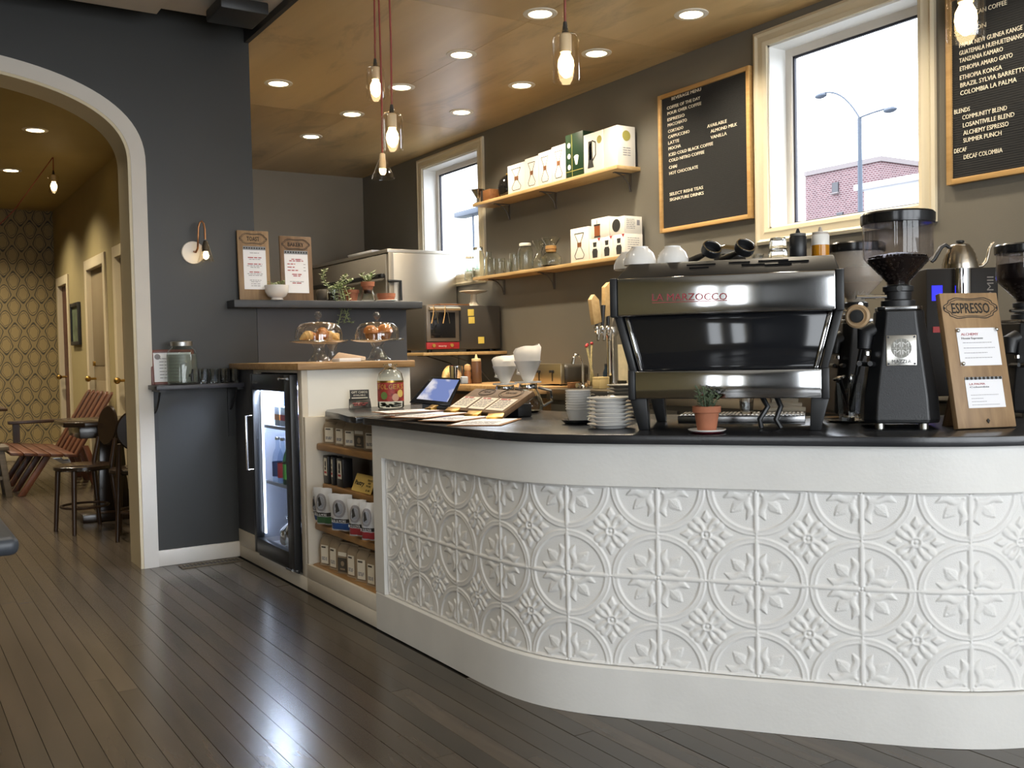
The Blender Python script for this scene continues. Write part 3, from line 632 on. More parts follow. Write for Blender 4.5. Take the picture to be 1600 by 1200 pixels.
def pendant(name, x, y, depth, label, grp, kind='bottle', ztop=CZ, sc=1., power=7):
    p = CAMP + ray(x, y)*(depth/FPX); r = thing(name, label, 'pendant lamp', p, group=grp)
    if kind == 'bottle':
        k = .00218*sc
        pr = [(3.2,88),(3.4,60),(4,49),(5,43),(9,38.5),(16,37),(20,33),(21.5,27),(21.5,-33),(20.5,-37),(19.3,-37),(19.6,-33),(20.2,26),(19,31.5),(15.5,35.2),(8.5,37),(4.2,42),(3.4,49),(2.8,60),(2.7,88)]
        pr = [(a*k, b*k) for a, b in pr]; h0 = 40
        obj('plug', G().lathe([(3.0*k, 55*k), (5.6*k, 37*k)], 14), plug, r); obj('lamp_socket', G().lathe([(7*k, 37*k), (9.6*k, 35*k), (9.6*k, 12*k), (9*k, 8*k)], 16), socket, r)
        bp = [(.1,-32),(4,-30.5),(10,-24),(13,-13),(12,-4),(7.5,5),(7.5,10)]
    else:
        k = .0032*sc
        pr = [(4.2,19),(4.6,15),(8,9),(13,-4),(17.6,-14),(18.6,-18),(17.2,-18),(16.4,-14),(12,-4),(7,8.4),(4,14)]; pr = [(a*k, b*k) for a, b in pr]; h0 = 19
        obj('cap', G().lathe([(2*k, 22*k), (4.4*k, 20.5*k), (4.8*k, 13*k)], 16), socket, r); obj('lamp_socket', G().lathe([(4.6*k, 13*k), (5.4*k, 8*k), (5.4*k, -3*k)], 16), socket, r)
        bp = [(.1,-12.5),(3.4,-11.5),(5.2,-8),(5,-4),(4.6,-1)]
    obj('glass_shade', G().lathe(pr+[pr[0]], 28, cap0=False, cap1=False), shade, r)
    obj('bulb', G().lathe([(a*k, b*k) for a, b in bp], 16), bulbm, r)
    obj('cord', G().tube([(0, 0, h0*k), (0.004, 0, h0*k+.3), (0, 0, ztop-p.z)], .0042, 6), cordred, r)
    l = point('pendant_light', (0, 0, -8*k), power, r=.02); l.parent = r; return r
GP = 'pendant lamps over the counter'
pendant('pendant_lamp', 587, 130, 4.65, 'bottle pendant hanging highest in the cluster of three', GP, sc=.95)
pendant('pendant_lamp', 613, 206, 4.3, 'bottle pendant hanging second in the cluster of three', GP, sc=.98)
pendant('pendant_lamp', 598, 261, 4.45, 'cone shaped glass pendant hanging lowest of the cluster', GP, 'cone', sc=.89)
pendant('pendant_lamp', 884, 90, 3.35, 'single bottle pendant between the ceiling lights', GP)
pendant('pendant_lamp', 1509, 14, 2.62, 'bottle pendant hanging in front of the bean menu board', GP, sc=1.02)
hp = pendant('hall_pendant', 84, 287, 8.6, 'bottle pendant hanging in the hall on a swagged cord', None, ztop=2.93, sc=.95, power=12)
g = G(); a_ = hp.location; g.tube([(0, 0, 2.93-a_.z), (-.12, 0, 2.75-a_.z), (-.32, .0, 2.45-a_.z), (-.55, 0, 2.2-a_.z), (-.95, 0, 2.0-a_.z)], .0042, 6); obj('swag_cord', g, cordred, hp)

# ------------------------------------------------------------------ menu letter boards
oak = wood('oak_frame', '#b58d55', '#d0a86e', .45, 4, 'Y'); felt = mat('felt_black', '#2a2a2a', .95, bump=.5, bscale=500); letter = mat('letter_cream', '#efe6cf', .6)
def menu(y0, y1, z0, z1, label):
    X = WX-.001; r = thing('menu_board', label, 'menu board', (X, (y0+y1)/2, z0), group='letter boards on the bar wall'); w_ = (y1-y0)/2; h = z1-z0; t = .026; d = .034
    for a in ((-w_, -w_+t, 0, h), (w_-t, w_, 0, h), (-w_+t, w_-t, 0, t), (-w_+t, w_-t, h-t, h)): obj('frame_rail', G().box(-d, 0, a[0], a[1], a[2], a[3]), oak, r, bevel=.002)
    obj('felt_panel', G().box(-.02, -.002, -w_+t, w_-t, t, h-t), felt, r, smooth=0)
    g = G(); z = t+.006
    while z < h-t-.006: g.box(-.0214, -.0196, -w_+t, w_-t, z, z+.0065); z += .0108
    o = obj('felt_rib', g, felt, r, smooth=0); o['kind'] = 'stuff'
    return r
m1 = menu(4.018, 4.80, 1.886, 2.755, 'black letter board headed BEVERAGE MENU beside the big window')
m2 = menu(2.02, 2.79, 1.884, 2.755, 'black letter board of coffee beans and blends behind the pendant')
def board_lines(m, lines, ox, oy, k, h):
    for s, x0, x1, y in lines:
        Xp = WX-.0225; a = onx(ox+x0/k, oy+y/k, Xp); a_end = onx(ox+x1/k, oy+y/k, Xp); b = Vector((Xp, a_end.y, a.z))
        put_text(s, a, b, h, letter, m, ext=.002)
board_lines(m1, [('BEVERAGE MENU',165,355,318),('COFFEE OF THE DAY',135,350,380),('POUR OVER COFFEE',138,357,415),('ESPRESSO',138,248,455),('MACCHIATO',140,263,490),('CORTADO',142,240,530),('CAPPUCCINO',143,280,566),('LATTE',143,213,605),('MOCHA',145,224,641),('ICED COLD BLACK COFFEE',147,433,681),('COLD NITRO COFFEE',148,376,719),('CHAI',148,198,763),('HOT CHOCOLATE',150,335,801),('SELECT RISHI TEAS',152,368,936),('SIGNATURE DRINKS',153,372,971),('AVAILABLE',395,521,497),('ALMOND MILK',417,588,529),('VANILLA',417,521,569)], 1010, 80, 4.138, .019)
board_lines(m2, [('AMERICAN COFFEE',1045,1275,95),('SELECTION',1015,1172,180),('PAPUA NEW GUINEA KANGE TOPS',1040,1420,237),('GUATEMALA HUEHUETENANGO',1040,1372,275),('TANZANIA KAMARO',1040,1255,312),('ETHIOPIA AMARO GAYO',1043,1303,352),('ETHIOPIA KONGA',1043,1250,396),('BRAZIL SYLVIA BARRETTO',1045,1372,433),('COLOMBIA LA PALMA',1045,1323,472),('BLENDS',1015,1092,565),('COMMUNITY BLEND',1055,1275,592),('LOSANTIVILLE BLEND',1058,1312,630),('ALCHEMY ESPRESSO',1060,1283,668),('SUMMER PUNCH',1060,1248,705),('DECAF',1015,1076,758),('DECAF COLOMBIA',1062,1253,787)], 1170, 0, 3.158, .0205)

# ------------------------------------------------------------------ wall shelves and what stands on them
pine = wood('pine_shelf', '#ab8b5a', '#c6a878', .5, 3.5, 'Y'); iron = mat('bracket_grey', '#4c463e', .5)
def wall_shelf(name, y0, y1, zt, depth, label, ys, x1=WX, m=pine, grp='wall shelves behind the bar', bx=None):
    r = thing(name, label, 'shelf', (x1, y0, zt), group=grp); obj('board', G().box(-depth, -.001, 0, y1-y0, -.024, 0), m, r, bevel=.002)
    for y in ys:
        d = depth*.72; g = G().box(-.006, -.001, y-y0-.011, y-y0+.011, -.025-d*.85, -.025).box(-d, -.001, y-y0-.011, y-y0+.011, -.030, -.0245)
        g.tube([(-d*.86, y-y0, -.028), (-d*.45, y-y0, -.028-d*.12), (-d*.15, y-y0, -.028-d*.45), (-.006, y-y0, -.028-d*.8)], .0045, 6); obj('bracket', g, iron, r, smooth=30)
    return r
ZU, ZL = 2.346, 1.757
wall_shelf('wall_shelf', 5.016, 6.86, ZU, .20, 'upper pine wall shelf holding the row of boxes', (5.12, 5.98, 6.62))
wall_shelf('wall_shelf', 4.95, 6.88, ZL, .20, 'lower pine wall shelf holding jars and small boxes', (5.1, 6.02, 6.72))
boxwhite = mat('carton_white', '#e9e4d8', .6); boxgreen = mat('carton_dark_green', '#1f3a26', .4); dark = mat('print_dark', '#2b2a28', .6); brown = mat('print_brown', '#8a5a34', .6); olive = mat('print_olive', '#a8a052', .6); amber = mat('print_amber', '#8a4a22', .6); red = mat('print_red', '#b23a3a', .6)
def carton(name, y0, y1, z0, z1, label, grp, m=boxwhite, x0=4.09, x1=4.24):
    r = thing(name, label, 'box', ((x0+x1)/2, (y0+y1)/2, z0), group=grp); hy = (y1-y0)/2-.001; hx = (x1-x0)/2
    obj('carton', G().box(-hx, hx, -hy, hy, 0, z1-z0), m, r, bevel=.0015)
    f = Face((x0, y1-.001, z0), (0, -1, 0), (0, 0, 1), r); s = Face((x0, y0+.001, z0), (1, 0, 0), (0, 0, 1), r); return r, f, s, y1-y0-.002, z1-z0, x1-x0
def chemex_print(f, W, H):
    g = G(); c = W*.5; f.line(g, [(c-.26*W, .84*H), (c-.04*W, .52*H), (c-.06*W, .46*H), (c-.27*W, .2*H), (c-.2*W, .1*H), (c+.2*W, .1*H), (c+.27*W, .2*H), (c+.06*W, .46*H), (c+.04*W, .52*H), (c+.26*W, .84*H), (c-.26*W, .84*H)], .0042); f.out('line_print', g, ink)
    g = G(); f.poly(g, [(c-.11*W, .44*H), (c+.11*W, .44*H), (c+.12*W, .57*H), (c-.12*W, .57*H)]); f.out('collar_print', g, brown)
GB = 'cartons on the upper shelf'
e = [6.355, 6.118, 5.942, 5.774, 5.605]; pos = ('first', 'second', 'third', 'fourth')
for i in range(4):
    r, f, s, W, H, D = carton('coffee_maker_box', e[i+1], e[i], ZU, ZU+.215+.012*i, 'white box with glass coffee maker picture, %s from the far window' % pos[i], GB); chemex_print(f, W, H)
r, f, s, W, H, D = carton('grinder_box', 5.40, 5.603, ZU, ZU+.30, 'tall dark green box with white kitchenware pictures on the upper shelf', None, boxgreen)
g = G(); f.poly(g, disc(W*.62, H*.45, .028, 18, 1, .5)); f.poly(g, [(W*.5, H*.42), (W*.74, H*.42), (W*.67, H*.27), (W*.57, H*.27)]); f.out('dripper_print', g, boxwhite)
for b_ in (.75, .5, .25): g = G(); f.poly(g, disc(W*.2, H*b_, .018)); f.out('cup_print', g, boxwhite)
g = G(); f.rect(g, W*.36, W*.385, H*.02, H*.98); f.rect(g, 0, W, H*.14, H*.155); f.out('stripe_print', g, olive)
for i, (y0, y1, lab) in enumerate(((5.18, 5.395, 'white kettle box with black kettle picture beside the green box'), (5.03, 5.175, 'white box with olive circle at the end of the upper shelf'))):
    r, f, s, W, H, D = carton('kettle_box', y0, y1, ZU, ZU+.262, lab, GB)
    if i == 0:
        g = G(); f.poly(g, [(W*.2, H*.12), (W*.52, H*.12), (W*.46, H*.3), (W*.44, H*.8), (W*.26, H*.8), (W*.24, H*.3)]); f.line(g, [(W*.45, H*.8), (W*.62, H*.74), (W*.62, H*.42), (W*.47, H*.3)], .009); f.out('kettle_print', g, dark)
        g = G(); f.poly(g, [(W*.3, H*.32), (W*.4, H*.32), (W*.4, H*.75), (W*.3, H*.75)]); f.lift = .0018; f.out('highlight_print', g, boxwhite)
        g = G(); f.lift = .001; f.poly(g, disc(W*.82, H*.78, .026)); f.out('badge_print', g, olive)
    else:
        g = G(); s.poly(g, disc(D*.5, H*.76, .034)); s.out('badge_print', g, olive); g = G()
        for k in range(4): scribble(s, g, D*.3, D*.72, H*(.45-.06*k), .008, k)
        s.out('small_print', g, inkgrey)
# small dripper, wooden box and black disc at the far end of the upper shelf
p = Vector((4.13, 6.69, ZU)); r = thing('wooden_box', 'small open wooden box with a dark strap on the upper shelf', 'box', p); wal = wood('walnut', '#6e4526', '#8f6238', .5, 6, 'Y')
obj('box_body', G().box(-.05, .06, -.09, .06, 0, .085), wal, r, bevel=.002); obj('strap', G().box(-.053, -.049, .02, .05, 0, .087), mat('strap_dark', '#2a2420'), r, smooth=0)
r = thing('hand_mill', 'glossy black round mill behind the small wooden box', 'coffee mill', (4.18, 6.50, ZU)); gl = mat('gloss_black', '#141414', .08)
obj('mill_body', G().lathe([(.05, 0), (.07, .03), (.078, .08), (.066, .135), (.04, .165), (.012, .178), (.001, .18)], 26), gl, r); obj('crank_knob', G().sph((0, 0, .186), .012), brass, r)
r = thing('metal_dripper', 'small steel cone dripper at the window end of the upper shelf', 'coffee dripper', (4.10, 6.822, ZU))
obj('cone', G().lathe([(.012, .04), (.055, .11), (.052, .11), (.010, .042)], 20), steel, r); obj('stand', G().lathe([(.03, 0), (.03, .006), (.012, .012), (.012, .042)], 16), iron, r)
# lower shelf cartons
GL = 'cartons on the lower shelf'
r, f, s, W, H, D = carton('coffee_maker_box', 5.36, 5.565, ZL, ZL+.235, 'white coffee maker box standing tallest on the lower shelf', GL); chemex_print(f, W, H)
for i, (a, b) in enumerate(((5.225, 5.352), (5.098, 5.222), (4.972, 5.095))):
    r, f, s, W, H, D = carton('press_box', a, b, ZL, ZL+.143, 'white press box in the lower row, %s' % ('beside the coffee maker box', 'middle of the three', 'at the shelf end')[i], GL)
    g = G(); f.poly(g, [(W*.3, H*.1), (W*.7, H*.1), (W*.74, H*.4), (W*.62, H*.58), (W*.66, H*.82), (W*.34, H*.82), (W*.38, H*.58), (W*.26, H*.4)]); f.out('press_print', g, dark)
    g = G(); f.lift = .0016; f.rect(g, W*.36, W*.64, H*.52, H*.6); f.out('band_print', g, boxwhite); f.lift = .001; g = G(); f.poly(g, [(W*.75, H*.99), (W*.99, H*.99), (W*.87, H*.84)]); f.out('corner_print', g, red)
    if i == 2:
        g = G(); [scribble(s, g, D*.15, D*.8, H*(.8-.1*k), .006, k) for k in range(6)]; s.out('small_print', g, inkgrey)
r, f, s, W, H, D = carton('press_box', 5.135, 5.325, ZL+.143, ZL+.275, 'white box with an amber tea press picture on top of the row', GL)
g = G(); f.rect(g, W*.18, W*.5, H*.08, H*.62); f.out('press_print', g, amber); g = G(); f.lift = .0014; f.rect(g, W*.16, W*.52, H*.62, H*.7); f.line(g, [(W*.34, H*.7), (W*.34, H*.9)], .004); f.rect(g, W*.16, W*.52, H*.04, H*.1); f.out('lid_print', g, dark)
r, f, s, W, H, D = carton('press_box', 4.975, 5.125, ZL+.143, ZL+.258, 'white box with a dark round dripper picture on top at the end', GL)
g = G(); f.poly(g, disc(W*.45, H*.52, .042)); f.out('dripper_print', g, dark); g = G(); [scribble(s, g, D*.12, D*.6, H*(.8-.1*k), .006, k) for k in range(6)]; s.rect(g, D*.7, D*.86, H*.5, H*.8); s.out('small_print', g, inkgrey)
# glassware on the lower shelf
clear = realglass('clear_glass', '#f7faf7'); wcap = mat('cap_white', '#dcd6c8', .5); linen = mat('cork_tan', '#c79a5e', .7)
def shelfglass(name, px, wpx, hpx, label, cat, prof, extra=None, x=4.15, z=ZL, n=24, grp=None):
    q = onx(px, 400, x); p = Vector((x, q.y, z)); k = mpp(p); r = thing(name, label, cat, p, group=grp)
    R, H = wpx/2*k, hpx*k; th = .0022; pr = [(a*R, b*H) for a, b in prof]; pr2 = [(max(.0005, a-th), max(b, .004)) for a, b in pr[::-1]]
    obj('glass_body', G().lathe([(.0005, 0)]+pr+pr2+[(.0005, .004)], n, cap0=False, cap1=False), clear, r)
    if extra: extra(r, R, H)
    return r
jarp = [(.9, 0), (1, .06), (1, .72), (.9, .82), (.72, .88), (.72, .97)]
cap = lambda m, a=.76, b=.93, c=1.02: (lambda r, R, H: obj('lid', G().lathe([(R*a, H*b), (R*a, H*c), (R*a*.9, H*c+.003)], 22), m, r))
shelfglass('mason_jar', 733, 16, 36, 'empty glass jar on the window end of the lower shelf', 'jar', jarp, cap(wcap), x=4.20)
shelfglass('mason_jar', 747, 20, 46, 'big empty glass jar in front of the far window frame', 'jar', jarp, cap(clear), x=4.13)
shelfglass('glass_bottle', 764, 15, 38, 'narrow glass bottle between the jars and the mugs', 'bottle', [(.9, 0), (1, .05), (1, .7), (.55, .82), (.5, 1)])
mugp = [(.8, 0), (.9, .04), (1, .5), (.97, 1)]
def mughandle(r, R, H): obj('handle', G().tube([(-R*.9*0, -R*.95, H*.8), (0, -R*1.5, H*.75), (0, -R*1.55, H*.4), (0, -R*.95, H*.25)], .0035, 6), clear, r)
for i, (x, w_, h) in enumerate(((780, 18, 26), (793, 15, 22), (804, 17, 30))): shelfglass('glass_mug', x, w_, h, ('squat glass mug beside the narrow bottle', 'small glass mug in the middle of the mugs', 'glass mug beside the capped jar')[i], 'mug', mugp, mughandle, grp='glass mugs on the lower shelf')
shelfglass('mason_jar', 821, 24, 42, 'glass storage jar with a white lid on the lower shelf', 'jar', jarp, cap(wcap, .78))
hour = [(.55, 0), (.85, .06), (.98, .2), (.85, .36), (.3, .56), (.28, .62), (.85, .99)]
def collar(r, R, H): obj('wood_collar', G().lathe([(R*.40, H*.49), (R*.46, H*.53), (R*.48, H*.70), (R*.44, H*.72)], 20), linen, r); obj('tie', G().torus((0, 0, H*.6), R*.49, .003, n=18, m=6), wal, r)
shelfglass('glass_coffee_maker', 843, 26, 46, 'plain hourglass coffee maker without a collar on the lower shelf', 'coffee maker', hour, x=4.19)
shelfglass('glass_coffee_maker', 861, 36, 46, 'hourglass coffee maker with a wooden collar on the lower shelf', 'coffee maker', hour, collar, x=4.13)
# ------------------------------------------------------------------ fridge cabinet, shelf unit, register top (face at X = FX)
FX = 1.727; cabwhite = mat('cabinet_paint_cream', '#cfc6b6', .5, vary=.05, scale=5, bump=.1, bscale=120); panelwhite = mat('panel_white', '#e6e3da', .5, vary=.02)
cab = thing('fridge_cabinet', 'cream built-in cabinet housing the black glass door fridge', 'cabinet', (FX, 4.6, 0))
def cbx(name, x0, x1, y0, y1, z0, z1, m, par=cab, o=(FX, 4.6, 0), bevel=.002): return obj(name, G().box(x0-o[0], x1-o[0], y0-o[1], y1-o[1], z0-o[2], z1-o[2]), m, par, bevel=bevel)
cbx('plinth', FX, 2.30, 4.5725, DY-.002, 0, .068, cabwhite); cbx('plinth_face', FX, FX+.02, 5.255, DY-.002, .068, .16, cabwhite)
cbx('stile', FX, FX+.03, 4.572, 4.628, .068, 1.082, cabwhite); cbx('rail', FX, FX+.03, 4.628, 5.30, 1.068, 1.082, cabwhite); cbx('corner_post', FX, FX+.03, 5.253, 5.30, .99, 1.068, cabwhite)
cbx('dark_side_panel', FX+.004, FX+.025, 5.255, DY-.002, .16, 1.082, mat('wall_paint_dark_grey', '#45464a'))
cbx('end_panel', FX+.03, 2.315, 4.572, 4.59, .05, 1.082, panelwhite); cbx('rear_panel', 2.28, 2.30, 4.59, DY-.01, .068, 1.082, panelwhite)
bb = wood('butcher_block', '#8f6d44', '#b69468', .5, 5, 'X'); tag(obj('butcher_block_top', G().box(1.70, 2.333, 4.545, DY-.002, 1.083, 1.117), bb, None, bevel=.004), 'butcher block top under the glass cake stands', 'worktop')
# fridge
fo = (FX-.035, 4.64, .075); fblack = mat('fridge_black', '#1b1c1e', .35); fw = mat('fridge_liner_white', '#9a9fac', .4)
fr = thing('bar_fridge', 'black under-counter fridge with lit glass door full of bottles', 'fridge', fo)
FB = lambda name, x0, x1, y0, y1, z0, z1, m, par=fr, bevel=.002: obj(name, G().box(x0, x1, y0, y1, z0, z1), m, par, bevel=bevel)
W_, H_ = .61, .985
b = G().box(.045, .55, 0, .012, 0, H_).box(.045, .55, W_-.012, W_, 0, H_).box(.045, .55, 0, W_, 0, .02).box(.045, .55, 0, W_, H_-.015, H_).box(.53, .55, 0, W_, 0, H_); obj('body', b, fblack, fr, smooth=0)
b = G().box(.05, .52, .014, .02, .06, H_-.03).box(.05, .52, W_-.02, W_-.014, .06, H_-.03).box(.51, .52, .014, W_-.014, .06, H_-.03).box(.05, .52, .014, W_-.014, .06, .066).box(.05, .52, .014, W_-.014, H_-.036, H_-.03); obj('liner', b, fw, fr, smooth=0)
d = obj('door', G().box(0, .04, 0, .085, .02, H_).box(0, .04, W_-.035, W_, .02, H_).box(0, .04, .085, W_-.035, .02, .10).box(0, .04, .085, W_-.035, H_-.085, H_), fblack, fr, bevel=.003)
obj('door_glass', G().box(.016, .022, .085, W_-.035, .10, H_-.085), glass('fridge_glass', (.96, .98, 1), .9), d, smooth=0)
obj('door_handle', G().tube([(.0, W_-.02, .47), (-.035, W_-.02, .47), (-.035, W_-.02, .76), (0, W_-.02, .76)], .007, 8), steel, d)
obj('hinge_pin', G().tube([(-.004, .03, H_-.02), (-.012, .12, H_-.02)], .005, 8).sph((-.012, .12, H_-.02), .009, 8, 6), chrome, fr)
obj('foot', G().tube([(.01, .06, .009), (.01, .14, .009)], .008, 8), chrome, fr)
obj('grille', G().box(.02, .03, .01, W_-.01, -.0, .018), fblack, fr)
obj('light_strip', G().box(.06, .10, .03, W_-.03, .913, .922), glow('fridge_led', (.72, .82, 1.0), 170), fr, smooth=0)
obj('light_strip', G().box(.045, .05, W_-.058, W_-.035, .12, H_-.1), glow('fridge_led_side', (.74, .83, 1.0), 4), fr, smooth=0)
for z, nm in ((.70, 'wire_shelf'), (.40, 'wire_shelf')):
    g = G(); [g.box(.055, .50, .02+i*.019, .0235+i*.019, z, z+.004) for i in range(31)]; g.box(.05, .056, .02, W_-.02, z-.004, z+.012); obj(nm, g, fw, fr, smooth=0)['kind'] = 'stuff'
put_text('DANA', Vector(fo)+Vector((0, W_-.035, H_-.05)), Vector(fo)+Vector((0, W_-.12, H_-.05)), .014, steel, fr)
fx, fy, fz = fo
def bottle(name, x, y, z, R, H, m, label, grp, lab=None, capm=None, cat='bottle', neck=.36):
    r = thing(name, label, cat, (x, y, z), group=grp)
    obj('bottle_body', G().lathe([(R*.92, 0), (R, H*.03), (R, H*.52), (R*.8, H*.64), (R*neck, H*.78), (R*neck*.9, H*.94)], 16), m, r); obj('bottle_cap', G().lathe([(R*neck*1.15, H*.94), (R*neck*1.15, H), (R*neck, H*1.005)], 14), capm or steel, r)
    if lab: obj('bottle_label', G().lathe([(R*1.015, H*.12), (R*1.015, H*.45)], 16, cap0=False, cap1=False), lab, r)
    return r
bclear = glass('bottle_glass_pale', (.80, .86, .93), .9); bgreen = glass('bottle_green', (.25, .5, .25), .9); labred = mat('label_red', '#b5343a', .5); labgreen = mat('label_green', '#4f9a3a', .5); labblue = mat('label_blue', '#3a4f8c', .5); bdark = mat('bottle_dark', '#33241d', .2); laborange = mat('label_orange', '#c9803a', .5)
i = 0
for y, nm in ((.27, 'hinge end'), (.35, 'middle'), (.43, 'handle end')):
    for x, rn in ((.08, 'front'), (.155, 'rear')):
        i += 1; j = i % 3
        bottle('soda_bottle', fx+x, fy+y+.012*(x > .1), fz+.4135, .03, .235, (bclear, bgreen, bclear)[j], '%s bottle with %s label, %s row at the %s of the fridge' % (('clear', 'green', 'clear')[j], ('red', 'green', 'blue')[j], rn, nm), 'bottles on the middle fridge shelf', (labred, labgreen, labblue)[j])
for i, (x, y, c_) in enumerate(((.095, .28, 'red'), (.095, .37, 'orange'), (.18, .30, 'blue'), (.18, .39, 'white'))):
    r = thing('juice_carton', 'small drink box with a %s print on the upper fridge shelf' % c_, 'carton', (fx+x, fy+y, fz+.7135), group='drink boxes on the upper fridge shelf')
    obj('carton_body', G().box(-.035, .035, -.035, .035, 0, .10), mat('carton_pale_blue', '#b9c8d8', .4), r, bevel=.002); obj('carton_print', G().box(-.0355, .0355, -.0355, .0355, .03, .06), (labred, laborange, labblue, mat('label_white', '#e8e8ea'))[i], r, smooth=0)
for i, (y, m) in enumerate(((.28, bclear), (.37, bclear))): bottle('water_bottle', fx+.095, fy+y, fz+.8145, .026, .085, m, 'short clear bottle on the %s drink box in the fridge' % ('red', 'orange')[i], 'short bottles on the drink boxes')
r = thing('snack_pouch', 'brown snack pouch at the top corner of the lit fridge', 'pouch', (fx+.18, fy+.30, fz+.8145)); obj('pouch_body', G().frustum(0, (-.03, .03, -.05, .05), .055, (-.006, .006, -.045, .045)), mat('pouch_brown', '#6d4426', .4), r, bevel=.003)
for i, (x, y, h) in enumerate(((.13, .22, .15), (.13, .38, .13), (.29, .3, .15))):
    r = thing('produce_bag', ('clear bag of rolls at the bottom of the fridge nearest the hinge', 'clear bag of rolls at the bottom middle of the fridge', 'clear bag of rolls at the bottom rear of the fridge')[i], 'bag', (fx+x, fy+y, fz+.0675), group='bags at the bottom of the fridge')
    g = G()
    for k in range(5): a = k*1.3+i; g.sph((.022*math.cos(a), .03*math.sin(a), .03+.022*k), (.03, .035, .026), 10, 7)
    obj('bread_roll', g, mat('bread_tan', '#b78e5c', .7, vary=.2, scale=20), r); obj('bag_film', G().lathe([(.055, 0), (.068, .03), (.065, h*.7), (.02, h), (.035, h+.03)], 14, cap1=False), clear, r)
# shelf unit for bags, between the fridge cabinet and the bar counter
su = thing('retail_shelf_unit', 'cream open shelf unit of coffee bags and snacks beside the fridge', 'shelf unit', (FX, 3.72, 0)); so = (FX, 3.72, 0)
SB = lambda name, x0, x1, y0, y1, z0, z1, m, bevel=.002: obj(name, G().box(x0-so[0], x1-so[0], y0-so[1], y1-so[1], z0, z1), m, su, bevel=bevel)
SB('side_panel', FX+.002, 2.26, 4.545, 4.571, .07, .855, cabwhite); SB('side_panel', FX+.06, 2.26, 3.778, 3.795, .07, .855, cabwhite); SB('back_panel', 2.24, 2.26, 3.795, 4.545, .07, .855, mat('panel_oxblood', '#5d2b26', .6))
SB('bottom_rail', FX, FX+.02, 3.778, 4.571, .07, .138, cabwhite); SB('plinth', FX, 2.26, 3.778, 4.571, .0, .0695, cabwhite)
shelfm = wood('shelf_wood_round', '#7d5a34', '#a17a4a', .45, 5, 'Y')
def roundshelf(zt, xf, th=.032):
    n = 8; R = .035; p = [(2.24-FX, .06), (xf-FX, .06), (xf-FX, .826-R)] + [(xf-FX+R-R*math.cos(PI/2*k/n), .826-R+R*math.sin(PI/2*k/n)) for k in range(1, n+1)] + [(2.24-FX, .826)]
    obj('shelf_board', G().prism(p, zt-th, zt), shelfm, su, bevel=.007, seg=3)
SHZ = {}
for nm, (x, y, xf) in dict(a=(540, 701, 1.775), b=(540, 765, 1.80), c=(540, 834, 1.755)).items():
    q = onx(x, y, xf); SHZ[nm] = q.z; roundshelf(q.z, xf)
roundshelf(.142, FX+.012, .03); SHZ['d'] = .142
tag(obj('register_worktop', G().prism([(FX-.03, 3.865), (2.42, 3.867), (2.42, 4.568), (1.90, 4.568), (1.83, 4.52), (1.775, 4.40), (1.755, 4.2), (FX-.03, 3.95)], .86, CT-.002), stone, None, bevel=.003), 'black soapstone register top above the snack shelves', 'worktop')
kraft = mat('kraft_grey_brown', '#94826a', .7, vary=.12, scale=12, bump=.35, bscale=25); kraftlab = mat('bag_label_cream', '#e0d8c6', .6); labdark = mat('bag_label_dark', '#4a443c', .6)
def coffee_bag(x, y, z, w_, h, d, rz, label, grp, style=0, name='coffee_bag'):
    r = thing(name, label, 'coffee bag', (x, y, z+.0012), rz, grp); hw, hd = w_/2, d/2       # front faces local -x
    g = G(); lv = [(0, hd*.92, hw*.98), (.02, hd, hw), (h*.55, hd*1.04, hw*1.0), (h*.78, hd*.8, hw*.97), (h*.9, hd*.3, hw*.93), (h*.97, hd*.2, hw*.92)]
    vs = []
    for zz, a, b_ in lv: vs += [(-a, -b_, zz), (-a, b_, zz), (a, b_, zz), (a, -b_, zz)]
    fs = [(0, 1, 2, 3)] + [(i*4+k, i*4+(k+1) % 4, (i+1)*4+(k+1) % 4, (i+1)*4+k) for i in range(len(lv)-1) for k in range(4)] + [tuple(20+k for k in range(4))]
    obj('bag_body', g.add(vs, fs), kraft, r, bevel=.006); obj('folded_top', G().box(-hd*.45, hd*.1, -hw*.93, hw*.93, h*.92, h*.99), kraft, r, bevel=.003)
    M4 = wm(r); f = Face(M4 @ Vector((-hd*1.045, hw, 0)), M4.to_3x3() @ Vector((0, -1, 0)), (0, 0, 1), r, .001)
    if style == 0:
        g = G(); f.rect(g, w_*.2, w_*.82, h*.08, h*.66, .0008); f.out('paper_label', g, kraftlab); g = G(); f.lift = .0022; f.rect(g, w_*.26, w_*.62, h*.57, h*.62); f.out('label_title', g, labdark)
        g = G(); [scribble(f, g, w_*.26, w_*.72, h*(.18+.04*k), .006, k) for k in range(3)]; f.out('label_print', g, inkgrey)
    else:
        g = G(); f.rect(g, w_*.1, w_*.88, h*.06, h*.5, .0008); f.out('printed_panel', g, labdark); g = G(); f.rect(g, w_*.14, w_*.84, h*.56, h*.68, .0008); f.out('paper_label', g, kraftlab)
        g = G(); f.lift = .0022; f.poly(g, disc(w_*.5, h*.32, w_*.14, 14)); f.rect(g, w_*.3, w_*.7, h*.12, h*.17); f.out('printed_emblem', g, kraft)
    return r
def row(pxs, py, X, z, labels, grp, style, w_, h, d):
    for i, px in enumerate(pxs): coffee_bag(X, onx(px, py, X).y, z, w_, h*(1+.03*math.sin(i*2.3)), d, .10*math.sin(i*3.1+1)+.22, labels[i], grp, style[i])
nth = ('first', 'second', 'third', 'fourth', 'fifth', 'sixth')
row((521, 538, 553, 569, 585.5), 680, 1.835, SHZ['a'], ['kraft coffee bag on the top shelf, %s from the fridge' % nth[i] for i in range(5)], 'coffee bags on the top shelf', (0, 0, 0, 1, 0), .098, .118, .05)
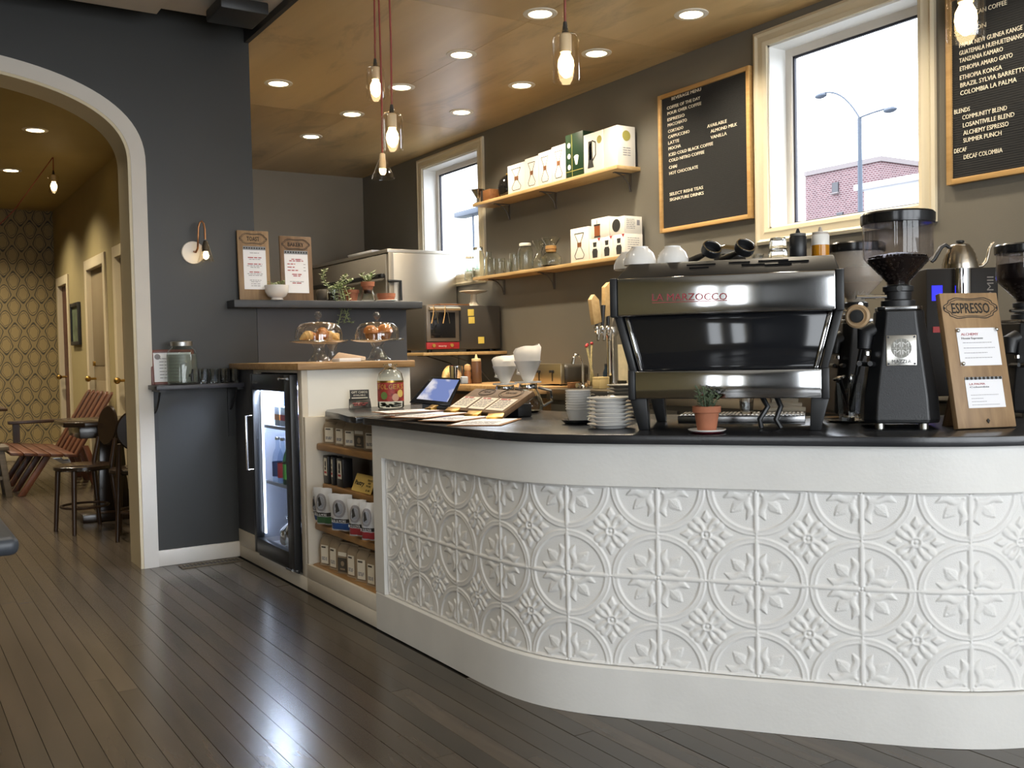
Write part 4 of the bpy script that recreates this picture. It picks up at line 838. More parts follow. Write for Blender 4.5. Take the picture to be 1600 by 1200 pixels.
row((515, 529, 543, 557, 572, 588), 870, 1.80, SHZ['d'], ['kraft coffee bag on the bottom shelf, %s from the fridge' % nth[i] for i in range(6)], 'coffee bags on the bottom shelf', (0, 0, 1, 0, 0, 0), .084, .150, .055)
# second shelf: three black boxes with white labels, a dark red panel book and a yellow card
bb_ = mat('box_black', '#1d1c1c', .35)
for i, (y, w_, rz) in enumerate(((onx(521, 730, 1.85).y, .06, .0), (onx(531, 730, 1.85).y, .03, .0), (onx(543, 730, 1.85).y, .075, .0))):
    r = thing('gift_box', ('black box with a white label nearest the fridge on the second shelf', 'narrow black box between two wider black boxes', 'wide black box with a white label beside the yellow card')[i], 'box', (1.835, y, SHZ['b']+.001), rz, 'black boxes on the second shelf'); h = .135
    obj('box_body', G().box(-.025, .025, -w_/2, w_/2, 0, h), bb_, r, bevel=.002); f = Face((1.81, y+w_/2, SHZ['b']), (0, -1, 0), (0, 0, 1), r)
    g = G(); f.rect(g, w_*.2, w_*.8, h*.3, h*.93); f.out('white_label', g, kraftlab); g = G(); f.lift = .0018; f.poly(g, disc(w_*.5, h*.72, w_*.13, 10, 1, 2)); f.rect(g, w_*.36, w_*.6, h*.5, h*.6); f.out('figure_print', g, ink); g = G(); f.rect(g, w_*.28, w_*.72, h*.38, h*.45); f.out('red_print', g, red)
CY = onx(569, 740, 1.835).y; r = thing('red_carton', 'dark red carton standing behind the yellow card', 'box', (1.94, 3.96, SHZ['b']+.001)); obj('carton_body', G().box(-.04, .04, -.14, .13, 0, .14), mat('carton_oxblood', '#5a1f20', .5), r, bevel=.002)
r = thing('price_card', 'yellow card with black lettering leaning on the dark red carton', 'card', (1.835, CY, SHZ['b']+.001))
obj('card_sheet', G().add([(-.02, -.105, 0), (-.02, .105, 0), (.012, .105, .075), (.012, -.105, .075), (-.017, -.105, 0), (-.017, .105, 0), (.015, .105, .075), (.015, -.105, .075)], [(0,3,2,1),(4,5,6,7),(0,1,5,4),(1,2,6,5),(2,3,7,6),(3,0,4,7)]), mat('card_yellow', '#d8b968', .6), r, smooth=0)
f = Face((1.815, CY+.105, SHZ['b']), (0, -1, 0), Vector((.032, 0, .075)), r); f.text('Pastry', .015, .032, .10, .02, ink, bold=.02); f.text('TREATS', .135, .056, .055, .009, ink); f.text('AND', .15, .043, .03, .009, ink); f.text('MORE', .14, .030, .05, .009, ink); f.text('$ 10', .15, .010, .04, .009, ink)
# third shelf: printed snack bags
bagw = mat('snack_bag_white', '#cfcfd0', .35, bump=.5, bscale=18); grey5 = mat('bag_ring_grey', '#8e9096', .5)
def snack_bag(y, x, h, w_, rz, tilt, band, label, base):
    r = thing('chips_bag', label, 'snack bag', (x, y, SHZ['c']+.012), group='snack bags on the third shelf', rot=(0, tilt, rz)); n, m = 9, 9; g = G()
    vs = []; fs = []
    for s_ in (-1, 1):
        for j in range(m):
            v = j/(m-1)
            for i in range(n):
                u = i/(n-1)*2-1; b_ = max(0, 1-abs(u)**2.4)*max(0, math.sin(PI*min(1, max(0, v)))**.6); vs.append((s_*(.024*b_+.001)+.003*math.sin(7*u+5*v), u*w_/2*(1-.05*math.sin(PI*v)), v*h))
    for s_ in (0, 1):
        for j in range(m-1):
            for i in range(n-1): a = s_*n*m+j*n+i; fs.append((a, a+1, a+n+1, a+n))
    for i in range(n-1): fs += [(i, i+1, n*m+i+1, n*m+i), ((m-1)*n+i, n*m+(m-1)*n+i, n*m+(m-1)*n+i+1, (m-1)*n+i+1)]
    for j in range(m-1): fs += [(j*n, n*m+j*n, n*m+j*n+n, j*n+n), (j*n+n-1, j*n+2*n-1, n*m+j*n+2*n-1, n*m+j*n+n-1)]
    obj('bag_film', g.add(vs, fs), bagw, r)
    def skin(u, v, d=.0015): b_ = max(0, 1-abs(u)**2.4)*max(0, math.sin(PI*v))**.6; return (-(.024*b_+.001)+.003*math.sin(7*u+5*v)-d, u*w_/2*(1-.05*math.sin(PI*v)), v*h)
    def patch(name, u0, u1, v0, v1, mm, d=.0015):
        g = G(); k = 7; vs = [skin(-(u0+(u1-u0)*i/k), v0+(v1-v0)*j/k, d) for j in range(k+1) for i in range(k+1)]; g.add(vs, [(j*(k+1)+i, j*(k+1)+i+1, (j+1)*(k+1)+i+1, (j+1)*(k+1)+i) for j in range(k) for i in range(k)]); obj(name, g, mm, r)
    def ringp(name, cu, cv, r0, r1, mm, d, sv=.40):
        g = G(); k = 20; vs = [skin(-(cu+q*math.cos(2*PI*i/k)), cv+q*sv*math.sin(2*PI*i/k), d) for q in (r0, r1) for i in range(k)]; g.add(vs, [(i, (i+1) % k, k+(i+1) % k, k+i) for i in range(k)]); obj(name, g, mm, r)
    patch('color_band', -.93, .93, .05, .24, base); patch('black_band', -.9, .9, .26, .36, ink, .002); ringp('ring_print', 0, .63, .42, .60, inkgrey, .002); ringp('ring_fill', 0, .63, .02, .40, grey5, .002)
    g = G(); pts = [(-.18, .52), (.12, .58), (-.05, .80), (-.2, .74)]; g.add([skin(-u, v, .0035) for u, v in pts], [(0, 1, 2, 3)]); obj('bird_print', g, ink, r)
    M4 = Matrix.LocRotScale(r.location, r.rotation_euler, r.scale); R3 = M4.to_3x3()
    a = M4 @ Vector(skin(.62, .275, .003)); b_ = M4 @ Vector(skin(-.62, .275, .003)); put_text(('SEA & MORE', 'BOULDER')[band], a, b_, .012, bagw, r, up=R3 @ Vector((0, 0, 1)), lift=.010)
bl, gr, rd = mat('band_blue', '#2f5390', .4), mat('band_green', '#3f6b45', .4), mat('band_red', '#a83a3f', .4)
for i, (px, x, h, w_, rz, tl, bd_, bs, lb) in enumerate(((500, 1.765, .15, .07, .3, .10, 0, bl, 'snack bag with a blue band squeezed beside the fridge side of the shelf'), (509, 1.752, .178, .115, .45, .10, 0, gr, 'snack bag with a green band on the third shelf'),
        (536, 1.75, .172, .135, .5, .10, 0, bl, 'plump snack bag with a blue band in the middle of the shelf'), (560, 1.752, .165, .105, .5, .06, 1, rd, 'snack bag with a red band, first of two'), (578, 1.752, .165, .095, .5, .06, 1, rd, 'snack bag with a red band beside the counter end'))):
    snack_bag(onx(px, 790, x).y, x, h, w_, rz, -tl, bd_, lb, bs)
# ------------------------------------------------------------------ espresso machine
MO = Vector((2.217, 2.2145, CT)); MU = Vector((.6425, -.7663, 0)); MW = Vector((.7663, .6425, 0)); MRZ = math.atan2(MU.y, MU.x)
def mat_at(x, y, off, zz=None): return onp(x, y, MO+MW*off, MW)
mirror = mat('polished_steel', '#b5b5b5', .10, 1, vary=.04, scale=3); steelg = mat('steel_grey_satin', '#8f8f8f', .22, 1); gblack = mat('glass_black', '#1b1c1f', .07); pblack = mat('powder_black', '#1a1b1d', .42); dgrey = mat('dark_grey_metal', '#3a3a3c', .35, .6)
em = thing('espresso_machine', 'wide polished steel and black espresso machine on angled black legs', 'espresso machine', MO+Vector((0, 0, .0006)), MRZ)
for x in (-.275, .275):
    for y in (.035, .40): s_ = 1 if x > 0 else -1; obj('leg', G().frustum(0, (x-.012*s_-.016, x-.012*s_+.016, y-.018, y+.018), .105, (x+.004*s_-.027, x+.004*s_+.027, y-.026, y+.026)), pblack, em, bevel=.003)
obj('base_body', G().box(-.283, .283, .015, .45, .10, .19), pblack, em, bevel=.004)
obj('lower_panel', G().box(-.283, .283, -.012, .014, .102, .189), mirror, em, bevel=.003)
for x in (-1, 1): obj('lower_end_cap', G().box(min(x*.284, x*.306), max(x*.284, x*.306), -.016, .45, .098, .193), pblack, em, bevel=.004)
obj('splash_panel', G().prismy([(-.277, .19), (.277, .19), (.323, .365), (-.323, .365)], .02, .05), gblack, em, bevel=.002)
for x in (-1, 1):
    obj('edge_strip', G().prismy([(x*.262, .192), (x*.274, .192), (x*.319, .363), (x*.305, .363)][::x], .010, .020), mirror, em, bevel=.001)
    obj('side_arm', G().prismy([(x*.279, .185), (x*.301, .185), (x*.350, .37), (x*.325, .37)][::x], -.008, .43), pblack, em, bevel=.004)
obj('group_body', G().box(-.30, .30, .06, .40, .25, .37), pblack, em, bevel=.01)
tp = obj('upper_panel', G().box(-.332, .326, -.034, 0, .365, .484), mirror, em, bevel=.004, seg=3)
obj('upper_body', G().box(-.33, .326, 0.001, .45, .367, .484), pblack, em, bevel=.004)
for x0, x1 in ((-.356, -.333), (.327, .350)): obj('upper_end_cap', G().box(x0, x1, -.037, .45, .362, .486), pblack, em, bevel=.004)
tr_ = obj('cup_tray', G().frustum(.485, (-.338, .338, -.015, .45), .535, (-.308, .322, .045, .42)), pblack, em, bevel=.004)
for i, (x0, x1, z) in enumerate(((-.12, -.03, .522), (-.11, -.05, .511), (.01, .075, .524), (.05, .12, .514), (.10, .19, .525), (.16, .25, .519), (.12, .2, .511))):
    y = -.015+(z-.485)/.05*.06; obj('vent_slot', G().box(x0, x1, y-.0035, y+.006, z-.002, z+.002), mat('slot_black', '#0c0c0d', .8, spec=.1), em, bevel=0)
put_text('LA MARZOCCO', mat_at(1019, 470, -.036), mat_at(1136, 468.5, -.036), .022, mat('badge_red', '#8e1d20', .35), em, ext=.002)
a, b = mat_at(1019, 470.5, -.0365), mat_at(1136, 469, -.0365); im = wm(em).inverted(); a, b = im @ a, im @ b
obj('badge_underline', G().box(a.x, b.x, a.y-.001, a.y+.001, (a.z+b.z)/2-.0042, (a.z+b.z)/2-.0022), mat('badge_red', '#8e1d20'), em)
kn = obj('steam_knob', G().lathe([(.004, -.02), (.033, -.018), (.036, -.008), (.036, .004), (.030, .009), (.022, .006), (.022, .010), (.001, .012)], 26), mat('knob_wood', '#a58a68', .5), em, loc=(.388, .02, .345), rot=(PI/2, 0, -.25))
obj('knob_hub', G().lathe([(.0205, .0101), (.018, .016), (.001, .017)], 20), pblack, kn); obj('knob_shaft', G().tube([(0, 0, -.018), (-.012, 0, -.06), (-.04, 0, -.06)], .008, 8), pblack, kn)
for k in range(2): obj('steam_wand', G().tube([(.10+.045*k, .10, .105), (.12+.04*k, .085, .07), (.095+.05*k, .08, .03), (.10+.06*k, .085, .004)], .0085, 8), pblack, em)
# things standing on the cup tray
ceram = mat('ceramic_white', '#e4e2de', .15, coat=.3); TT = CT+.535
def on_tray(px, off): q = mat_at(px, 400, off); return Vector((q.x, q.y, TT))
for i, (x, off, s_, lab) in enumerate(((1000, .11, 1.0, 'white cup turned upside down at the end of the machine top'), (1051, .12, .97, 'white cup turned upside down, second on the machine top'), (983, .26, .95, 'white cup turned upside down behind the end cup'))):
    p = on_tray(x, off); k = mpp(p)*s_; r = thing('cappuccino_cup', lab, 'cup', p, group='cups on the espresso machine')
    obj('cup_body', G().lathe([(24*k, 0), (25.5*k, .0015), (25*k, 8*k), (21*k, 19*k), (14*k, 26*k), (13*k, 27*k), (13*k, 29*k), (11.5*k, 29*k), (11*k, 27*k), (.001, 27*k)], 30), ceram, r)
    obj('cup_handle', G().tube([(0, 23*k, 6*k), (0, 33*k, 8*k), (0, 32*k, 17*k), (0, 20*k, 18*k)], 2.2*k, 8), ceram, r)
for i, (x, lab) in enumerate(((1108, 'black portafilter lying upturned beside the white cups'), (1160, 'black portafilter lying upturned beside the glasses'))):
    p = on_tray(x, .12); r = thing('portafilter', lab, 'portafilter', p, MRZ, 'portafilters on the espresso machine'); r.scale = (.86, .86, .86)
    h_ = obj('head', G().lathe([(.012, 0), (.034, .006), (.037, .014), (.037, .034), (.034, .036), (.031, .034), (.029, .012), (.001, .010)], 26), pblack, r, loc=(.0, 0, .032), rot=(.62, .55, 0))
    obj('basket_rim', G().torus((0, 0, .036), .034, .0028), chrome, h_); obj('handle', G().tube([(-.02, .03, .035), (-.05, .07, .028), (-.085, .12, .019)], [.009, .013, .015], 10), pblack, r)
p = on_tray(1142, .30); r = thing('milk_frother', 'chrome steam pitcher lying behind the portafilters', 'pitcher', p, MRZ); obj('pitcher_body', G().tube([(-.055, 0, .036), (-.02, 0, .038), (.035, 0, .036), (.05, 0, .036)], [.028, .036, .03, .026], 18), chrome, r)
tum = realglass('tumbler_glass', '#f4f6f6', 1.5)
def tumbler(p, R, H, label, grp, name='tumbler', up=True, cat='glass', m=None):
    r = thing(name, label, cat, p, group=grp); pr = [(.78*R, 0), (.80*R, .02*H), (.86*R, .3*H), (R, H), (.94*R, H), (.80*R, .32*H), (.72*R, .12*H), (.001, .10*H)]
    if not up: pr = [(a, H-b) for a, b in pr]
    obj('glass_body', G().lathe([(.001, 0 if up else H)]+pr, 10, cap0=False, cap1=False), m or tum, r, smooth=20); return r
k = mpp(on_tray(1215, .14)); tumbler(on_tray(1216, .14), 17*k, 17*k, 'clear shot glass turned upside down under another on the machine', 'glasses on the espresso machine', up=False)
q = on_tray(1216, .14); q.z += 17*k+.0005; tumbler(q, 15*k, 17*k, 'clear shot glass standing on top of the upturned glass', 'glasses on the espresso machine', up=False)
for i, x in enumerate((1184, 1196)): tumbler(on_tray(x, .10+.10*i), 10*k, 9*k, ('low clear glass beside the portafilter', 'low clear glass behind the stacked glasses')[i], 'glasses on the espresso machine')
def squeeze(name, p, R, H, label, body, capm, tip, fill=None, grp=None):
    r = thing(name, label, 'squeeze bottle', p, group=grp); obj('bottle_body', G().lathe([(R*.95, 0), (R, H*.02), (R, H*.72), (R*.9, H*.76)], 20), body, r)
    obj('screw_cap', G().lathe([(R*.92, H*.755), (R*.92, H*.83), (R*.5, H*.85)], 20), capm, r); obj('nozzle', G().lathe([(R*.32, H*.845), (R*.12, H)], 12), tip, r)
    if fill: obj('contents', G().lathe([(R*1.004, H*.03), (R*1.004, H*.42)], 20, cap0=False, cap1=False), fill, r)
    return r
p = on_tray(1247, .14); squeeze('squeeze_bottle', p, 13*k, 47*k, 'black squeeze bottle on the machine beside the amber one', pblack, mat('cap_grey', '#5c5a56', .5), pblack)
p = on_tray(1282, .16); squeeze('squeeze_bottle', p, 13.5*k, 49*k, 'squeeze bottle of amber syrup at the end of the machine top', mat('bottle_white_plastic', '#e8e6e0', .35), mat('cap_cloudy', '#b5aca0', .4), mat('cap_cloudy', '#b5aca0', .4), mat('syrup_amber', '#b97a16', .15))

# ------------------------------------------------------------------ grinders
hop = glass('hopper_plastic', (.86, .85, .87), .9, 1.5, .05); beans_m = mat('coffee_beans_dark', '#1d1512', .35, vary=.4, scale=90); frost = milky('hopper_frosted', (.9, .88, .85), '#cfc8be', .35)
def loft(g, secs, n=8):      # sections: (z, half width, y front, y back, chamfer)
    vs = []; fs = []
    for z, a, y0, y1, c in secs: vs += [(-a+c, y0, z), (a-c, y0, z), (a, y0+c, z), (a, y1-c, z), (a-c, y1, z), (-a+c, y1, z), (-a, y1-c, z), (-a, y0+c, z)]
    for i in range(len(secs)-1):
        for k in range(8): k2 = (k+1) % 8; fs.append((i*8+k, i*8+k2, (i+1)*8+k2, (i+1)*8+k))
    fs += [tuple(range(8))[::-1], tuple((len(secs)-1)*8+k for k in range(8))]; return g.add(vs, fs)
def grinder(p, rz, sc, label, name='coffee_grinder', hopper=hop, fill=True, plate=True):
    r = thing(name, label, 'coffee grinder', p, rz); r.scale = (sc, sc, sc)
    obj('body', loft(G(), [(.018, .108, 0, .25, .034), (.03, .112, -.002, .252, .036), (.10, .108, .004, .245, .036), (.22, .090, .014, .225, .032), (.33, .073, .022, .20, .028), (.368, .070, .024, .19, .028)]), mat('grinder_black', '#121315', .36, bump=.15, bscale=300), r, smooth=12, bevel=.004)
    for x in (-.064, .064): obj('foot', G().cyl((x, .035, 0), .014, .02), mat('foot_aluminium', '#b0aea8', .3, 1), r)
    obj('top_plate', loft(G(), [(.369, .066, .03, .185, .02), (.381, .066, .03, .185, .02)]), steelg, r, bevel=.002)
    cx, cy = 0, .108
    obj('collar', G().lathe([(.052, .381), (.052, .40), (.040, .404), (.040, .428), (.046, .43), (.046, .445), (.036, .449)], 26, (cx, cy, 0)), pblack, r)
    obj('collar_screw', G().tube([(0, cy-.04, .437), (0, cy-.053, .437)], .009, 12), chrome, r)
    hp_ = [(.034, .449), (.036, .462), (.103, .535), (.106, .545), (.106, .655)]
    obj('hopper', G().lathe(hp_+[(a-.0025, b) for a, b in hp_[::-1]], 36, (cx, cy, 0), cap0=False, cap1=False), hopper, r)
    obj('hopper_lid', G().lathe([(.1035, .640), (.1105, .642), (.112, .650), (.112, .672), (.106, .678), (.04, .682), (.001, .683)], 36, (cx, cy, 0)), mat('lid_black', '#17181a', .2), r)
    if fill:
        g = G().lathe([(.030, .452), (.033, .464), (.088, .524), (.092, .532), (.06, .545), (.03, .551), (.001, .553)], 24, (cx, cy, 0)); rr = random.Random(5)
        for i in range(420):
            a = rr.uniform(0, 2*PI); t = rr.random()
            if t < .5: q = rr.random()**.5*.09; z = .551-q*.18+.002
            else: v = rr.random(); q = .034+v*.056; z = .465+v*.062
            g.sph((cx+q*math.cos(a), cy+q*math.sin(a), z), (.0045, .0055, .0038), 6, 4)
        o = obj('beans', g, beans_m, r); o['kind'] = 'stuff'
    # portafilter fork, chute and switch on the side towards the machine
    obj('chute', G().tube([(-.07, .07, .31), (-.10, .07, .30), (-.105, .065, .25)], [.03, .03, .022], 12), pblack, r); obj('fork', G().tube([(-.085, .09, .20), (-.125, .03, .205), (-.125, -.01, .205)], .008, 8), pblack, r); obj('fork', G().tube([(-.07, .05, .20), (-.095, .0, .205), (-.095, -.03, .205)], .008, 8), pblack, r)
    obj('fork_screw', G().cyl((-.10, .03, .23), .01, .012), chrome, r); obj('adjust_lever', G().tube([(-.04, .05, .413), (-.13, .03, .413)], .006, 8), chrome, r)
    if plate:
        pl_ = obj('name_plate', G().box(-.045, .043, -.001, .003, .197, .292), mat('plate_steel', '#c6c4be', .25, 1), r, bevel=.003); pl_.location = (0, -.0082, 0); pl_.rotation_euler = (-.083, 0, 0)
        for x in (-.039, .037):
            for z in (.203, .286): obj('rivet', G().tube([(x, -.0005, z), (x, -.003, z)], .0032, 8), dgrey, pl_)
        f = Face(wm(pl_) @ Vector((-.045, -.001, .197)), wm(r).to_3x3() @ Vector((1, 0, 0)), wm(pl_).to_3x3() @ Vector((0, 0, 1)), pl_, .0006); f.p = pl_; f.inv = wm(pl_).inverted()
        k = sc; g = G(); f.poly(g, disc(.044*k, .054*k, .030*k, 28)); f.out('emblem_disc', g, mat('emblem_grey', '#77766f', .35, .6))
        f.lift = .0014; g = G(); [f.rect(g, (.044+d_)*k-.0006, (.044+d_)*k+.0006, .026*k, .082*k) for d_ in (-.015, 0, .015)]; f.rect(g, .016*k, .072*k, .0535*k, .0545*k); f.out('emblem_grid', g, mat('plate_steel', '#c6c4be'))
        f.text('MM', .022*k, .058*k, .044*k, .016*k, mat('plate_steel', '#c6c4be')); f.text('MM', .022*k, .034*k, .044*k, .016*k, mat('plate_steel', '#c6c4be')); f.text('MAZZER', .016*k, .008*k, .056*k, .011*k, dgrey)
    return r
gp = Vector((2.632, 1.888, CT)); gr1 = grinder(gp-MW*.03, MRZ+.02, .985, 'black coffee grinder with a big hopper of dark beans and metal name plate')
p2 = onz(1345, 647, CT); p2.z = CT
gr2 = grinder(Vector((2.914, 2.231, CT)), MRZ+.3, .92, 'second black grinder with a frosted hopper behind the first', hopper=frost, fill=False, plate=False)
obj('ground_coffee', G().lathe([(.033, .462), (.09, .522), (.09, .58), (.001, .59)], 24, (0, .108, 0)), mat('hopper_contents_tan', '#b39a7c', .7), gr2)
p3 = onz(1612, 676, CT); p3.z = CT
gr3 = grinder(onz(1634, 652, CT), MRZ+.5, .88, 'grinder at the edge of the frame with a hopper full of dark beans', plate=False)
obj('bean_fill', G().lathe([(.033, .462), (.0985, .535), (.1015, .545), (.1015, .60), (.001, .61)], 24, (0, .108, 0)), beans_m, gr3)
# hot brewer and gooseneck kettle at the wall counter
BCZ = .90
p = Vector((3.98, 2.40, BCZ)); br = thing('coffee_brewer', 'tall black hot water brewer with a blue display behind the grinder', 'brewer', p, -1.0); brm = mat('brewer_dark', '#1a1613', .5, spec=.25)
br.rotation_euler = (0, 0, 0); bo = Vector((4.0, 2.40, BCZ)); br.location = bo
# face towards the bar: build in world axes relative to bo, front looks along -x and -y mixed (rotated)
br.rotation_euler = (0, 0, -.62)
IM = lambda: wm(br).inverted()
def brl(x, y, off=0):       # pixel on the brewer's front plane -> local
    n = wm(br).to_3x3() @ Vector((0, -1, 0)); q = onp(x, y, wm(br) @ Vector((0, -.16+off, 0)), n); return IM() @ q
a, b = brl(1447, 420), brl(1560, 421); t_ = a.z
obj('brewer_body', G().box(a.x, b.x, -.16, .16, .03, t_), brm, br, bevel=.006)
for x in (a.x+.04, b.x-.04):
    for y in (-.12, .12): obj('foot', G().cyl((x, y, 0), .018, .032), pblack, br)
c0, c1 = brl(1456, 470), brl(1472, 446); obj('display', G().box(c0.x, c1.x, -.163, -.158, c0.z, c1.z), glow('display_blue', (.03, .03, .95), 1.6), br)
c0, c1 = brl(1489, 560), brl(1516, 421); obj('chrome_column', G().tube([((c0.x+c1.x)/2, -.165, .25), ((c0.x+c1.x)/2, -.165, t_-.003)], (c1.x-c0.x)/2, 20), chrome, br)
c0 = brl(1465, 515); obj('red_switch', G().box(c0.x-.02, c0.x+.02, -.166, -.159, c0.z-.012, c0.z+.012), red, br)
c0 = brl(1552, 470); c1 = brl(1552, 432); W4 = wm(br)
put_text('OMII', W4 @ Vector((c0.x, -.1605, c0.z)), W4 @ Vector((c1.x, -.1605, c1.z)), .026, mat('brewer_letter', '#6b6257', .5), br, up=W4.to_3x3() @ Vector((-1, 0, 0)))
kp = W4 @ Vector((brl(1522, 418).x, -.02, t_+.0006)); k = mpp(kp); copper = mat('kettle_champagne', '#a59c8e', .22, 1)
kt = thing('gooseneck_kettle', 'champagne steel gooseneck kettle on top of the brewer', 'kettle', kp); kt.rotation_euler = (0, 0, -.55)
obj('kettle_body', G().lathe([(27*k, 0), (27.5*k, 2*k), (26*k, 8*k), (26.4*k, 10*k), (24.5*k, 15*k), (24.8*k, 17*k), (22.5*k, 22*k), (22.7*k, 24*k), (19.5*k, 29*k), (19.5*k, 31*k), (15*k, 37*k), (15*k, 38*k)], 34), copper, kt)
obj('kettle_lid', G().lathe([(15*k, 38*k), (13*k, 40*k), (3*k, 41*k)], 26), copper, kt); obj('lid_knob', G().lathe([(3*k, 41*k), (6.5*k, 43*k), (6*k, 46*k), (1*k, 47*k)], 16), pblack, kt)
obj('spout', G().tube([(24*k, 0, 5*k), (34*k, 0, 6*k), (41*k, 0, 12*k), (44*k, 0, 22*k), (46*k, 0, 32*k), (50*k, 0, 39*k), (54*k, 0, 42*k)], [4*k, 3.4*k, 2.8*k, 2.4*k, 2.1*k, 1.9*k, 1.7*k], 10), copper, kt)
obj('handle', G().tube([(-16*k, 0, 35*k), (-23*k, 0, 40*k), (-30*k, 0, 36*k), (-36*k, 0, 26*k), (-41*k, 0, 18*k), (-45*k, 0, 14*k)], [2.6*k, 3*k, 3.2*k, 3.4*k, 3.4*k, 2.8*k], 10), pblack, kt)

# ------------------------------------------------------------------ wooden clip signs
signwood = wood('sign_walnut', '#7d6245', '#a38560', .55, 4, 'Z'); signdark = wood('sign_brown', '#5d4630', '#846648', .55, 4, 'Z')
def ornate(f, name, cx, cy, a, b, lw, m, par=None):
    g = G()
    for s_ in (1.0, .9):
        pts = []
        for i in range(96):
            t = 2*PI*i/96; c_, s2 = math.cos(t), math.sin(t); e = 2/3.2; rr = 1+.055*math.cos(6*t)*s_ + .035*math.cos(10*t)
            pts.append((cx+a*s_*rr*math.copysign(abs(c_)**e, c_), cy+b*(s_ if s_ == 1 else .84)*rr*math.copysign(abs(s2)**e, s2)))
        f.line(g, pts, lw if s_ == 1 else lw*.7, closed=True)
    f.poly(g, disc(cx-a*1.06, cy, lw*1.6, 10)); f.poly(g, disc(cx+a*1.06, cy, lw*1.6, 10)); o = f.out(name, g, m); o['kind'] = 'stuff'; return o
def sign(name, label, bl, br_, H, lean, title, th=.016, m=signwood, grp=None):
    bl, br_ = Vector(bl), Vector(br_); x = (br_-bl); W = x.length; x.normalize(); back = Vector((-x.y, x.x, 0))
    r = thing(name, label, 'sign', bl); r.rotation_euler = (0, 0, math.atan2(x.y, x.x)); s_ = lean; c_ = math.sqrt(1-s_*s_)
    g = G().box(0, W, 0, th, 0, H); g.v = [(p[0], p[1]*c_+p[2]*s_, p[2]*c_-p[1]*s_+th*s_) for p in g.v]
    obj('board', g, m, r, bevel=.002); up = back*s_ + Vector((0, 0, c_))
    g = G().box(W*.3, W*.7, 0, .012, 0, H*.55); g.v = [(p[0], p[1]+p[2]*-.35+H*(s_*.62+.20)+.012, p[2]) for p in g.v]
    obj('easel_leg', g, signdark, r, bevel=.002)
    f = Face(bl+Vector((0, 0, th*s_)), x, up, r, .0006); f.W, f.H = W, H
    if title:
        ornate(f, 'scroll_frame', W*.5, H*title[1], W*title[2], H*title[3], W*.013, ink); f.text(title[0], W*(.5-title[4]/2), H*title[1]-H*title[5]*.5, W*title[4], H*title[5], ink, bold=.012)
    return r, f
def note(f, name, x0, x1, y0, y1, lines, title=None, m=paper, sub=None, band=False, pins=0, seed=1):
    t0 = f.lift; f.lift = .0012; g = G(); f.rect(g, x0, x1, y0, y1, .0006); o = f.out(name, g, m); f.lift = .0024; w_, h = x1-x0, y1-y0
    if title: f.text(title, x0+w_*.1, y1-h*.2, w_*.42, h*.065, inkred)
    if sub: f.text(sub, x0+w_*.1, y1-h*.30, w_*.52, h*.055, ink)
    if lines:
        g = G()
        for (a, b, y, c) in lines:
            if c == 0: scribble(f, g, x0+w_*a, x0+w_*b, y0+h*y, h*.022, seed)
        if g.v: f.out('fine_print', g, inkgrey)['kind'] = 'stuff'
        g = G()
        for (a, b, y, c) in lines:
            if c == 1: scribble(f, g, x0+w_*a, x0+w_*b, y0+h*y, h*.034, seed+3)
        if g.v: f.out('red_print', g, inkred)['kind'] = 'stuff'
    if band:
        g = G(); f.rect(g, x0, x1, y1-h*.02, y1+h*.07, .001); f.out('pattern_strip', g, mat('strip_grey', '#8b8f94', .6)); f.lift = .004; g = G(); n = 9
        for i in range(n): f.poly(g, disc(x0+w_*(i+.5)/n, y1+h*.025, w_*.036, 8)); 
        f.out('strip_motif', g, ink)['kind'] = 'stuff'
    f.lift = t0; return o
r, f = sign('espresso_sign', 'leaning wooden board headed ESPRESSO with two white notes pinned on', onz(1497.5, 672.5, CT), onz(1588.5, 668.5, CT), .415, .20, ('ESPRESSO', .885, .43, .075, .66, .075), .022)
W, H = f.W, f.H
note(f, 'upper_note', W*.19, W*.90, H*.455, H*.735, [(.12, .82, .60, 0), (.12, .90, .46, 0), (.12, .68, .33, 0), (.12, .78, .20, 0)], 'ALCHEMY', sub='House Espresso')
note(f, 'lower_note', W*.22, W*.86, H*.145, H*.355, [(.1, .84, .44, 0), (.1, .42, .32, 0), (.1, .52, .21, 0), (.1, .84, .10, 0)], 'LA PALMA', sub='Colombia', band=True, seed=4)
f.lift = .002
for a, b in ((.21, .715), (.88, .72), (.22, .47)): obj('pin', G().sph(f.loc(W*a, H*b, .003), .0065, 10, 6), chrome, r)
g = G(); f.poly(g, [(W*.49, H*.05), (W*.515, H*.065), (W*.54, H*.05), (W*.515, H*.03)], .003); f.out('brad', g, ink)
LZ = 1.477
menu_lines = [(.3, .7, .90, 0), (.2, .8, .78, 1), (.25, .75, .74, 0), (.18, .82, .62, 1), (.15, .85, .58, 0), (.3, .7, .54, 0), (.25, .75, .42, 1), (.15, .85, .38, 0), (.2, .8, .34, 0), (.25, .75, .22, 0), (.3, .7, .18, 0), (.3, .7, .13, 0), (.3, .7, .08, 0)]
zl = lambda x, y, dy=0: ony(x, y, DY-.046+dy)
a = zl(375, 470); b = zl(424, 470); a.z = b.z = LZ
r, f = sign('toast_sign', 'wooden board headed TOAST with a white menu sheet, above the charcoal wall', a, b, .405, .05, ('TOAST', .885, .40, .075, .40, .06), .016)
note(f, 'menu_sheet', f.W*.16, f.W*.88, f.H*.16, f.H*.735, menu_lines, band=True)
a = zl(441, 470, .008); b = zl(490.5, 470, .008); a.z = b.z = LZ
r, f = sign('bakery_sign', 'darker wooden board headed BAKERY on the grey ledge', a, b, .385, .05, ('BAKERY', .875, .40, .08, .50, .06), .016, signdark)
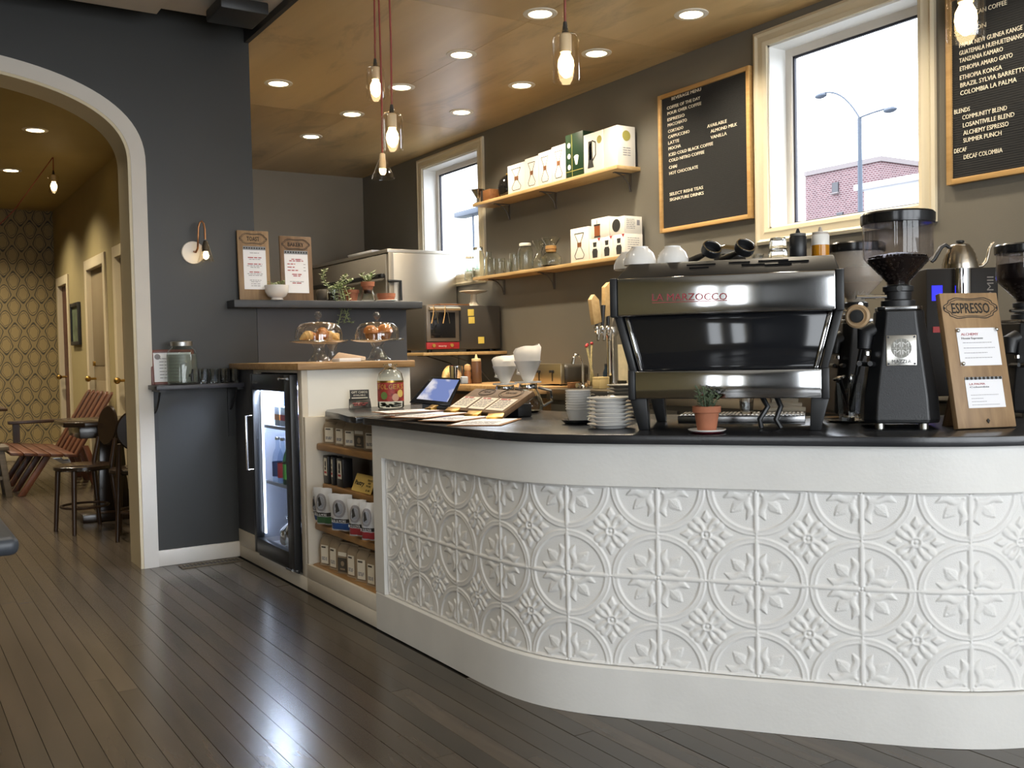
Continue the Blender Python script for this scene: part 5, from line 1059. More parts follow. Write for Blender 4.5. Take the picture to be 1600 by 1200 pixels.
note(f, 'menu_sheet', f.W*.12, f.W*.86, f.H*.125, f.H*.735, [(.3, .75, .84, 1), (.2, .8, .80, 1), (.12, .45, .72, 1), (.8, .9, .72, 0), (.12, .42, .64, 1), (.8, .9, .64, 0), (.12, .6, .56, 1), (.8, .9, .56, 0), (.3, .7, .46, 1), (.35, .65, .42, 1), (.2, .8, .28, 0), (.3, .7, .24, 1)], band=True, seed=9)
# ------------------------------------------------------------------ small things on the bar worktop
terra = mat('terracotta', '#a2664a', .8, vary=.14, scale=14, bump=.2, bscale=60); soil = mat('soil', '#2f241b', .95, bump=1, bscale=80); leafm = mat('leaf_grey_green', '#5a6a52', .55, vary=.2, scale=20); leafp = mat('leaf_pale', '#8d9a6a', .55, vary=.2, scale=20)
def pot(p, R, H, parent=None, rim=.26): return G().lathe([(R*.66, 0), (R*.86, H*(1-rim)), (R*.94, H*(1-rim)), (R, H*(1-rim)+.001), (R, H), (R*.9, H), (R*.86, H*.86), (.001, H*.86)], 28)
def leaves(g, stem, n, L_, W_, rr, up=.5, whorl=True):
    pts = [Vector(q) for q in stem]
    for i in range(n):
        t = (i+.6)/n*(len(pts)-1); k = int(min(t, len(pts)-1.001)); q = pts[k].lerp(pts[k+1], t-k); a = i*2.4+rr.uniform(-.3, .3); s_ = L_*rr.uniform(.75, 1.15)
        d = Vector((math.cos(a), math.sin(a), up*rr.uniform(.5, 1.3))).normalized(); sd = d.cross(Vector((0, 0, 1))).normalized()*W_*.5; nm = sd.cross(d).normalized()*W_*.16
        g.add([q, q+d*s_*.45+sd-nm, q+d*s_, q+d*s_*.45-sd-nm, q+d*s_*.5+nm*.4], [(0, 1, 4), (1, 2, 4), (2, 3, 4), (3, 0, 4)])
p = MO-MU*.052-MW*.088; k = mpp(p)
r = thing('saucer', 'white saucer with a dark red underside under the potted herb', 'saucer', p); obj('plate', G().lathe([(17*k, .001), (20*k, .002), (29*k, 5.5*k), (29.5*k, 6.5*k), (28.5*k, 7*k), (18*k, 3.5*k), (.001, 3.2*k)], 40), ceram, r); obj('glazed_underside', G().lathe([(16*k, 0), (17.2*k, .0005), (20.2*k, .0012), (27*k, 4*k)], 40, cap1=False), mat('glaze_red', '#7a2230', .25), r)
pp = p.copy(); pp.z += 3.8*k; r = thing('potted_herb', 'small leafy herb in a terracotta pot in front of the machine', 'potted plant', pp); obj('pot', pot(pp, 22*k, 39*k), terra, r); obj('soil', G().lathe([(18*k, 34.5*k), (.001, 35*k)], 20), soil, r)
rr = random.Random(4); gs = G(); gl_ = G()
for i in range(9):
    a = i*.7+.2; L_ = rr.uniform(16, 36)*k; sp = rr.uniform(6, 19)*k; st = [(sp*.3*math.cos(a), sp*.3*math.sin(a), 34*k), (sp*.75*math.cos(a), sp*.75*math.sin(a), 34*k+L_*.5), (sp*math.cos(a)*1.1, sp*math.sin(a)*1.1, 34*k+L_)]
    gs.tube(st, .9*k, 5); leaves(gl_, st, 12, 10*k, 5.5*k, rr)
obj('stem', gs, leafm, r)['kind'] = 'stuff'; obj('leaf', gl_, leafm, r, smooth=0)['kind'] = 'stuff'
# saucers and bowls
p = onz(954.5, 669, CT); k = mpp(p); R = 37*k
for i in range(8):
    r = tag(obj('saucer', G().lathe([(R*.55, 0), (R*.62, .001), (R*.66, 2.3*k), (R*.97, 6.2*k), (R, 7*k), (R*.98, 7.6*k), (R*.64, 3.9*k), (.001, 3.4*k)], 44), ceram, None, loc=(p.x+.0012*math.sin(i*2), p.y+.0012*math.cos(i*3), CT+.0006+i*5.85*k)), 'white saucer, %s from the bottom of the front stack' % ('lowest', 'second', 'third', 'fourth', 'fifth', 'sixth', 'seventh', 'eighth and topmost')[i], 'saucer', 'white saucers in the front stack')
q = onz(972, 654, CT)
for i in range(9):
    R2 = R*.98; tag(obj('saucer', G().lathe([(R2*.55, 0), (R2*.62, .001), (R2*.66, 2.3*k), (R2*.97, 6.2*k), (R2, 7*k), (R2*.98, 7.6*k), (R2*.64, 3.9*k), (.001, 3.4*k)], 36), mat('ceramic_grey', '#a9a49a', .2), None, loc=(q.x+.075, q.y+.06, CT+.0006+i*6.4*k)), 'grey saucer, %s from the bottom of the rear stack' % ('lowest', 'second', 'third', 'fourth', 'fifth', 'sixth', 'seventh', 'eighth', 'ninth and topmost')[i], 'saucer', 'grey saucers in the rear stack')
p = onz(904, 662, CT); k = mpp(p); tag(obj('plate', G().lathe([(19*k, 0), (21*k, .001), (27*k, 6*k), (27.5*k, 7*k), (26*k, 6.6*k), (19*k, 3*k), (.001, 2.4*k)], 36), mat('plate_black_glaze', '#26282b', .12), None, loc=p), 'small black plate under the stacked white bowls', 'plate')
bowlw = mat('paper_bowl_white', '#d9d6d0', .45)
for i in range(8):
    R = 19.4*k; tag(obj('bowl', G().lathe([(R*.68, 0), (R*.72, .0005), (R*.98, 19*k), (R*1.03, 19.5*k), (R*1.03, 20.8*k), (R*.96, 20.8*k), (R*.70, 2.2*k), (.001, 2.0*k)], 30), bowlw, None, loc=(p.x, p.y, CT+3.4*k+i*4.05*k)), 'white bowl, %s in the nested stack on the black plate' % ('lowest', 'second', 'third', 'fourth', 'fifth', 'sixth', 'seventh', 'topmost')[i], 'bowl', 'nested white bowls')
# clipboards with price sheets
hard = wood('hardboard', '#7a5230', '#9a6d42', .6, 4, 'X')
for i, (cx, cy, ex, ey, wd) in enumerate(((683, 646, 600, 651, .17), (715, 648, 645, 656.5, .17), (748, 651.5, 690, 659.5, .17), (782, 653.5, 748, 664, .20))):
    a = onz(cx-8, cy+2.5, CT); b = onz(ex-8, ey+2, CT); d = (b-a); L_ = d.length; rz = math.atan2(d.y, d.x); z0 = CT+.0008+.0068*(3-i)*.9
    r = thing('clipboard', 'brown clipboard with a white sheet and brass clip, %s from the tablet' % ('first', 'second', 'third', 'fourth')[i], 'clipboard', (a.x, a.y, z0), rz, 'clipboards fanned out on the worktop')
    L_ = max(L_, .2); obj('board', G().box(-.02, L_, -wd/2, wd/2, 0, .003), hard, r, bevel=.001); obj('sheet', G().box(.0, L_-.012, -wd/2+.012, wd/2-.012, .0031, .0043), paper, r, smooth=0)
    f = Face(wm(r) @ Vector((L_-.012, -wd/2+.012, .0044)), wm(r).to_3x3() @ Vector((0, 1, 0)), wm(r).to_3x3() @ Vector((-1, 0, 0)), r, .0003); g = G()
    for q_ in range(6): scribble(f, g, .02, wd-.05, .03+.022*q_, .007, q_+i)
    f.out('print', g, inkgrey)['kind'] = 'stuff'
    c = obj('clip', G().prismy([(-.012, .003), (.022, .003), (.016, .012), (.004, .014), (-.014, .024), (-.017, .023), (-.006, .011)], -.032, .032), brass, r, bevel=.001); obj('clip_lever', G().tube([(-.004, -.03, .013), (-.004, .03, .013)], .005, 8), brass, c)
# slanted wooden display board
a, b = onz(697, 646, CT), onz(784, 654, CT); x = (b-a).normalized(); W = (b-a).length; back = Vector((-x.y, x.x, 0))
best = None
for dd in [i*.005 for i in range(10, 70)]:
    for hh in [i*.004 for i in range(5, 45)]:
        q = a+back*dd+Vector((0, 0, hh)); v = q-CAMP; dz = v.dot(FWD); px = 800+FPX*v.dot(RIGHT)/dz; py = 600-FPX*v.dot(UP)/dz; e = (px-743)**2+(py-614)**2
        if best is None or e < best[0]: best = (e, dd, hh)
_, dd, hh = best; Ls = math.hypot(dd, hh); up = (back*dd+Vector((0, 0, hh))).normalized(); nz = x.cross(up)
r = thing('display_board', 'slanted dark wooden board with burnt oval logos and three cards', 'display stand', a, math.atan2(x.y, x.x))
th = .022; sy, cy = hh/Ls, dd/Ls
g = G().box(0, W, 0, Ls, 0, th); g.v = [(p_[0], p_[1]*cy-p_[2]*sy+th*sy, p_[1]*sy+p_[2]*cy) for p_ in g.v]; obj('board', g, signdark, r, bevel=.002)
g = G().box(.01, W-.01, dd*.55, dd*.98, .0005, hh*.62); obj('stand_block', g, mat('stand_black', '#1f1f20', .5), r, bevel=.004)
f = Face(a+nz*th+back*th*sy, x, up, r, .0006)
for cx, w_ in ((.3, .13), (.72, .18)):
    g = G(); f.line(g, disc(W*cx, Ls*.84, w_*W, 36, 1, .42), .003, closed=True); f.line(g, disc(W*cx, Ls*.84, w_*W*.88, 36, 1, .36), .0018, closed=True); f.out('burnt_oval', g, inkbrown); f.text('MENU' if cx < .5 else 'CLASSES', W*cx-w_*W*.5, Ls*.82, w_*W, .012, inkbrown)
for i, (x0, x1) in enumerate(((.02, .32), (.36, .64), (.67, .96))):
    f.lift = .001; g = G(); f.rect(g, W*x0, W*x1, Ls*.10, Ls*.60, .0008); f.out('card', g, paperwarm); f.lift = .0024; g = G()
    for q_ in range(5): scribble(f, g, W*(x0+.03), W*(x1-.04), Ls*(.20+.07*q_), .008, q_+i*7)
    f.out('card_print', g, inkgrey)['kind'] = 'stuff'; g = G(); scribble(f, g, W*(x0+.03), W*(x1-.1), Ls*.54, .011, i); f.out('card_title', g, inkred)
# tablet till
a, b = onz(646, 640, CT), onz(701, 640, CT)
tb = thing('tablet_till', 'tilted black tablet till with a lit pale blue screen', 'tablet', onz(672, 640, CT)); base = tb.location.copy()
c0, c1, c2, c3 = [onp(x_, y_, base+Vector((.0, .06, 0)), (-.42, -.80, .40)) for x_, y_ in ((640, 628), (703, 634), (722, 591), (674, 589))]
im = Matrix.Translation(-base); q = [im @ v for v in (c0, c1, c2, c3)]; n_ = (q[1]-q[0]).cross(q[3]-q[0]).normalized()
n_ = n_ if n_.y < 0 else -n_
g = G(); g.add([v for v in q]+[v-n_*.012 for v in q], [(0,1,2,3),(7,6,5,4),(0,4,5,1),(1,5,6,2),(2,6,7,3),(3,7,4,0)]); obj('tablet_body', g, gblack, tb, bevel=.002)
def quad(u, v): return q[0]*(1-u)*(1-v)+q[1]*u*(1-v)+q[2]*u*v+q[3]*(1-u)*v
g = G(); cs = [quad(*uv)+n_*.001 for uv in ((.10, .14), (.90, .12), (.93, .93), (.10, .93))]; g.add(cs+[v+n_*.0006 for v in cs], [(4,5,6,7),(0,1,5,4),(1,2,6,5),(2,3,7,6),(3,0,4,7)])
m, nt, N, L, b_ = nodes_of('screen_sky_picture'); N.remove(b_); e_ = N.new('ShaderNodeEmission'); tc = N.new('ShaderNodeTexCoord'); ns = N.new('ShaderNodeTexNoise'); ns.inputs['Scale'].default_value = 14; ns.inputs['Detail'].default_value = 3; L.new(tc.outputs['Object'], ns.inputs[0])
cr = N.new('ShaderNodeValToRGB'); cr.color_ramp.elements[0].position = .52; cr.color_ramp.elements[0].color = (*lin('#7f8fc6'), 1); cr.color_ramp.elements[1].position = .68; cr.color_ramp.elements[1].color = (*lin('#e8e4ea'), 1); L.new(ns.outputs[0], cr.inputs[0]); L.new(cr.outputs[0], e_.inputs[0]); e_.inputs[1].default_value = .62; L.new(e_.outputs[0], N['Material Output'].inputs[0])
obj('screen', g, m, tb, smooth=0)
g = G(); m0 = (quad(.25, .12)-n_*.012); m1 = quad(.85, .12)-n_*.012; m2 = quad(.8, .55)-n_*.012; m3 = quad(.3, .55)-n_*.012
g.add([Vector((m0.x, m0.y, 0)), Vector((m1.x, m1.y, 0)), Vector((m2.x+.02, m2.y+.05, 0)), Vector((m3.x+.02, m3.y+.05, 0)), m0, m1, m2, m3], [(0,3,2,1),(4,5,6,7),(0,1,5,4),(1,2,6,5),(2,3,7,6),(3,0,4,7)]); obj('wedge_stand', g, pblack, tb)
s_ = quad(1.02, .93); obj('card_reader', G().cbox((s_.x+.012, s_.y, s_.z), (.035, .02, .035)), mat('plastic_white', '#e6e2dc', .4), tb, bevel=.004)
# label jug, gift card stand
p = onz(600, 632, CT); p = Vector((p.x, p.y, CT)); p = Vector((2.10, 4.36, CT)); k = mpp(p)
jg = thing('glass_jug', 'glass jug with a red printed label on the register top', 'jug', p); pr = [(19*k, 0), (20.5*k, 2*k), (20.5*k, 44*k), (18*k, 54*k), (11*k, 60*k), (9.5*k, 63*k), (9.5*k, 66*k), (11*k, 66.5*k), (11*k, 69*k)]
obj('glass_body', G().lathe([(.001, 0)]+pr+[(a-.003, max(b, .006)) for a, b in pr[::-1]]+[(.001, .006)], 32, cap0=False, cap1=False), clear, jg)
g = G(); va = math.atan2(-p.y, -p.x); n = 22; R = 20.9*k
def arcstrip(z0, z1, a0, a1, R): 
    vs = [(R*math.cos(va+a0+(a1-a0)*i/n), R*math.sin(va+a0+(a1-a0)*i/n), z) for z in (z0, z1) for i in range(n+1)]; return G().add(vs, [(i, i+1, n+2+i, n+1+i) for i in range(n)])
lbm = mat('jug_label_red', '#a23a33', .45, vary=.6, scale=60); lb = obj('printed_label', arcstrip(11*k, 43*k, -1.35, 1.35, R), lbm, jg); obj('label_band', arcstrip(40*k, 43*k, -1.35, 1.35, R+.0004), brass, lb)
for i, (ch, an) in enumerate(zip('FOLGERS', [.95-.315*i for i in range(7)])):
    an = va-an+0; t_ = Vector((-math.sin(an), math.cos(an), 0)); c = Vector((R*math.cos(an), R*math.sin(an), 30*k)); put_text(ch, p+c-t_*2.6*k, p+c+t_*2.6*k, 7.5*k, mat('label_gold', '#c9a24f', .45), lb, lift=.0008)
for i, (an, hz, c_) in enumerate(((-.5, 20, '#6f8a4a'), (.35, 17, '#d8a890'), (.75, 23, '#e0c46a'))): obj('fruit_print', G().add([((R+.0026)*math.cos(va+an+.26*math.cos(q*PI/8)), (R+.0026)*math.sin(va+an+.26*math.cos(q*PI/8)), (hz+6*math.sin(q*PI/8))*k) for q in range(16)], [tuple(range(16))]), mat('label_fruit_%s' % ('leaf', 'petal', 'corn')[i], c_, .5), lb)
g = G()
rr = random.Random(2)
for i in range(26): a = rr.uniform(0, 6.28); q_ = rr.random()**.5*15*k; g.sph((q_*math.cos(a), q_*math.sin(a), .008+rr.random()*8*k), (4*k, 3*k, 1.2*k), 6, 4)
obj('tips', g, mat('money_grey_green', '#9aa08c', .7, vary=.4, scale=40), jg)['kind'] = 'stuff'
p = Vector((1.985, 4.47, CT)); k = mpp(p); gc = thing('gift_card_stand', 'small black stand with a GIFT CARDS sign on the register top', 'sign', p); gc.rotation_euler = (0, 0, -.30)
obj('holder', G().prismx([(-.035, 0), (.035, 0), (.012, .047), (.004, .047)], -.052, .052), mat('holder_black', '#202022', .25), gc, bevel=.002)
g = G().box(-.047, .047, 0, .003, .044, .090); g.v = [(a, b+(c-.04)*.25, c) for a, b, c in g.v]; obj('sign_plate', g, mat('sign_charcoal', '#2c2b2a', .6), gc, smooth=0)
m4 = wm(gc); f = Face(m4 @ Vector((-.047, .001, .044)), m4.to_3x3() @ Vector((1, 0, 0)), m4.to_3x3() @ Vector((0, .25, 1)), gc, .0012); f.text('GIFT CARDS', .008, .030, .078, .0105, kraftlab); f.text('AVAILABLE', .016, .016, .06, .008, kraftlab); g = G(); f.rect(g, .008, .086, .004, .009); f.out('stripe_print', g, kraftlab)
f = Face(m4 @ Vector((-.052, -.035, 0)), m4.to_3x3() @ Vector((1, 0, 0)), m4.to_3x3() @ Vector((0, .031, .047)), gc, .0008); g = G(); scribble(f, g, .015, .09, .028, .006, 2); scribble(f, g, .02, .08, .018, .006, 3); f.out('holder_print', g, inkred)['kind'] = 'stuff'
# pour over drippers on glass servers
def dripper(px, pyb, yfl, R, hc, hf, label):
    p = onz(px, pyb, CT); k = mpp(p); r = thing('dripper_server', label, 'coffee dripper', p, group='pour over drippers'); H = (pyb-yfl)*k; R *= k; hc *= k; hf *= k
    pr = [(14*k, 0), (22*k, 3*k), (24*k, 12*k), (19*k, H*.55), (13*k, H*.8), (14*k, H-2*k)]
    obj('glass_server', G().lathe([(.001, 0)]+pr+[(a-.002, max(b, .003)) for a, b in pr[::-1]]+[(.001, .003)], 28, cap0=False, cap1=False), clear, r)
    obj('server_handle', G().tube([(13*k, -8*k, H*.82), (31*k, -18*k, H*.7), (32*k, -18*k, H*.35), (20*k, -12*k, H*.2)], 2.4*k, 8), chrome, r); obj('server_band', G().lathe([(14.4*k, H*.78), (14.8*k, H*.84), (14.4*k, H*.90)], 26, cap0=False, cap1=False), chrome, r)
    c = obj('cone', G().lathe([(R*.98, H-1*k), (R*.98, H+1.2*k), (R*.34, H+2*k), (R*.40, H+4*k), (R*.97, H+hc-1.5*k), (R, H+hc), (R*.95, H+hc), (R*.33, H+7*k), (.5*k, H+7*k)], 40), ceram, r)
    g = G(); n = 40; vs = []
    for j, (a, z, fl) in enumerate(((.34*R, 8*k, 1), (.90*R, hc-1*k, 1), (.98*R, hc+hf*.45, .9), (1.02*R, hc+hf*.75, .6), (.86*R, hc+hf, .3))):
        for i in range(n):
            t = 2*PI*i/n; w_ = 1+.03*math.sin(9*t)*(j > 2); vs.append((a*w_*math.cos(t), a*w_*fl*math.sin(t), H+z+(.12*hf*math.cos(t)+.05*hf*math.sin(3*t+1) if j > 1 else 0)))
    g.add(vs, [(j*n+i, j*n+(i+1) % n, (j+1)*n+(i+1) % n, (j+1)*n+i) for j in range(4) for i in range(n)]); fl_ = obj('paper_filter', g, mat('filter_paper', '#f0ebe4', .9), r); fl_.rotation_euler = (0, 0, -.45); obj('cone_handle', G().tube([(0, R*.8, H+hc*.75), (0, R*1.45, H+hc*.72), (0, R*1.4, H+hc*.4), (0, R*.6, H+hc*.35)], 2.4*k, 8), ceram, c)
    return r
dripper(790, 640, 600, 19.5, 28, 16, 'white cone dripper with a paper filter on a glass server, nearer the tablet')
dripper(826, 644, 597, 21.5, 33, 23, 'white cone dripper with a tall paper filter on a glass server, nearer the bowls')
# under and beside the machine: drip tray, glass, towel, utensil jar, small tray
q = mat_at(1110, 640, .36); dt = thing('drip_tray', 'flat steel drip tray with a slotted top behind the machine legs', 'tray', MO+MW*.40+Vector((0, 0, .0005)), MRZ)
obj('tray_body', G().box(-.20, .23, -.05, .10, 0, .024), steelg, dt, bevel=.003)
g = G(); [g.box(-.19+.0135*i, -.183+.0135*i, -.045, .095, .0245, .028) for i in range(31)]; obj('grate', g, steel, dt, smooth=0)
p = MO+MW*.375+MU*.035; p.z = CT+.029; tumbler(p, .026, .062, 'clear shot glass standing on the drip tray grate', None, 'shot_glass')
p = MO+MW*.37+MU*.185; p.z = CT+.0315; p = p-MU*.028; tw = thing('folded_towel', 'folded cream towel lying on the end of the drip tray', 'towel', p, MRZ+.2); g = G()
for i in range(3): g.tube([(-.06+.01*i, 0, .012+.016*i), (0, .005, .014+.017*i), (.075-.012*i, 0, .012+.015*i)], [.010, .013, .010], 10, flat=.8)
obj('fold', g, mat('towel_cream', '#cdbda4', .95, bump=.6, bscale=120), tw)
p = onz(1326, 660, CT)-Vector((0,0,0)); p = Vector((p.x, p.y, CT)); k = mpp(p)
tr2 = thing('oval_tray', 'thin steel tray under the utensil glass', 'tray', p+Vector((.03, -.01, 0)), MRZ); obj('tray_plate', G().lathe([(.085, 0), (.098, .006), (.10, .007), (.085, .003), (.001, .003)], 36, sy=.55), steel, tr2)
p = p+Vector((.012, .008, .0035)); ug = tumbler(p, 19*k, 60*k, 'tall glass holding tampers and spoons beside the grinder', None, 'utensil_glass')
for i, (dx, dy, h, rr_) in enumerate(((-.028, .0, .155, .006), (.026, .01, .17, .006), (.01, -.01, .15, .004))):
    t_ = thing('tamper' if i == 0 else 'bar_spoon', ('black tamper with a flat head leaning in the utensil glass', 'black handled brush leaning in the utensil glass', 'steel spoon standing in the utensil glass')[i], 'utensil', p+Vector((0, 0, .019)), MRZ)
    obj('shaft', G().tube([(-dx*.2, (-.012, .001, .015)[i], 0), (dx, dy+(-.014, .002, .024)[i], h*.8)], rr_, 8), (pblack, pblack, chrome)[i], t_)
    if i == 0: obj('flat_head', G().lathe([(.002, -.004), (.02, 0), (.021, .006), (.002, .010)], 20), steel, t_, loc=(dx*1.05, dy-.014, h*.8), rot=(.1, -.35, 0))
    elif i == 1: obj('handle', G().tube([(dx, dy+.002, h*.8), (dx*1.9, dy, h*1.45)], [.008, .012], 10), pblack, t_)
    else: obj('spoon_bowl', G().sph((dx, dy+.024, h*.82), (.011, .004, .016), 10, 7), chrome, t_)
# ------------------------------------------------------------------ cake stands and the butcher block
WZ = 1.117; pastry = mat('pastry_golden', '#b4702f', .5, vary=.35, scale=22, bump=.6, bscale=40); crumb = mat('pastry_pale', '#d9b070', .6, vary=.2, scale=25, bump=.5, bscale=50); cglass = glass('cake_glass', (.965, .965, .95), 1.0, 1.9)
def cake_stand(p, k, rp, rd, hd, label, items):
    r = thing('cake_stand', label, 'cake stand', p, group='glass cake stands'); hp_ = 31*k
    obj('stand_glass', G().lathe([(21*k, 0), (21*k, 2*k), (15*k, 6*k), (9*k, 16*k), (8.5*k, 24*k), (11*k, 28*k), (rp*.8, hp_-1.2*k), (rp, hp_+1*k), (rp, hp_+2.5*k), (rp*.9, hp_+1*k), (.001, hp_+1*k)], 44), cglass, r)
    obj('plate_rim', G().torus((0, 0, hp_+2*k), rp*.985, 1.1*k, n=44), cglass, r)
    z0 = hp_+1.3*k; pr = [(rd, z0), (rd*1.01, z0+hd*.35), (rd*.96, z0+hd*.62), (rd*.78, z0+hd*.87), (rd*.4, z0+hd*.97), (.001, z0+hd)]
    d = obj('dome', G().lathe(pr+[(max(.0005, a-.003), b-.0025) for a, b in pr[::-1]], 44, cap0=False, cap1=False), cglass, r)
    obj('dome_knob', G().lathe([(2.4*k, z0+hd), (2*k, z0+hd+3*k), (5*k, z0+hd+6*k), (6*k, z0+hd+10*k), (4*k, z0+hd+14*k), (.001, z0+hd+15.5*k)], 18), cglass, d)
    return Vector((p.x, p.y, p.z+z0+.001))
def croissant(p, s_, rz, label, grp, m=pastry):
    r = thing('croissant', label, 'pastry', p, rz, grp); g = G(); n = 15; pts = []; rs = []
    for i in range(n):
        t = i/(n-1)*2-1; s_ *= .985 if i == 0 else 1; pts.append((t*.055*s_, .025*s_*t*t, .0385*s_*(1-.72*t*t))); rs.append(s_*(.026*(1-abs(t)**1.7)+.005)*(1+.10*math.cos(i*PI)))
    obj('pastry_body', g.tube(pts, rs, 12), m, r); return r
def muffin(p, s_, label, grp, m=pastry):
    r = thing('muffin', label, 'pastry', p, 0, grp); obj('muffin_cup', G().lathe([(.022*s_, 0), (.031*s_, .03*s_)], 18), mat('muffin_paper', '#8a5a30', .7), r); obj('muffin_top', G().lathe([(.030*s_, .03*s_), (.038*s_, .036*s_), (.034*s_, .055*s_), (.018*s_, .07*s_), (.001, .073*s_)], 18), m, r); return r
p1 = Vector((1.985, 4.985, WZ+.0006)); k1 = mpp(p1); t1 = cake_stand(p1, k1, 46*k1, 37*k1, 31*k1, 'footed glass cake stand with a dome over croissants, nearer the archway', None)
GA = 'croissants under the first dome'
for i, (dx, dy, s_, a, lb) in enumerate(((-.066, -.018, .8, .5, 'pale croissant at the archway side under the first dome'), (.012, -.03, 1.05, 1.2, 'large golden croissant in the middle of the first dome'), (.072, .02, .8, -.9, 'croissant towards the second stand under the first dome'), (-.02, .068, .8, 2.9, 'croissant at the back of the first dome'))):
    croissant(t1+Vector((dx, dy, 0)), s_, a, lb, GA, crumb if i in (0, 2) else pastry)
p2_ = Vector((2.225, 4.765, WZ+.0006)); k2 = mpp(p2_); t2 = cake_stand(p2_, k2, 41*k2, 34*k2, 29*k2, 'footed glass cake stand with a dome over muffins, at the end of the block', None)
GM = 'muffins under the second dome'
for i, (dx, dy, s_, lb) in enumerate(((-.05, -.03, 1.05, 'dark muffin towards the first stand under the second dome'), (.035, -.02, 1.15, 'tall golden muffin in the middle of the second dome'), (.0, .06, 1.0, 'muffin at the back of the second dome'))): muffin(t2+Vector((dx, dy, 0)), s_, lb, GM)
p = Vector((2.15, 5.20, WZ+.0006)); r = thing('cake_stand', 'small footed glass stand between and behind the two domed stands', 'cake stand', p, group='glass cake stands')
obj('stand_glass', G().lathe([(.06, 0), (.058, .008), (.03, .03), (.024, .075), (.034, .096), (.085, .102), (.088, .108), (.08, .105), (.001, .105)], 32), cglass, r)
r = thing('toast_slice', 'pale bread piece on the small stand between the domes', 'bread', p+Vector((.0, 0, .1095)), .3); obj('slice_body', G().box(-.045, .045, -.02, .02, 0, .05), crumb, r, bevel=.01)
p = Vector((1.99, 4.76, WZ+.0006)); r = thing('paper_pad', 'white paper pad lying under the first cake stand', 'paper pad', p, 0); 
obj('pad_sheets', G().box(-.005, .115, -.05, .05, 0, .017), paper, r, bevel=.002)
p = Vector((2.17, 5.05, WZ+.0006)); r = thing('paper_bag_flat', 'folded kraft paper bag lying between the cake stands', 'paper bag', p, -.35)
obj('bag_body', G().add([(-.09, -.07, 0), (.10, -.07, 0), (.10, .07, 0), (-.09, .07, 0), (-.045, -.06, .05), (.10, -.06, .022), (.10, .06, .022), (-.045, .06, .045)], [(0,3,2,1),(4,5,6,7),(0,1,5,4),(1,2,6,5),(2,3,7,6),(3,0,4,7)]), mat('kraft_pale', '#cdb49a', .8), r, bevel=.004); obj('printed_side', G().box(-.03, .098, -.0725, -.0705, .003, .018), mat('bag_white', '#e9e4dd', .8), r)

# ------------------------------------------------------------------ plants on the slate ledge
def ledge(px, dy=.0): q = ony(px, 470, DY+.03+dy); return Vector((q.x, q.y, LZ+.0006))
p = ledge(433, -.147); k = mpp(p); r = thing('white_bowl_planter', 'white footed bowl of small succulents in front of the signs', 'planter', p); obj('bowl', G().lathe([(9*k, 0), (10*k, 1*k), (8.5*k, 3*k), (14*k, 6*k), (18*k, 13*k), (18.6*k, 23*k), (17.6*k, 23*k), (16*k, 19*k), (.001, 18*k)], 36), ceram, r)
rr = random.Random(8); g = G()
for i in range(16):
    a = rr.uniform(0, 6.28); q_ = rr.random()**.5*14*k; h = rr.uniform(3, 12)*k; x, y = q_*math.cos(a), q_*math.sin(a); leaves(g, [(x, y, 18*k), (x*1.1, y*1.1, 18*k+h)], 9, 5*k, 2.4*k, rr)
obj('succulent_leaf', g, leafp, r, smooth=0)['kind'] = 'stuff'
p = ledge(504, .06); k = mpp(p); r = thing('stone_planter', 'dark rounded stone pot beside the trailing plant', 'planter', p); obj('pot_body', G().lathe([(6*k, 0), (9*k, 4*k), (10*k, 12*k), (8.5*k, 19*k), (7.5*k, 20*k), (6.5*k, 18*k), (.001, 17*k)], 24), mat('stone_dark', '#4d463d', .7, vary=.2, scale=30), r)
p = ledge(521, -.05); k = mpp(p); r = thing('trailing_plant', 'trailing vine in a clear glass hanging down over the ledge', 'potted plant', p)
obj('glass_pot', G().lathe([(.001, 0), (9*k, 0), (10*k, 2*k), (10.5*k, 18*k), (9.6*k, 18*k), (9*k, 3*k), (.001, 2*k)], 24), clear, r); obj('soil', G().lathe([(8.5*k, 2.2*k), (9*k, 13*k), (.001, 14*k)], 20), soil, r)
gs, gl_ = G(), G(); rr = random.Random(12); vines = [[(0,0,14),(-6,0,22),(-14,-2,30),(-17,-2,42),(-13,-2,50)], [(0,0,14),(4,-3,24),(12,-5,30),(17,-8,37),(19,-9,42)], [(2,0,14),(8,-8,24),(16,-16,22),(21,-22,8),(20,-24,-8),(15,-24,-24),(11,-24,-34)], [(0,0,14),(6,-10,24),(10,-18,20),(13,-24,4),(8,-24,-14),(3,-24,-30),(0,-24,-40)], [(0,0,14),(2,-10,24),(6,-18,20),(8,-23,6),(14,-25,-18),(20,-25,-32),(24,-25,-34)], [(-2,0,14),(-4,-8,22),(-4,-16,20),(-2,-22,6),(2,-23,-4)], [(0,0,14),(14,2,26),(24,0,30),(30,-3,36)]]
for v in vines:
    st = [(x*k, y*k*.55, z*k) for x, y, z in v]; gs.tube(st, .6*k, 5); leaves(gl_, st, 30, 7.5*k, 4.2*k, rr, .3)
obj('vine', gs, leafp, r)['kind'] = 'stuff'; obj('leaf', gl_, leafp, r, smooth=0)['kind'] = 'stuff'
p = ledge(550, .04); k = mpp(p); tag(obj('saucer', G().lathe([(9*k, 0), (14*k, 1.8*k), (13.6*k, 2.4*k), (9*k, 1.2*k), (.001, 1.2*k)], 30), ceram, None, loc=p), 'small white saucer under the first terracotta pot on the ledge', 'saucer')
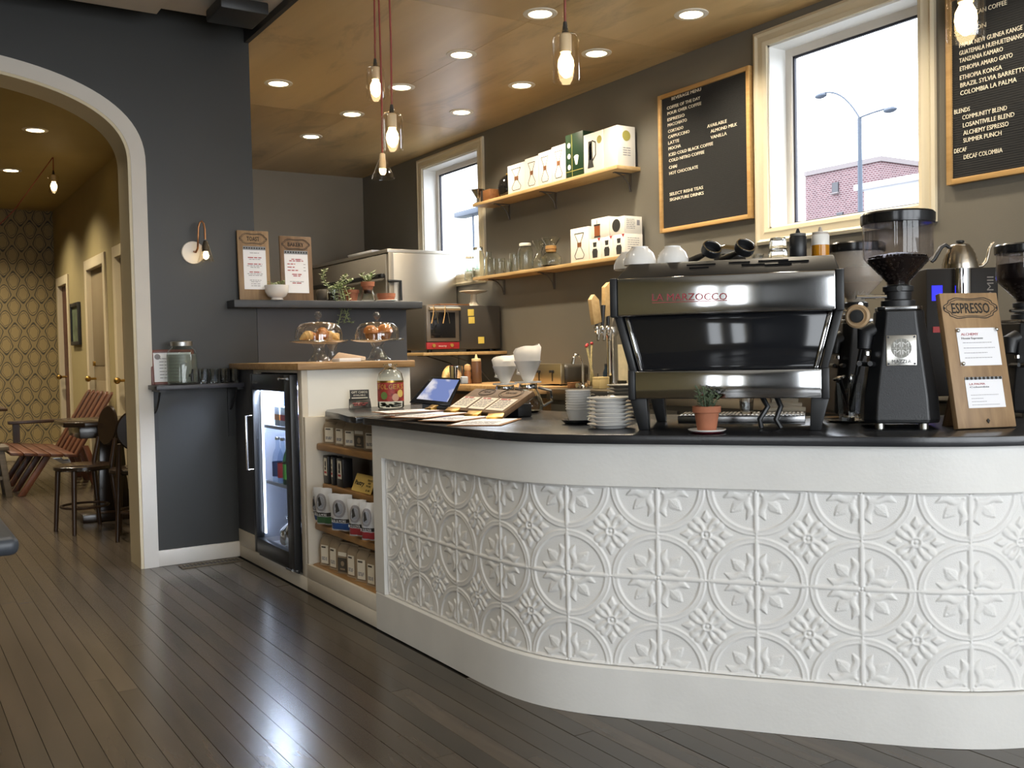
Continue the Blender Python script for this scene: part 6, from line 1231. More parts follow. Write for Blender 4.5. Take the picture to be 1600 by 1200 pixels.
p = p+Vector((0, 0, 1.5*k)); r = thing('terracotta_pot', 'terracotta pot with a low sprout, second from the trailing plant', 'potted plant', p+Vector((0,0,.0004))); obj('pot', pot(p, 11.5*k, 18*k), terra, r); g = G(); leaves(g, [(0, 0, 16*k), (0, 0, 21*k)], 10, 6*k, 2*k, rr); obj('leaf', g, leafp, r, smooth=0)['kind'] = 'stuff'
p = ledge(575, -.03); k = mpp(p); r = thing('glass_bowl', 'clear glass jar holding a terracotta pot on the ledge', 'glass jar', p); pr = [(10*k, 0), (12*k, 3*k), (10.5*k, 10*k), (8*k, 16*k), (8*k, 19*k)]; obj('glass_body', G().lathe([(.001, 0)]+pr+[(a-.002, max(b, .003)) for a, b in pr[::-1]]+[(.001, .003)], 26, cap0=False, cap1=False), clear, r)
p = p+Vector((0, 0, 13.6*k)); r = thing('terracotta_pot', 'terracotta pot with a leafy sprig sitting in the glass jar', 'potted plant', p); obj('pot', G().lathe([(5.4*k, 0), (8.8*k, 11*k), (10.6*k, 11.2*k), (11*k, 18*k), (10*k, 18*k), (9*k, 15*k), (.001, 15*k)], 26), terra, r)
gs, g = G(), G()
for a, L_ in ((.3, 20), (1.6, 15), (2.8, 17), (4.4, 13), (5.4, 16)): st = [(0, 0, 14*k), (5*k*math.cos(a), 5*k*math.sin(a), 14*k+L_*.5*k), (9*k*math.cos(a), 9*k*math.sin(a), 14*k+L_*k)]; gs.tube(st, .8*k, 5); leaves(g, st, 9, 9*k, 3*k, rr)
obj('stem', gs, leafp, r)['kind'] = 'stuff'; obj('leaf', g, mat('leaf_mid', '#6c8250', .5, vary=.25, scale=20), r, smooth=0)['kind'] = 'stuff'
p = ledge(610, .02); k = mpp(p); r = thing('black_tray', 'thin black tray at the end of the slate ledge', 'tray', p); obj('tray_plate', G().box(-24*k, 17*k, -10*k, 10*k, 0, 1.8*k), pblack, r, bevel=.001); p = p+Vector((-7*k, 0, 1.9*k))
tag(obj('saucer', G().lathe([(9*k, 0), (17*k, 1.5*k), (16.6*k, 2*k), (9*k, 1*k), (.001, 1*k)], 30), ceram, None, loc=p), 'small white saucer under the low terracotta dish', 'saucer')
p = p+Vector((0, 0, 1.4*k)); r = thing('terracotta_dish', 'low wide terracotta dish at the end of the ledge', 'planter', p+Vector((0,0,.0005))); obj('dish', G().lathe([(12.5*k, 0), (13*k, 5*k), (14*k, 5.2*k), (14.4*k, 11*k), (13.4*k, 11*k), (13*k, 9*k), (.001, 9*k)], 30), terra, r); obj('soil', G().lathe([(12.9*k, 9.3*k), (.001, 9.6*k)], 20), mat('moss_tan', '#a08b55', .9), r)

# ------------------------------------------------------------------ charcoal wall: sconce, water shelf
p = ony(301, 395, DY-.001); r = thing('wall_sconce', 'brass gooseneck wall lamp with a white round plate and glass cone shade', 'wall lamp', p); k = mpp(p)
obj('wall_plate', G().lathe([(18*k, 0), (18*k, .006), (17*k, .012), (.001, .014)], 36), mat('plate_white_satin', '#e6dfd4', .35), r, rot=(PI/2, 0, 0))
q = lambda x, y, d: ony(x, y, DY-d)-p
obj('arm', G().tube([q(303, 393, .012), q(306, 394, .05), q(309, 388, .075), q(309.5, 370, .085), q(310, 355, .09), q(312, 348, .095), q(315, 345.5, .10), q(318, 349, .105), q(320, 358, .11), q(320.5, 374, .11)], .0055, 10), mat('copper_brass', '#b07a52', .3, 1), r)
c = q(321, 376, .11); k = mpp(p+c)
obj('lamp_socket', G().lathe([(2.6*k, 0), (3.6*k, -2*k), (5.6*k, -8*k), (5.8*k, -17*k)], 18, c), mat('socket_bronze', '#4c443a', .4, .6), r); pr = [(3.4*k, -1*k), (6*k, -8*k), (10.5*k, -24*k), (13.5*k, -33*k)]
obj('glass_shade', G().lathe(pr+[(a-.0022, b) for a, b in pr[::-1]], 28, c, cap0=False, cap1=False), shade, r); obj('bulb', G().lathe([(3*k, -17*k), (4.4*k, -22*k), (4*k, -27*k), (.001, -29.5*k)], 14, c), bulbm, r); l = point('sconce_light', c+Vector((0, -.0, -24*k)), 3.0, r=.015); l.parent = r
dsh = mat('shelf_dark_paint', '#33333a', .4)
r = thing('water_shelf', 'dark painted shelf on iron brackets holding the water jar', 'shelf', (1.245, DY-.001, .985)); obj('board', G().box(0, .475, -.215, 0, 0, .024), dsh, r, bevel=.002)
for x in (.035, .455): obj('bracket', G().box(x-.016, x+.016, -.012, 0, -.285, -.0005).box(x-.016, x+.016, -.20, 0, -.012, -.0005).tube([(x, -.008, -.13), (x, -.06, -.10), (x, -.11, -.05), (x, -.13, -.012)], .006, 8), blackpaint, r)
SZ = 1.0096
p = Vector((1.405, DY-.125, SZ)); k = mpp(p); r = thing('water_dispenser', 'glass water jar with a zinc lid and black tap on the dark shelf', 'water jar', p)
pr = [(20*k, 0), (23.5*k, 3*k), (23.5*k, 45*k), (21*k, 53*k), (16*k, 58*k), (15.5*k, 62*k)]
obj('jar_glass', G().lathe([(.001, 0)]+pr+[(a-.003, max(b, .004)) for a, b in pr[::-1]]+[(.001, .004)], 32, cap0=False, cap1=False), glass('jar_ribbed', (.93, .95, .94), 1.0, 1.5, .03), r)
obj('water', G().lathe([(.001, .005), (19*k, .005), (22.3*k, 4*k), (22.3*k, 47*k), (.001, 47*k)], 32), milky('water_cloudy', (.80, .84, .82), '#8f918a', .42), r); obj('lid', G().lathe([(16.6*k, 60*k), (17*k, 66*k), (15.5*k, 67.5*k), (.001, 68*k)], 28), mat('zinc', '#b8b8b6', .35, 1), r)
ta = obj('tap', G().tube([(6*k, -22*k, 14*k), (7*k, -27*k, 14*k), (7*k, -31*k, 14*k)], 2.6*k, 10).tube([(7*k, -30*k, 15*k), (7*k, -31*k, 5*k)], 2.2*k, 10), pblack, r); obj('tap_lever', G().tube([(7*k, -29*k, 16*k), (8*k, -31*k, 24*k)], 1.6*k, 8), pblack, ta)
p = Vector((1.262, DY-.036, SZ)); r = thing('framed_notice', 'small red-brown framed notice leaning behind the water jar', 'picture frame', p, 0, rot=(-.14, 0, -.05)); fm = mat('frame_redbrown', '#6a3326', .4); Wf, Hf = .235, .195
for a in ((0, .016, 0, Hf), (Wf-.016, Wf, 0, Hf), (.016, Wf-.016, 0, .016), (.016, Wf-.016, Hf-.016, Hf)): obj('frame_side', G().box(a[0], a[1], 0, .014, a[2], a[3]), fm, r, bevel=.002)
obj('notice_sheet', G().box(.016, Wf-.016, .004, .008, .016, Hf-.016), paper, r, smooth=0); m4 = wm(r); f = Face(m4 @ Vector((.016, .004, .016)), m4.to_3x3() @ Vector((1, 0, 0)), m4.to_3x3() @ Vector((0, 0, 1)), r); g = G()
for i in range(7): scribble(f, g, .03, .17, .02+.018*i, .006, i)
f.out('notice_print', g, inkgrey)['kind'] = 'stuff'; g = G(); f.poly(g, disc(.022, .14, .016, 12)); f.out('notice_emblem', g, inkgrey)
n = 0
for j, y in enumerate((DY-.15, DY-.075)):
    for i in range(4):
        n += 1; tumbler(Vector((1.515+.057*i+.02*j, y, SZ)), .0255, .082, 'clear water tumbler on the dark shelf, %s in the %s row' % (nth[i], ('front', 'back')[j]), 'water tumblers beside the jar', 'water_tumbler')
# floor register in front of the baseboard
r = thing('floor_vent', 'bronze floor register set in the boards below the baseboard', 'floor vent', (1.365, 5.495, 0)); vm = mat('vent_bronze', '#6d6250', .4, .6); obj('vent_frame', G().box(0, .335, 0, .012, 0, .005).box(0, .335, .078, .09, 0, .005).box(0, .014, .012, .078, 0, .005).box(.321, .335, .012, .078, 0, .005), vm, r); obj('vent_well', G().box(.014, .321, .012, .078, 0, .0012), blackpaint, r)
for i in range(14): obj('vent_slat', G().box(.024+.0215*i, .030+.0215*i, .012, .078, .001, .004), vm, r, smooth=0)
# loudspeaker on the white ceiling
a = onz(316, 14, 2.93); b = onz(384, 22, 2.90); r = thing('ceiling_speaker', 'dark loudspeaker box mounted under the white ceiling', 'loudspeaker', (1.66, 5.17, 3.004)); obj('speaker_cabinet', G().box(-.14, .11, -.17, .10, -.085, -.02), blackpaint, r, bevel=.01); obj('speaker_bracket', G().box(-.05, .03, -.05, .03, -.02, -.0005), blackpaint, r)
# ------------------------------------------------------------------ back counter along the window wall
BX = 3.72
bc = thing('back_counter', 'steel topped back counter along the window wall', 'counter', (BX, 2.0, 0)); ssteel = mat('counter_steel', '#8c857a', .3, 1, vary=.08, scale=5)
BCB = lambda name, x0, x1, y0, y1, z0, z1, m, bevel=.002: obj(name, G().box(x0-BX, x1-BX, y0-2, y1-2, z0, z1), m, bc, bevel=bevel)
BCB('steel_top', BX, WX-.001, 2.06, 5.36, .83, BCZ-.0005, ssteel); BCB('cooler_front', BX+.02, WX-.001, 2.06, 5.34, .08, .829, mat('cooler_black', '#26241f', .45)); BCB('plinth', BX+.06, WX-.001, 2.06, 6.75, 0, .079, blackpaint)
BCB('cooler_drawer', BX+.004, BX+.019, 4.75, 5.32, .36, .80, mat('cooler_black', '#26241f')); BCB('cooler_drawer', BX+.004, BX+.019, 4.1, 4.73, .36, .80, mat('cooler_black', '#26241f')); BCB('badge_plate', BX-.003, BX, 4.30, 4.92, .838, .893, blackpaint)
put_text('Continental', Vector((BX-.003, 4.89, .852)), Vector((BX-.003, 4.48, .852)), .028, mat('badge_silver', '#b9b4a8', .4), bc)
oakc = wood('cabinet_brown', '#6e4f30', '#8e6a44', .5, 4, 'Z'); BCB('wood_cabinet', BX+.05, WX-.001, 5.37, 6.75, .08, .835, oakc); BCB('black_rail', BX+.02, WX-.001, 5.37, 6.75, .836, .865, blackpaint)
tag(obj('butcher_block_top', G().box(BX-.07, WX-.001, 5.37, 6.75, .8655, .912), bb, None, bevel=.004), 'thick wooden block top beside the steel counter', 'worktop')
def onb(px, X, z, py=600): q = onx(px, py, X); return Vector((q.x, q.y, z+.0006))
def onby(px, Y, z, py=600): q = ony(px, py, Y); return Vector((q.x, q.y, z+.0006))
K2 = .913
p = onb(676, 3.86, K2); p = Vector((3.80, 6.62, K2)); q = ony(678, 590, 6.62); p.x = max(q.x, 3.70); k = mpp(p)*.8; p.y = 6.66; r = thing('bread_bag', 'bundled bread in a crinkled bag on the block top', 'bread', p, .6); g = G(); g.tube([(-20*k, 0, 6*k), (-12*k, 0, 12*k), (-2*k, 0, 19*k), (8*k, 0, 24*k), (16*k, 0, 22*k), (20*k, 0, 16*k)], [3*k, 8*k, 11*k, 12*k, 12*k, 9*k], 14)
obj('bread_loaf', g, mat('bread_crinkle', '#c6a468', .55, vary=.45, scale=40, bump=1, bscale=35), r); obj('bag_base', G().sph((6*k, 0, 9*k), (16*k, 10*k, 9*k), 14, 8), mat('bread_crinkle', '#c6a468'), r)
p = Vector((3.80, 6.30, K2)); p.x = ony(709, 590, 6.30).x if ony(709, 590, 6.30).x > 3.68 else 3.70; p.y = onx(709, 590, p.x).y if p.x == 3.70 else p.y
p = onb(713, 3.70, K2); k = mpp(p); r = thing('steel_canister', 'polished steel canister on the block top', 'canister', p); obj('canister_body', G().lathe([(10*k, 0), (10.5*k, 1*k), (10.5*k, 28*k), (9*k, 29*k), (.001, 29*k)], 26), chrome, r)
p = onb(731, 3.80, K2); k = mpp(p); r = thing('pepper_mill', 'wooden pepper mill between the canister and the squeeze bottle', 'pepper mill', p); obj('mill_body', G().lathe([(6.5*k, 0), (7*k, 3*k), (5*k, 9*k), (6*k, 16*k), (4.5*k, 20*k)], 18), mat('mill_wood', '#8a5d3a', .35), r); obj('mill_head', G().lathe([(4.6*k, 20*k), (6*k, 24*k), (4.5*k, 29*k), (.001, 31*k)], 18), mat('mill_cork', '#c9a070', .5), r)
p = onb(745, 3.86, K2); k = mpp(p); squeeze('squeeze_bottle', p, 8*k, 46*k, 'brown sauce bottle with a cream cap under the oven shelf', mat('sauce_brown', '#5d4231', .3), mat('cap_cream', '#d8c79a', .5), mat('cap_cream', '#d8c79a'))
# oven shelf with the countertop oven
shf = wall_shelf('wall_shelf', 6.70, 7.32, 1.158, .76, 'deep wooden wall shelf carrying the red panelled oven', (6.80, 7.20), m=pine, grp='wall shelves behind the bar')
ov = thing('countertop_oven', 'dark speed oven with a red control panel and yellow notes', 'oven', (3.56, 6.745, 1.1587)); odark = mat('oven_charcoal', '#413d38', .5); osteel = mat('oven_grey_front', '#7b736a', .35, .5)
obj('oven_case', G().box(0, .685, .012, .47, .02, .365), odark, ov, bevel=.004); [obj('foot', G().cyl((x, y, 0), .02, .021), blackpaint, ov) for x in (.06, .62) for y in (.06, .42)]
dr = obj('oven_door', G().box(.004, .29, -.012, .011, .082, .36), osteel, ov, bevel=.004); obj('door_window', G().box(.035, .255, -.0145, -.0122, .11, .31), gblack, dr, bevel=.001); obj('door_handle', G().tube([(.015, -.04, .335), (.285, -.04, .335)], .013, 12).tube([(.03, -.04, .335), (.03, -.01, .335)], .008, 8).tube([(.27, -.04, .335), (.27, -.01, .335)], .008, 8), mat('handle_cream_steel', '#c9bda4', .3, .8), dr)
pn = obj('control_panel', G().box(.004, .29, -.010, .011, .025, .076), mat('panel_red', '#a12a30', .35), ov, bevel=.002)
for x in (.06, .22): obj('dial', G().tube([(x, -.010, .052), (x, -.020, .052)], .014, 14), mat('dial_brass', '#c2a257', .35, .6), pn)
put_text('merry', Vector((3.56+.105, 6.745-.0105, 1.1587+.042)), Vector((3.56+.175, 6.745-.0105, 1.1587+.042)), .014, boxwhite, pn)
g = G(); [g.box(.298, .318, .004, .0115, .09+.0125*i, .097+.0125*i) for i in range(21)]; obj('vent_slat', g, blackpaint, ov, smooth=0)['kind'] = 'stuff'
yel = mat('note_yellow', '#dcc35a', .8)
for i, (x, z, lb) in enumerate(((.385, .282, 'upper'), (.390, .222, 'middle'), (.475, .062, 'lower'))):
    tag(obj('sticky_note', G().add([(0, 0, 0), (.055, 0, .002), (.053, -.004, .054), (-.001, -.001, .053), (0, .001, 0), (.055, .001, .002), (.053, -.003, .054), (-.001, 0, .053)], [(0,1,2,3),(7,6,5,4),(0,4,5,1),(1,5,6,2),(2,6,7,3),(3,7,4,0)]), yel, None, smooth=0, loc=(3.56+x, 6.745+.0105, 1.1587+z)), 'yellow sticky note on the oven side, %s of the three' % lb, 'sticky note', 'yellow notes on the oven')
for i, x in enumerate((.035, .135)):
    r = thing('tongs', ('wooden handled tongs hanging at the far end of the oven handle', 'wooden handled tongs hanging in the middle of the oven handle')[i], 'tongs', (3.56+x, 6.684, 1.1587+.356), group='tongs on the oven handle')
    for s_ in (0, 1): obj('tong_arm', G().tube([(.006, .004, .004), (-.004-.002*s_+.03*s_, -.012, -.06), (-.022+.058*s_, -.012, -.135)], [.003, .004, .007], 8, flat=.5), (mat('tong_wood', '#c99f63', .5), steel)[s_], r)
r = thing('cake_stand', 'small white ceramic cake stand on top of the speed oven', 'cake stand', (4.11, 6.94, 1.5245)); obj('stand_body', G().lathe([(.055, 0), (.05, .012), (.028, .04), (.022, .10), (.09, .118), (.115, .122), (.115, .128), (.001, .126)], 32), mat('ceramic_cream', '#d6cbb5', .3), r)
r = thing('cutting_board', 'thin wooden board lying on top of the speed oven', 'cutting board', (3.72, 6.80, 1.5245)); obj('board', G().box(0, .27, 0, .25, 0, .014), wal, r, bevel=.003)
# tall steel oven against the wall below the far window
so_ = thing('deck_oven', 'tall stainless deck oven standing below the far window', 'oven', (3.60, 7.47, 0)); sst = mat('stainless_bright', '#c9c4ba', .36, .95, vary=.05, scale=3); sdk = mat('stainless_front', '#9a948a', .4, .5)
obj('oven_cabinet', G().box(.03, .655, 0, 1.72, .12, 2.0), sst, so_, bevel=.004); obj('top_panel', G().box(0, .655, 0, 1.72, 2.0005, 2.03), sst, so_, bevel=.003)
for i, (z0, z1) in enumerate(((1.50, 1.99), (.95, 1.48), (.35, .93))):
    d = obj('oven_door', G().box(0, .0295, .04, 1.70, z0, z1), sdk, so_, bevel=.004); obj('door_handle', G().box(-.05, -.02, .02, 1.66, z1-.20, z1-.165).box(-.05, 0, .05, .08, z1-.195, z1-.17).box(-.05, 0, 1.6, 1.63, z1-.195, z1-.17), pblack, d, bevel=.003)
obj('corner_post', G().box(.004, .05, -.012, .0, .12, 2.0), sdk, so_, bevel=.002); [obj('leg', G().cyl((x, y, 0), .03, .121), blackpaint, so_) for x in (.08, .58) for y in (.08, 1.6)]
obj('side_handle', G().tube([(-.01, -.02, 1.76), (.10, -.03, 1.76), (.10, -.03, 1.60)], .014, 8), pblack, so_)
r = thing('tray_lid', 'white tray lying on top of the deck oven', 'tray', (3.66, 7.9, 2.0306)); obj('tray_body', G().frustum(0, (0, .40, 0, .5), .032, (-.012, .412, -.012, .512)), mat('tray_white', '#dcdcdf', .35), r, bevel=.003)
# tap tower, toaster, straws and small things
p = Vector((4.04, 5.065, BCZ)); k = mpp(p); tt = thing('tap_tower', 'chrome beer style tap tower with wooden handles behind the machine', 'tap tower', p)
obj('base_flange', G().lathe([(15*k, 0), (14*k, 3*k), (10*k, 5*k), (9*k, 8*k)], 24), chrome, tt); obj('column', G().lathe([(8*k, 5*k), (8*k, 80*k), (9.5*k, 82*k), (9.5*k, 92*k), (8*k, 95*k), (.001, 96*k)], 26), chrome, tt)
obj('manifold', G().tube([(12*k, 0, 88*k), (-10*k, -6*k, 88*k), (-40*k, -16*k, 88*k)], 4.5*k, 12), chrome, tt)
for i, (x, y, wx, h0, h1, wd, tl) in enumerate(((-42, -17, 18, 98, 140, 15, -.14), (-27, -12, 0, 0, 0, 0, 0), (-12, -7, 20, 110, 160, 18, .02))):
    fct = obj('faucet', G().tube([(x*k, y*k, 88*k), (x*k-3*k, y*k-9*k, 88*k), (x*k-7*k, y*k-12*k, 74*k)], [3.6*k, 3.4*k, 2.2*k], 10).sph((x*k, y*k, 93*k), 4.4*k, 12, 8), chrome, tt)
    if wx:
        g = G(); g.prismy([(-wd/2*k, 0), (wd/2*k, 4*k), (wd/2*k, (h1-h0-4)*k), (0, (h1-h0+4)*k), (-wd/2*k, (h1-h0-4)*k)], -4.5*k, 4.5*k); g.v = [(a+x*k+c*tl*1.0, b+y*k, c+h0*k) for a, b, c in g.v]; obj('tap_handle', g, pine, fct, bevel=.003); obj('handle_stem', G().tube([(x*k, y*k, 94*k), (x*k+tl*3*k, y*k, (h0+5)*k)], 2.6*k, 8), pblack, fct)
    else: obj('tap_handle', G().tube([(x*k, y*k, 95*k), (x*k+2*k, y*k, 128*k)], [2.4*k, 4*k], 8), pblack, fct)
obj('fan_guard', G().prismy([(0, 96*k), (30*k, 92*k), (30*k, 128*k), (16*k, 124*k), (4*k, 112*k)], -2*k, 0), mat('guard_steel', '#8d867b', .35, .8), tt)
p = onb(888, 3.98, BCZ); p = Vector((3.93, 5.52, K2)); ts = thing('toaster', 'cream edged steel toaster with dark rounded side on the block top', 'toaster', p); 
obj('toaster_body', G().box(-.015, .20, -.10, .28, .012, .145), mat('toaster_dark', '#3d3830', .4), ts, bevel=.03, seg=4); obj('steel_face', G().box(-.05, -.016, -.10, .28, .01, .15), mat('toaster_steel', '#b3a68a', .3, .9), ts, bevel=.006)
for y in (.0, .16): kn_ = obj('lever', G().box(-.066, -.05, y-.018, y+.018, .085, .105), pblack, ts, bevel=.003); obj('lever_slot', G().box(-.0525, -.0505, y-.004, y+.004, .03, .085), pblack, kn_)
[obj('foot', G().cyl((x, y, 0), .012, .013), pblack, ts) for x in (-.02, .16) for y in (-.07, .25)]
p = onb(911, 3.90, BCZ); k = mpp(p); r = thing('rinse_faucet', 'slim chrome gooseneck faucet beside the straw glass', 'faucet', p); obj('spout', G().tube([(0, 0, 0), (0, 0, 36*k), (-2*k, 0, 46*k), (-7*k, 0, 52*k), (-13*k, 0, 52*k), (-17*k, 0, 47*k), (-19*k, 0, 38*k)], [1.8*k]*4+[2.4*k, 2.6*k, 3*k], 10), chrome, r); obj('base', G().lathe([(4*k, 0), (3.4*k, 3*k), (2*k, 5*k)], 14), chrome, r); obj('valve', G().tube([(-6*k, 0, 4*k), (-12*k, 0, 5*k)], 4*k, 12), chrome, r)
p = onb(926, 3.98, BCZ); k = mpp(p); tumbler(p, 10*k, 22*k, 'clear glass holding striped straws on the back counter', None, 'straw_glass'); straw = mat('straw_cream', '#d8c690', .6, vary=.3, scale=60)
for i, (dx, h) in enumerate(((-14, 62), (-9, 64), (3, 66))):
    r = thing('drink_straw', 'cream striped straw with a red end, %s in the straw glass' % nth[i], 'straw', p+Vector((0, (i-1)*.018, .013)), group='straws in the glass'); obj('straw_tube', G().tube([(-dx*.15*k, 0, 0), (dx*k, 0, h*k)], 1.5*k, 8), straw, r); obj('red_tip', G().sph((dx*k, 0, h*k), 2.6*k, 8, 6), red, r)
for nm, px, X, w_, h, m, lb, cat in (('sugar_box', 939, 3.92, 20, 18, mat('box_tan', '#c2ab78', .7), 'pale tan box of packets at the foot of the tap tower', 'box'), ('wood_block', 896, 3.88, 8, 9, wal, 'small wooden block beside the rinse faucet', 'block'), ('packet_box', 1325, 4.12, 16, 22, mat('box_orange_tan', '#b98a4e', .7), 'small tan box under the green packet', 'box')):
    p = onb(px, X, BCZ); k = mpp(p); r = thing(nm, lb, cat, p); obj('box_body', G().box(-.04, .04, -w_*k*.45, w_*k*.45, 0, h*k), m, r, bevel=.002); obj('box_lid', G().box(-.041, .041, -w_*k*.455, w_*k*.455, h*k*.8, h*k*1.01), m, r, bevel=.002)
    if nm == 'packet_box': pk = p+Vector((0, 0, h*k*1.01+.0006)); r = thing('green_packet', 'green printed packet on the small tan box', 'packet', pk); obj('packet_body', G().box(-.03, .03, -9*k, 9*k, 0, 14*k), mat('packet_green', '#3f7a3a', .5), r, bevel=.003); obj('packet_label', G().box(-.0315, -.0302, -4*k, 4*k, 4*k, 11*k), mat('packet_lime', '#b5c24a', .5), r)
p = onb(947, 4.12, BCZ); k = mpp(p); r = thing('syrup_bottle', 'small dark blue bottle behind the tap tower', 'bottle', p); obj('bottle_body', G().lathe([(4.5*k, 0), (4.8*k, 22*k), (2*k, 29*k), (2*k, 33*k)], 16), mat('bottle_navy', '#22303c', .25), r); obj('bottle_cap', G().lathe([(2.4*k, 33*k), (2.4*k, 36*k), (.001, 36*k)], 12), blackpaint, r)
p = onb(974, 3.92, BCZ); k = mpp(p); r = thing('paper_sleeve_bundle', 'tall bundle of pale wooden stirrers standing beside the tap tower', 'stirrers', p); obj('holder', G().lathe([(9*k, 0), (9.5*k, 14*k)], 18), clear, r)
for i in range(7): g = G().box(-.004, .004, -(1.6)*k, 1.6*k, .002, 70*k); g.v = [(a+(c*.02*(i-3)/3), b+(i-3)*2.9*k+c*.03*(i-3)/3, c) for a, b, c in g.v]; obj('stirrer', g, mat('stirrer_pale', '#cdbf9c', .7, vary=.15, scale=20), r)
p = onb(1312, 4.16, BCZ); k = mpp(p); r = thing('paper_bag', 'brown paper bag with dark print standing at the wall', 'paper bag', p); obj('bag_body', G().frustum(0, (-.05, .05, -14*k, 14*k), 64*k, (-.02, .02, -13.5*k, 13.5*k)), mat('kraft_brown', '#8d6e4c', .8, bump=.5, bscale=20), r, bevel=.003); f = Face(p+Vector((-.044, 10*k, 14*k)), (0, -1, 0), Vector((.03, 0, 64*k)), r, .004); g = G(); f.line(g, disc(9*k, 26*k, 5*k, 16), 1.6*k, closed=True); f.line(g, disc(9*k, 14*k, 5*k, 16), 1.6*k, closed=True); f.out('print', g, inkbrown)
# ------------------------------------------------------------------ hall furniture
hw_ = wood('dark_stained_wood', '#2e2018', '#4a3424', .35, 4, 'Z'); redw = wood('cherry_slat', '#47281a', '#6b3f28', .4, 4, 'Z')
bn = thing('slatted_bench', 'row of dark slatted lounge seats leaning back against the hall wall', 'bench', (1.42, 9.3, 0)); ys = [.12+.22*i for i in range(6)]
for i, y in enumerate(ys): g = G(); pts = [(.02, 0, .34), (.16, 0, .58), (.30, 0, .84)]; vs = []; 
for i, y in enumerate(ys):
    g = G().prismx([(y-.06, .30), (y+.06, .30), (y+.06, .80), (y+.045, .845), (y, .865), (y-.045, .845), (y-.06, .80)], -.013, .013); g.v = [(a+(c-.30)*.58+.02, b, c) for a, b, c in g.v]; obj('back_slat', g, redw, bn, bevel=.003)
for j in range(5): g = G().box(-.50+.105*j, -.405+.105*j, 0, 1.38, .36, .385); g.v = [(a, b, c-(a+.5)*.10) for a, b, c in g.v]; obj('seat_slat', g, redw, bn, bevel=.003)
for y in (.08, .50, .92, 1.30):
    g = G().box(-.03, .03, y-.028, y+.028, 0, .335); g.v = [(a-.28-(.37-c)*.65+.10, b, c) for a, b, c in g.v]; obj('leg', g, redw, bn, bevel=.003)
    g = G().box(-.025, .025, y-.025, y+.025, 0, .40); g.v = [(a+.24-(c)*.35, b, c) for a, b, c in g.v]; obj('rear_leg', g, redw, bn, bevel=.003)
obj('armrest', G().box(-.38, .20, 1.30, 1.40, .55, .58), hw_, bn, bevel=.004); obj('arm_post', G().box(-.34, -.28, 1.32, 1.38, .37, .55), hw_, bn)
tb_ = thing('pedestal_table', 'dark lacquered pedestal table with clipped corners in the hall', 'table', (1.42, 7.72, 0)); lac = mat('lacquer_dark_brown', '#2f241c', .18); s_ = .34; c_ = .12
obj('tabletop', G().prism([(-s_+c_, -s_), (s_-c_, -s_), (s_, -s_+c_), (s_, s_-c_), (s_-c_, s_), (-s_+c_, s_), (-s_, s_-c_), (-s_, -s_+c_)], .685, .72), lac, tb_, bevel=.006); obj('apron', G().box(-.24, .24, -.24, .24, .60, .684), lac, tb_, bevel=.004); obj('pedestal', G().frustum(.06, (-.11, .11, -.11, .11), .60, (-.08, .08, -.08, .08)), lac, tb_, bevel=.004); obj('base', G().box(-.24, .24, -.24, .24, 0, .06), lac, tb_, bevel=.008)
def cafe_chair(p, rz, label):
    r = thing('cafe_chair', label, 'chair', p, rz, 'cafe chairs at the hall table'); obj('seat', G().lathe([(.17, .415), (.19, .425), (.19, .445), (.17, .452), (.001, .446)], 24), lac, r)
    for x in (-1, 1):
        obj('leg', G().tube([(x*.14, -.14, 0), (x*.12, -.12, .42)], [.014, .018], 10), hw_, r); obj('rear_leg', G().tube([(x*.15, .17, 0), (x*.13, .13, .43), (x*.12, .17, .62)], [.014, .018, .014], 10), hw_, r)
    obj('backrest', G().lathe([(.001, 0), (.13, .002), (.14, .011), (.13, .020), (.001, .022)], 28), lac, r, loc=(0, .19, .70), rot=(PI/2-.12, 0, 0)); obj('stretcher', G().torus((0, 0, .17), .15, .009, n=24, m=6), hw_, r); return r
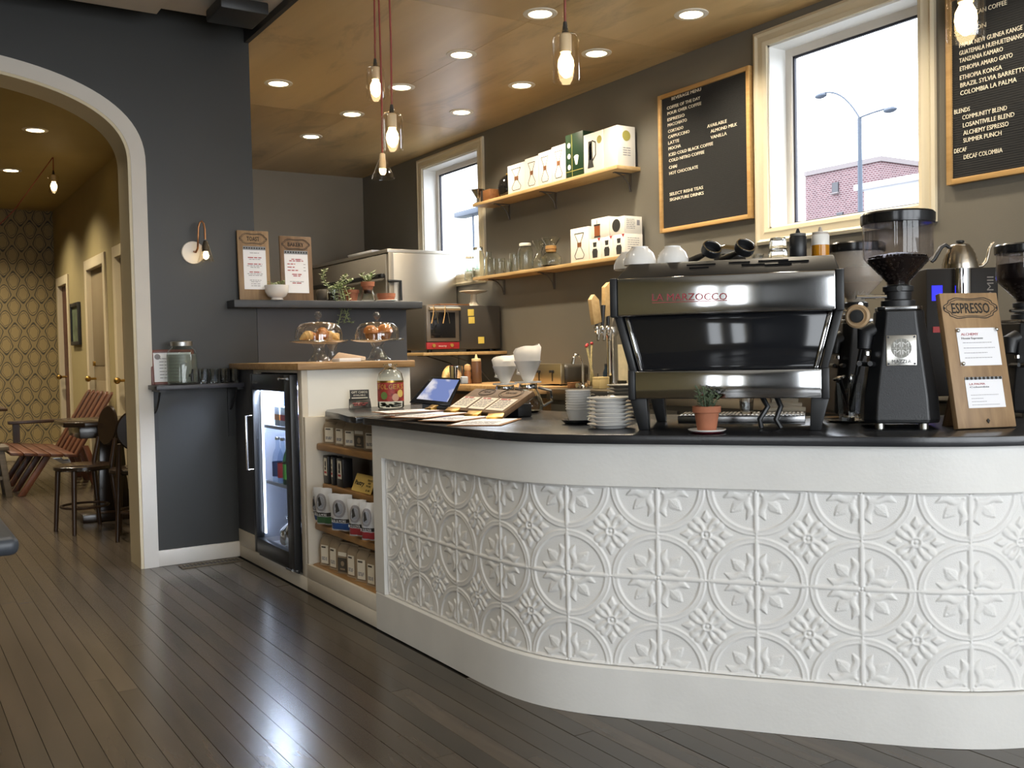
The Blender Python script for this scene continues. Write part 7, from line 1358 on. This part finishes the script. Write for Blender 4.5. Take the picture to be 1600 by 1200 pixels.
cafe_chair((1.42, 6.72, 0), PI-.2, 'dark round backed chair just beyond the archway edge'); cafe_chair((1.15, 7.18, 0), -1.3, 'dark round backed chair at the side of the pedestal table')
st = thing('low_bench', 'grey wooden low bench with stretchers at the edge of the hall', 'bench', (.58, 9.55, 0)); gw = wood('bench_grey_wood', '#4a4136', '#655a4a', .5, 4, 'X'); obj('seat', G().box(-.5, .34, -.18, .18, .40, .435), gw, st, bevel=.004)
for x in (-.44, .28):
    for y in (-.14, .14): g = G().box(x-.025, x+.025, y-.025, y+.025, 0, .40); g.v = [(a+(.4-c)*.12*(1 if x > 0 else -1), b, c) for a, b, c in g.v]; obj('leg', g, gw, st, bevel=.002)
obj('stretcher', G().box(-.44, .30, -.15, -.11, .15, .18), gw, st)
ht = thing('side_table', 'thin dark topped table farther down the hall', 'table', (.62, 10.55, 0)); obj('tabletop', G().box(-.55, .38, -.35, .35, .70, .725), hw_, ht, bevel=.004); obj('column', G().cyl((-.2, 0, .03), .035, .67), blackpaint, ht); obj('foot', G().lathe([(.24, 0), (.23, .02), (.04, .035)], 24, (-.2, 0, 0)), blackpaint, ht)
nt_ = thing('front_table', 'slate blue table corner near the viewer at the frame edge', 'table', (-.32, 2.66, 0)); ctop = mat('laminate_slate', '#3a3f47', .4); obj('tabletop', G().box(-.55, .60, .04, .72, .672, .72), ctop, nt_, bevel=.02, seg=4); obj('column', G().cyl((0, .38, .03), .04, .642), blackpaint, nt_); obj('foot', G().lathe([(.28, 0), (.27, .02), (.05, .035)], 24, (0, .38, 0)), blackpaint, nt_)
pc = thing('framed_picture', 'small dark framed picture on the hall wall between two doors', 'picture', (HX-.001, 11.38, 1.32)); 
for a in ((-.25, -.21, 0, .45), (.21, .25, 0, .45), (-.21, .21, 0, .04), (-.21, .21, .41, .45)): obj('frame_side', G().box(-.03, 0, a[0], a[1], a[2], a[3]), blackpaint, pc, bevel=.002)
obj('print_sheet', G().box(-.012, -.002, -.21, .21, .04, .41), mat('print_green', '#5f6a50', .6, vary=.6, scale=8), pc, smooth=0)
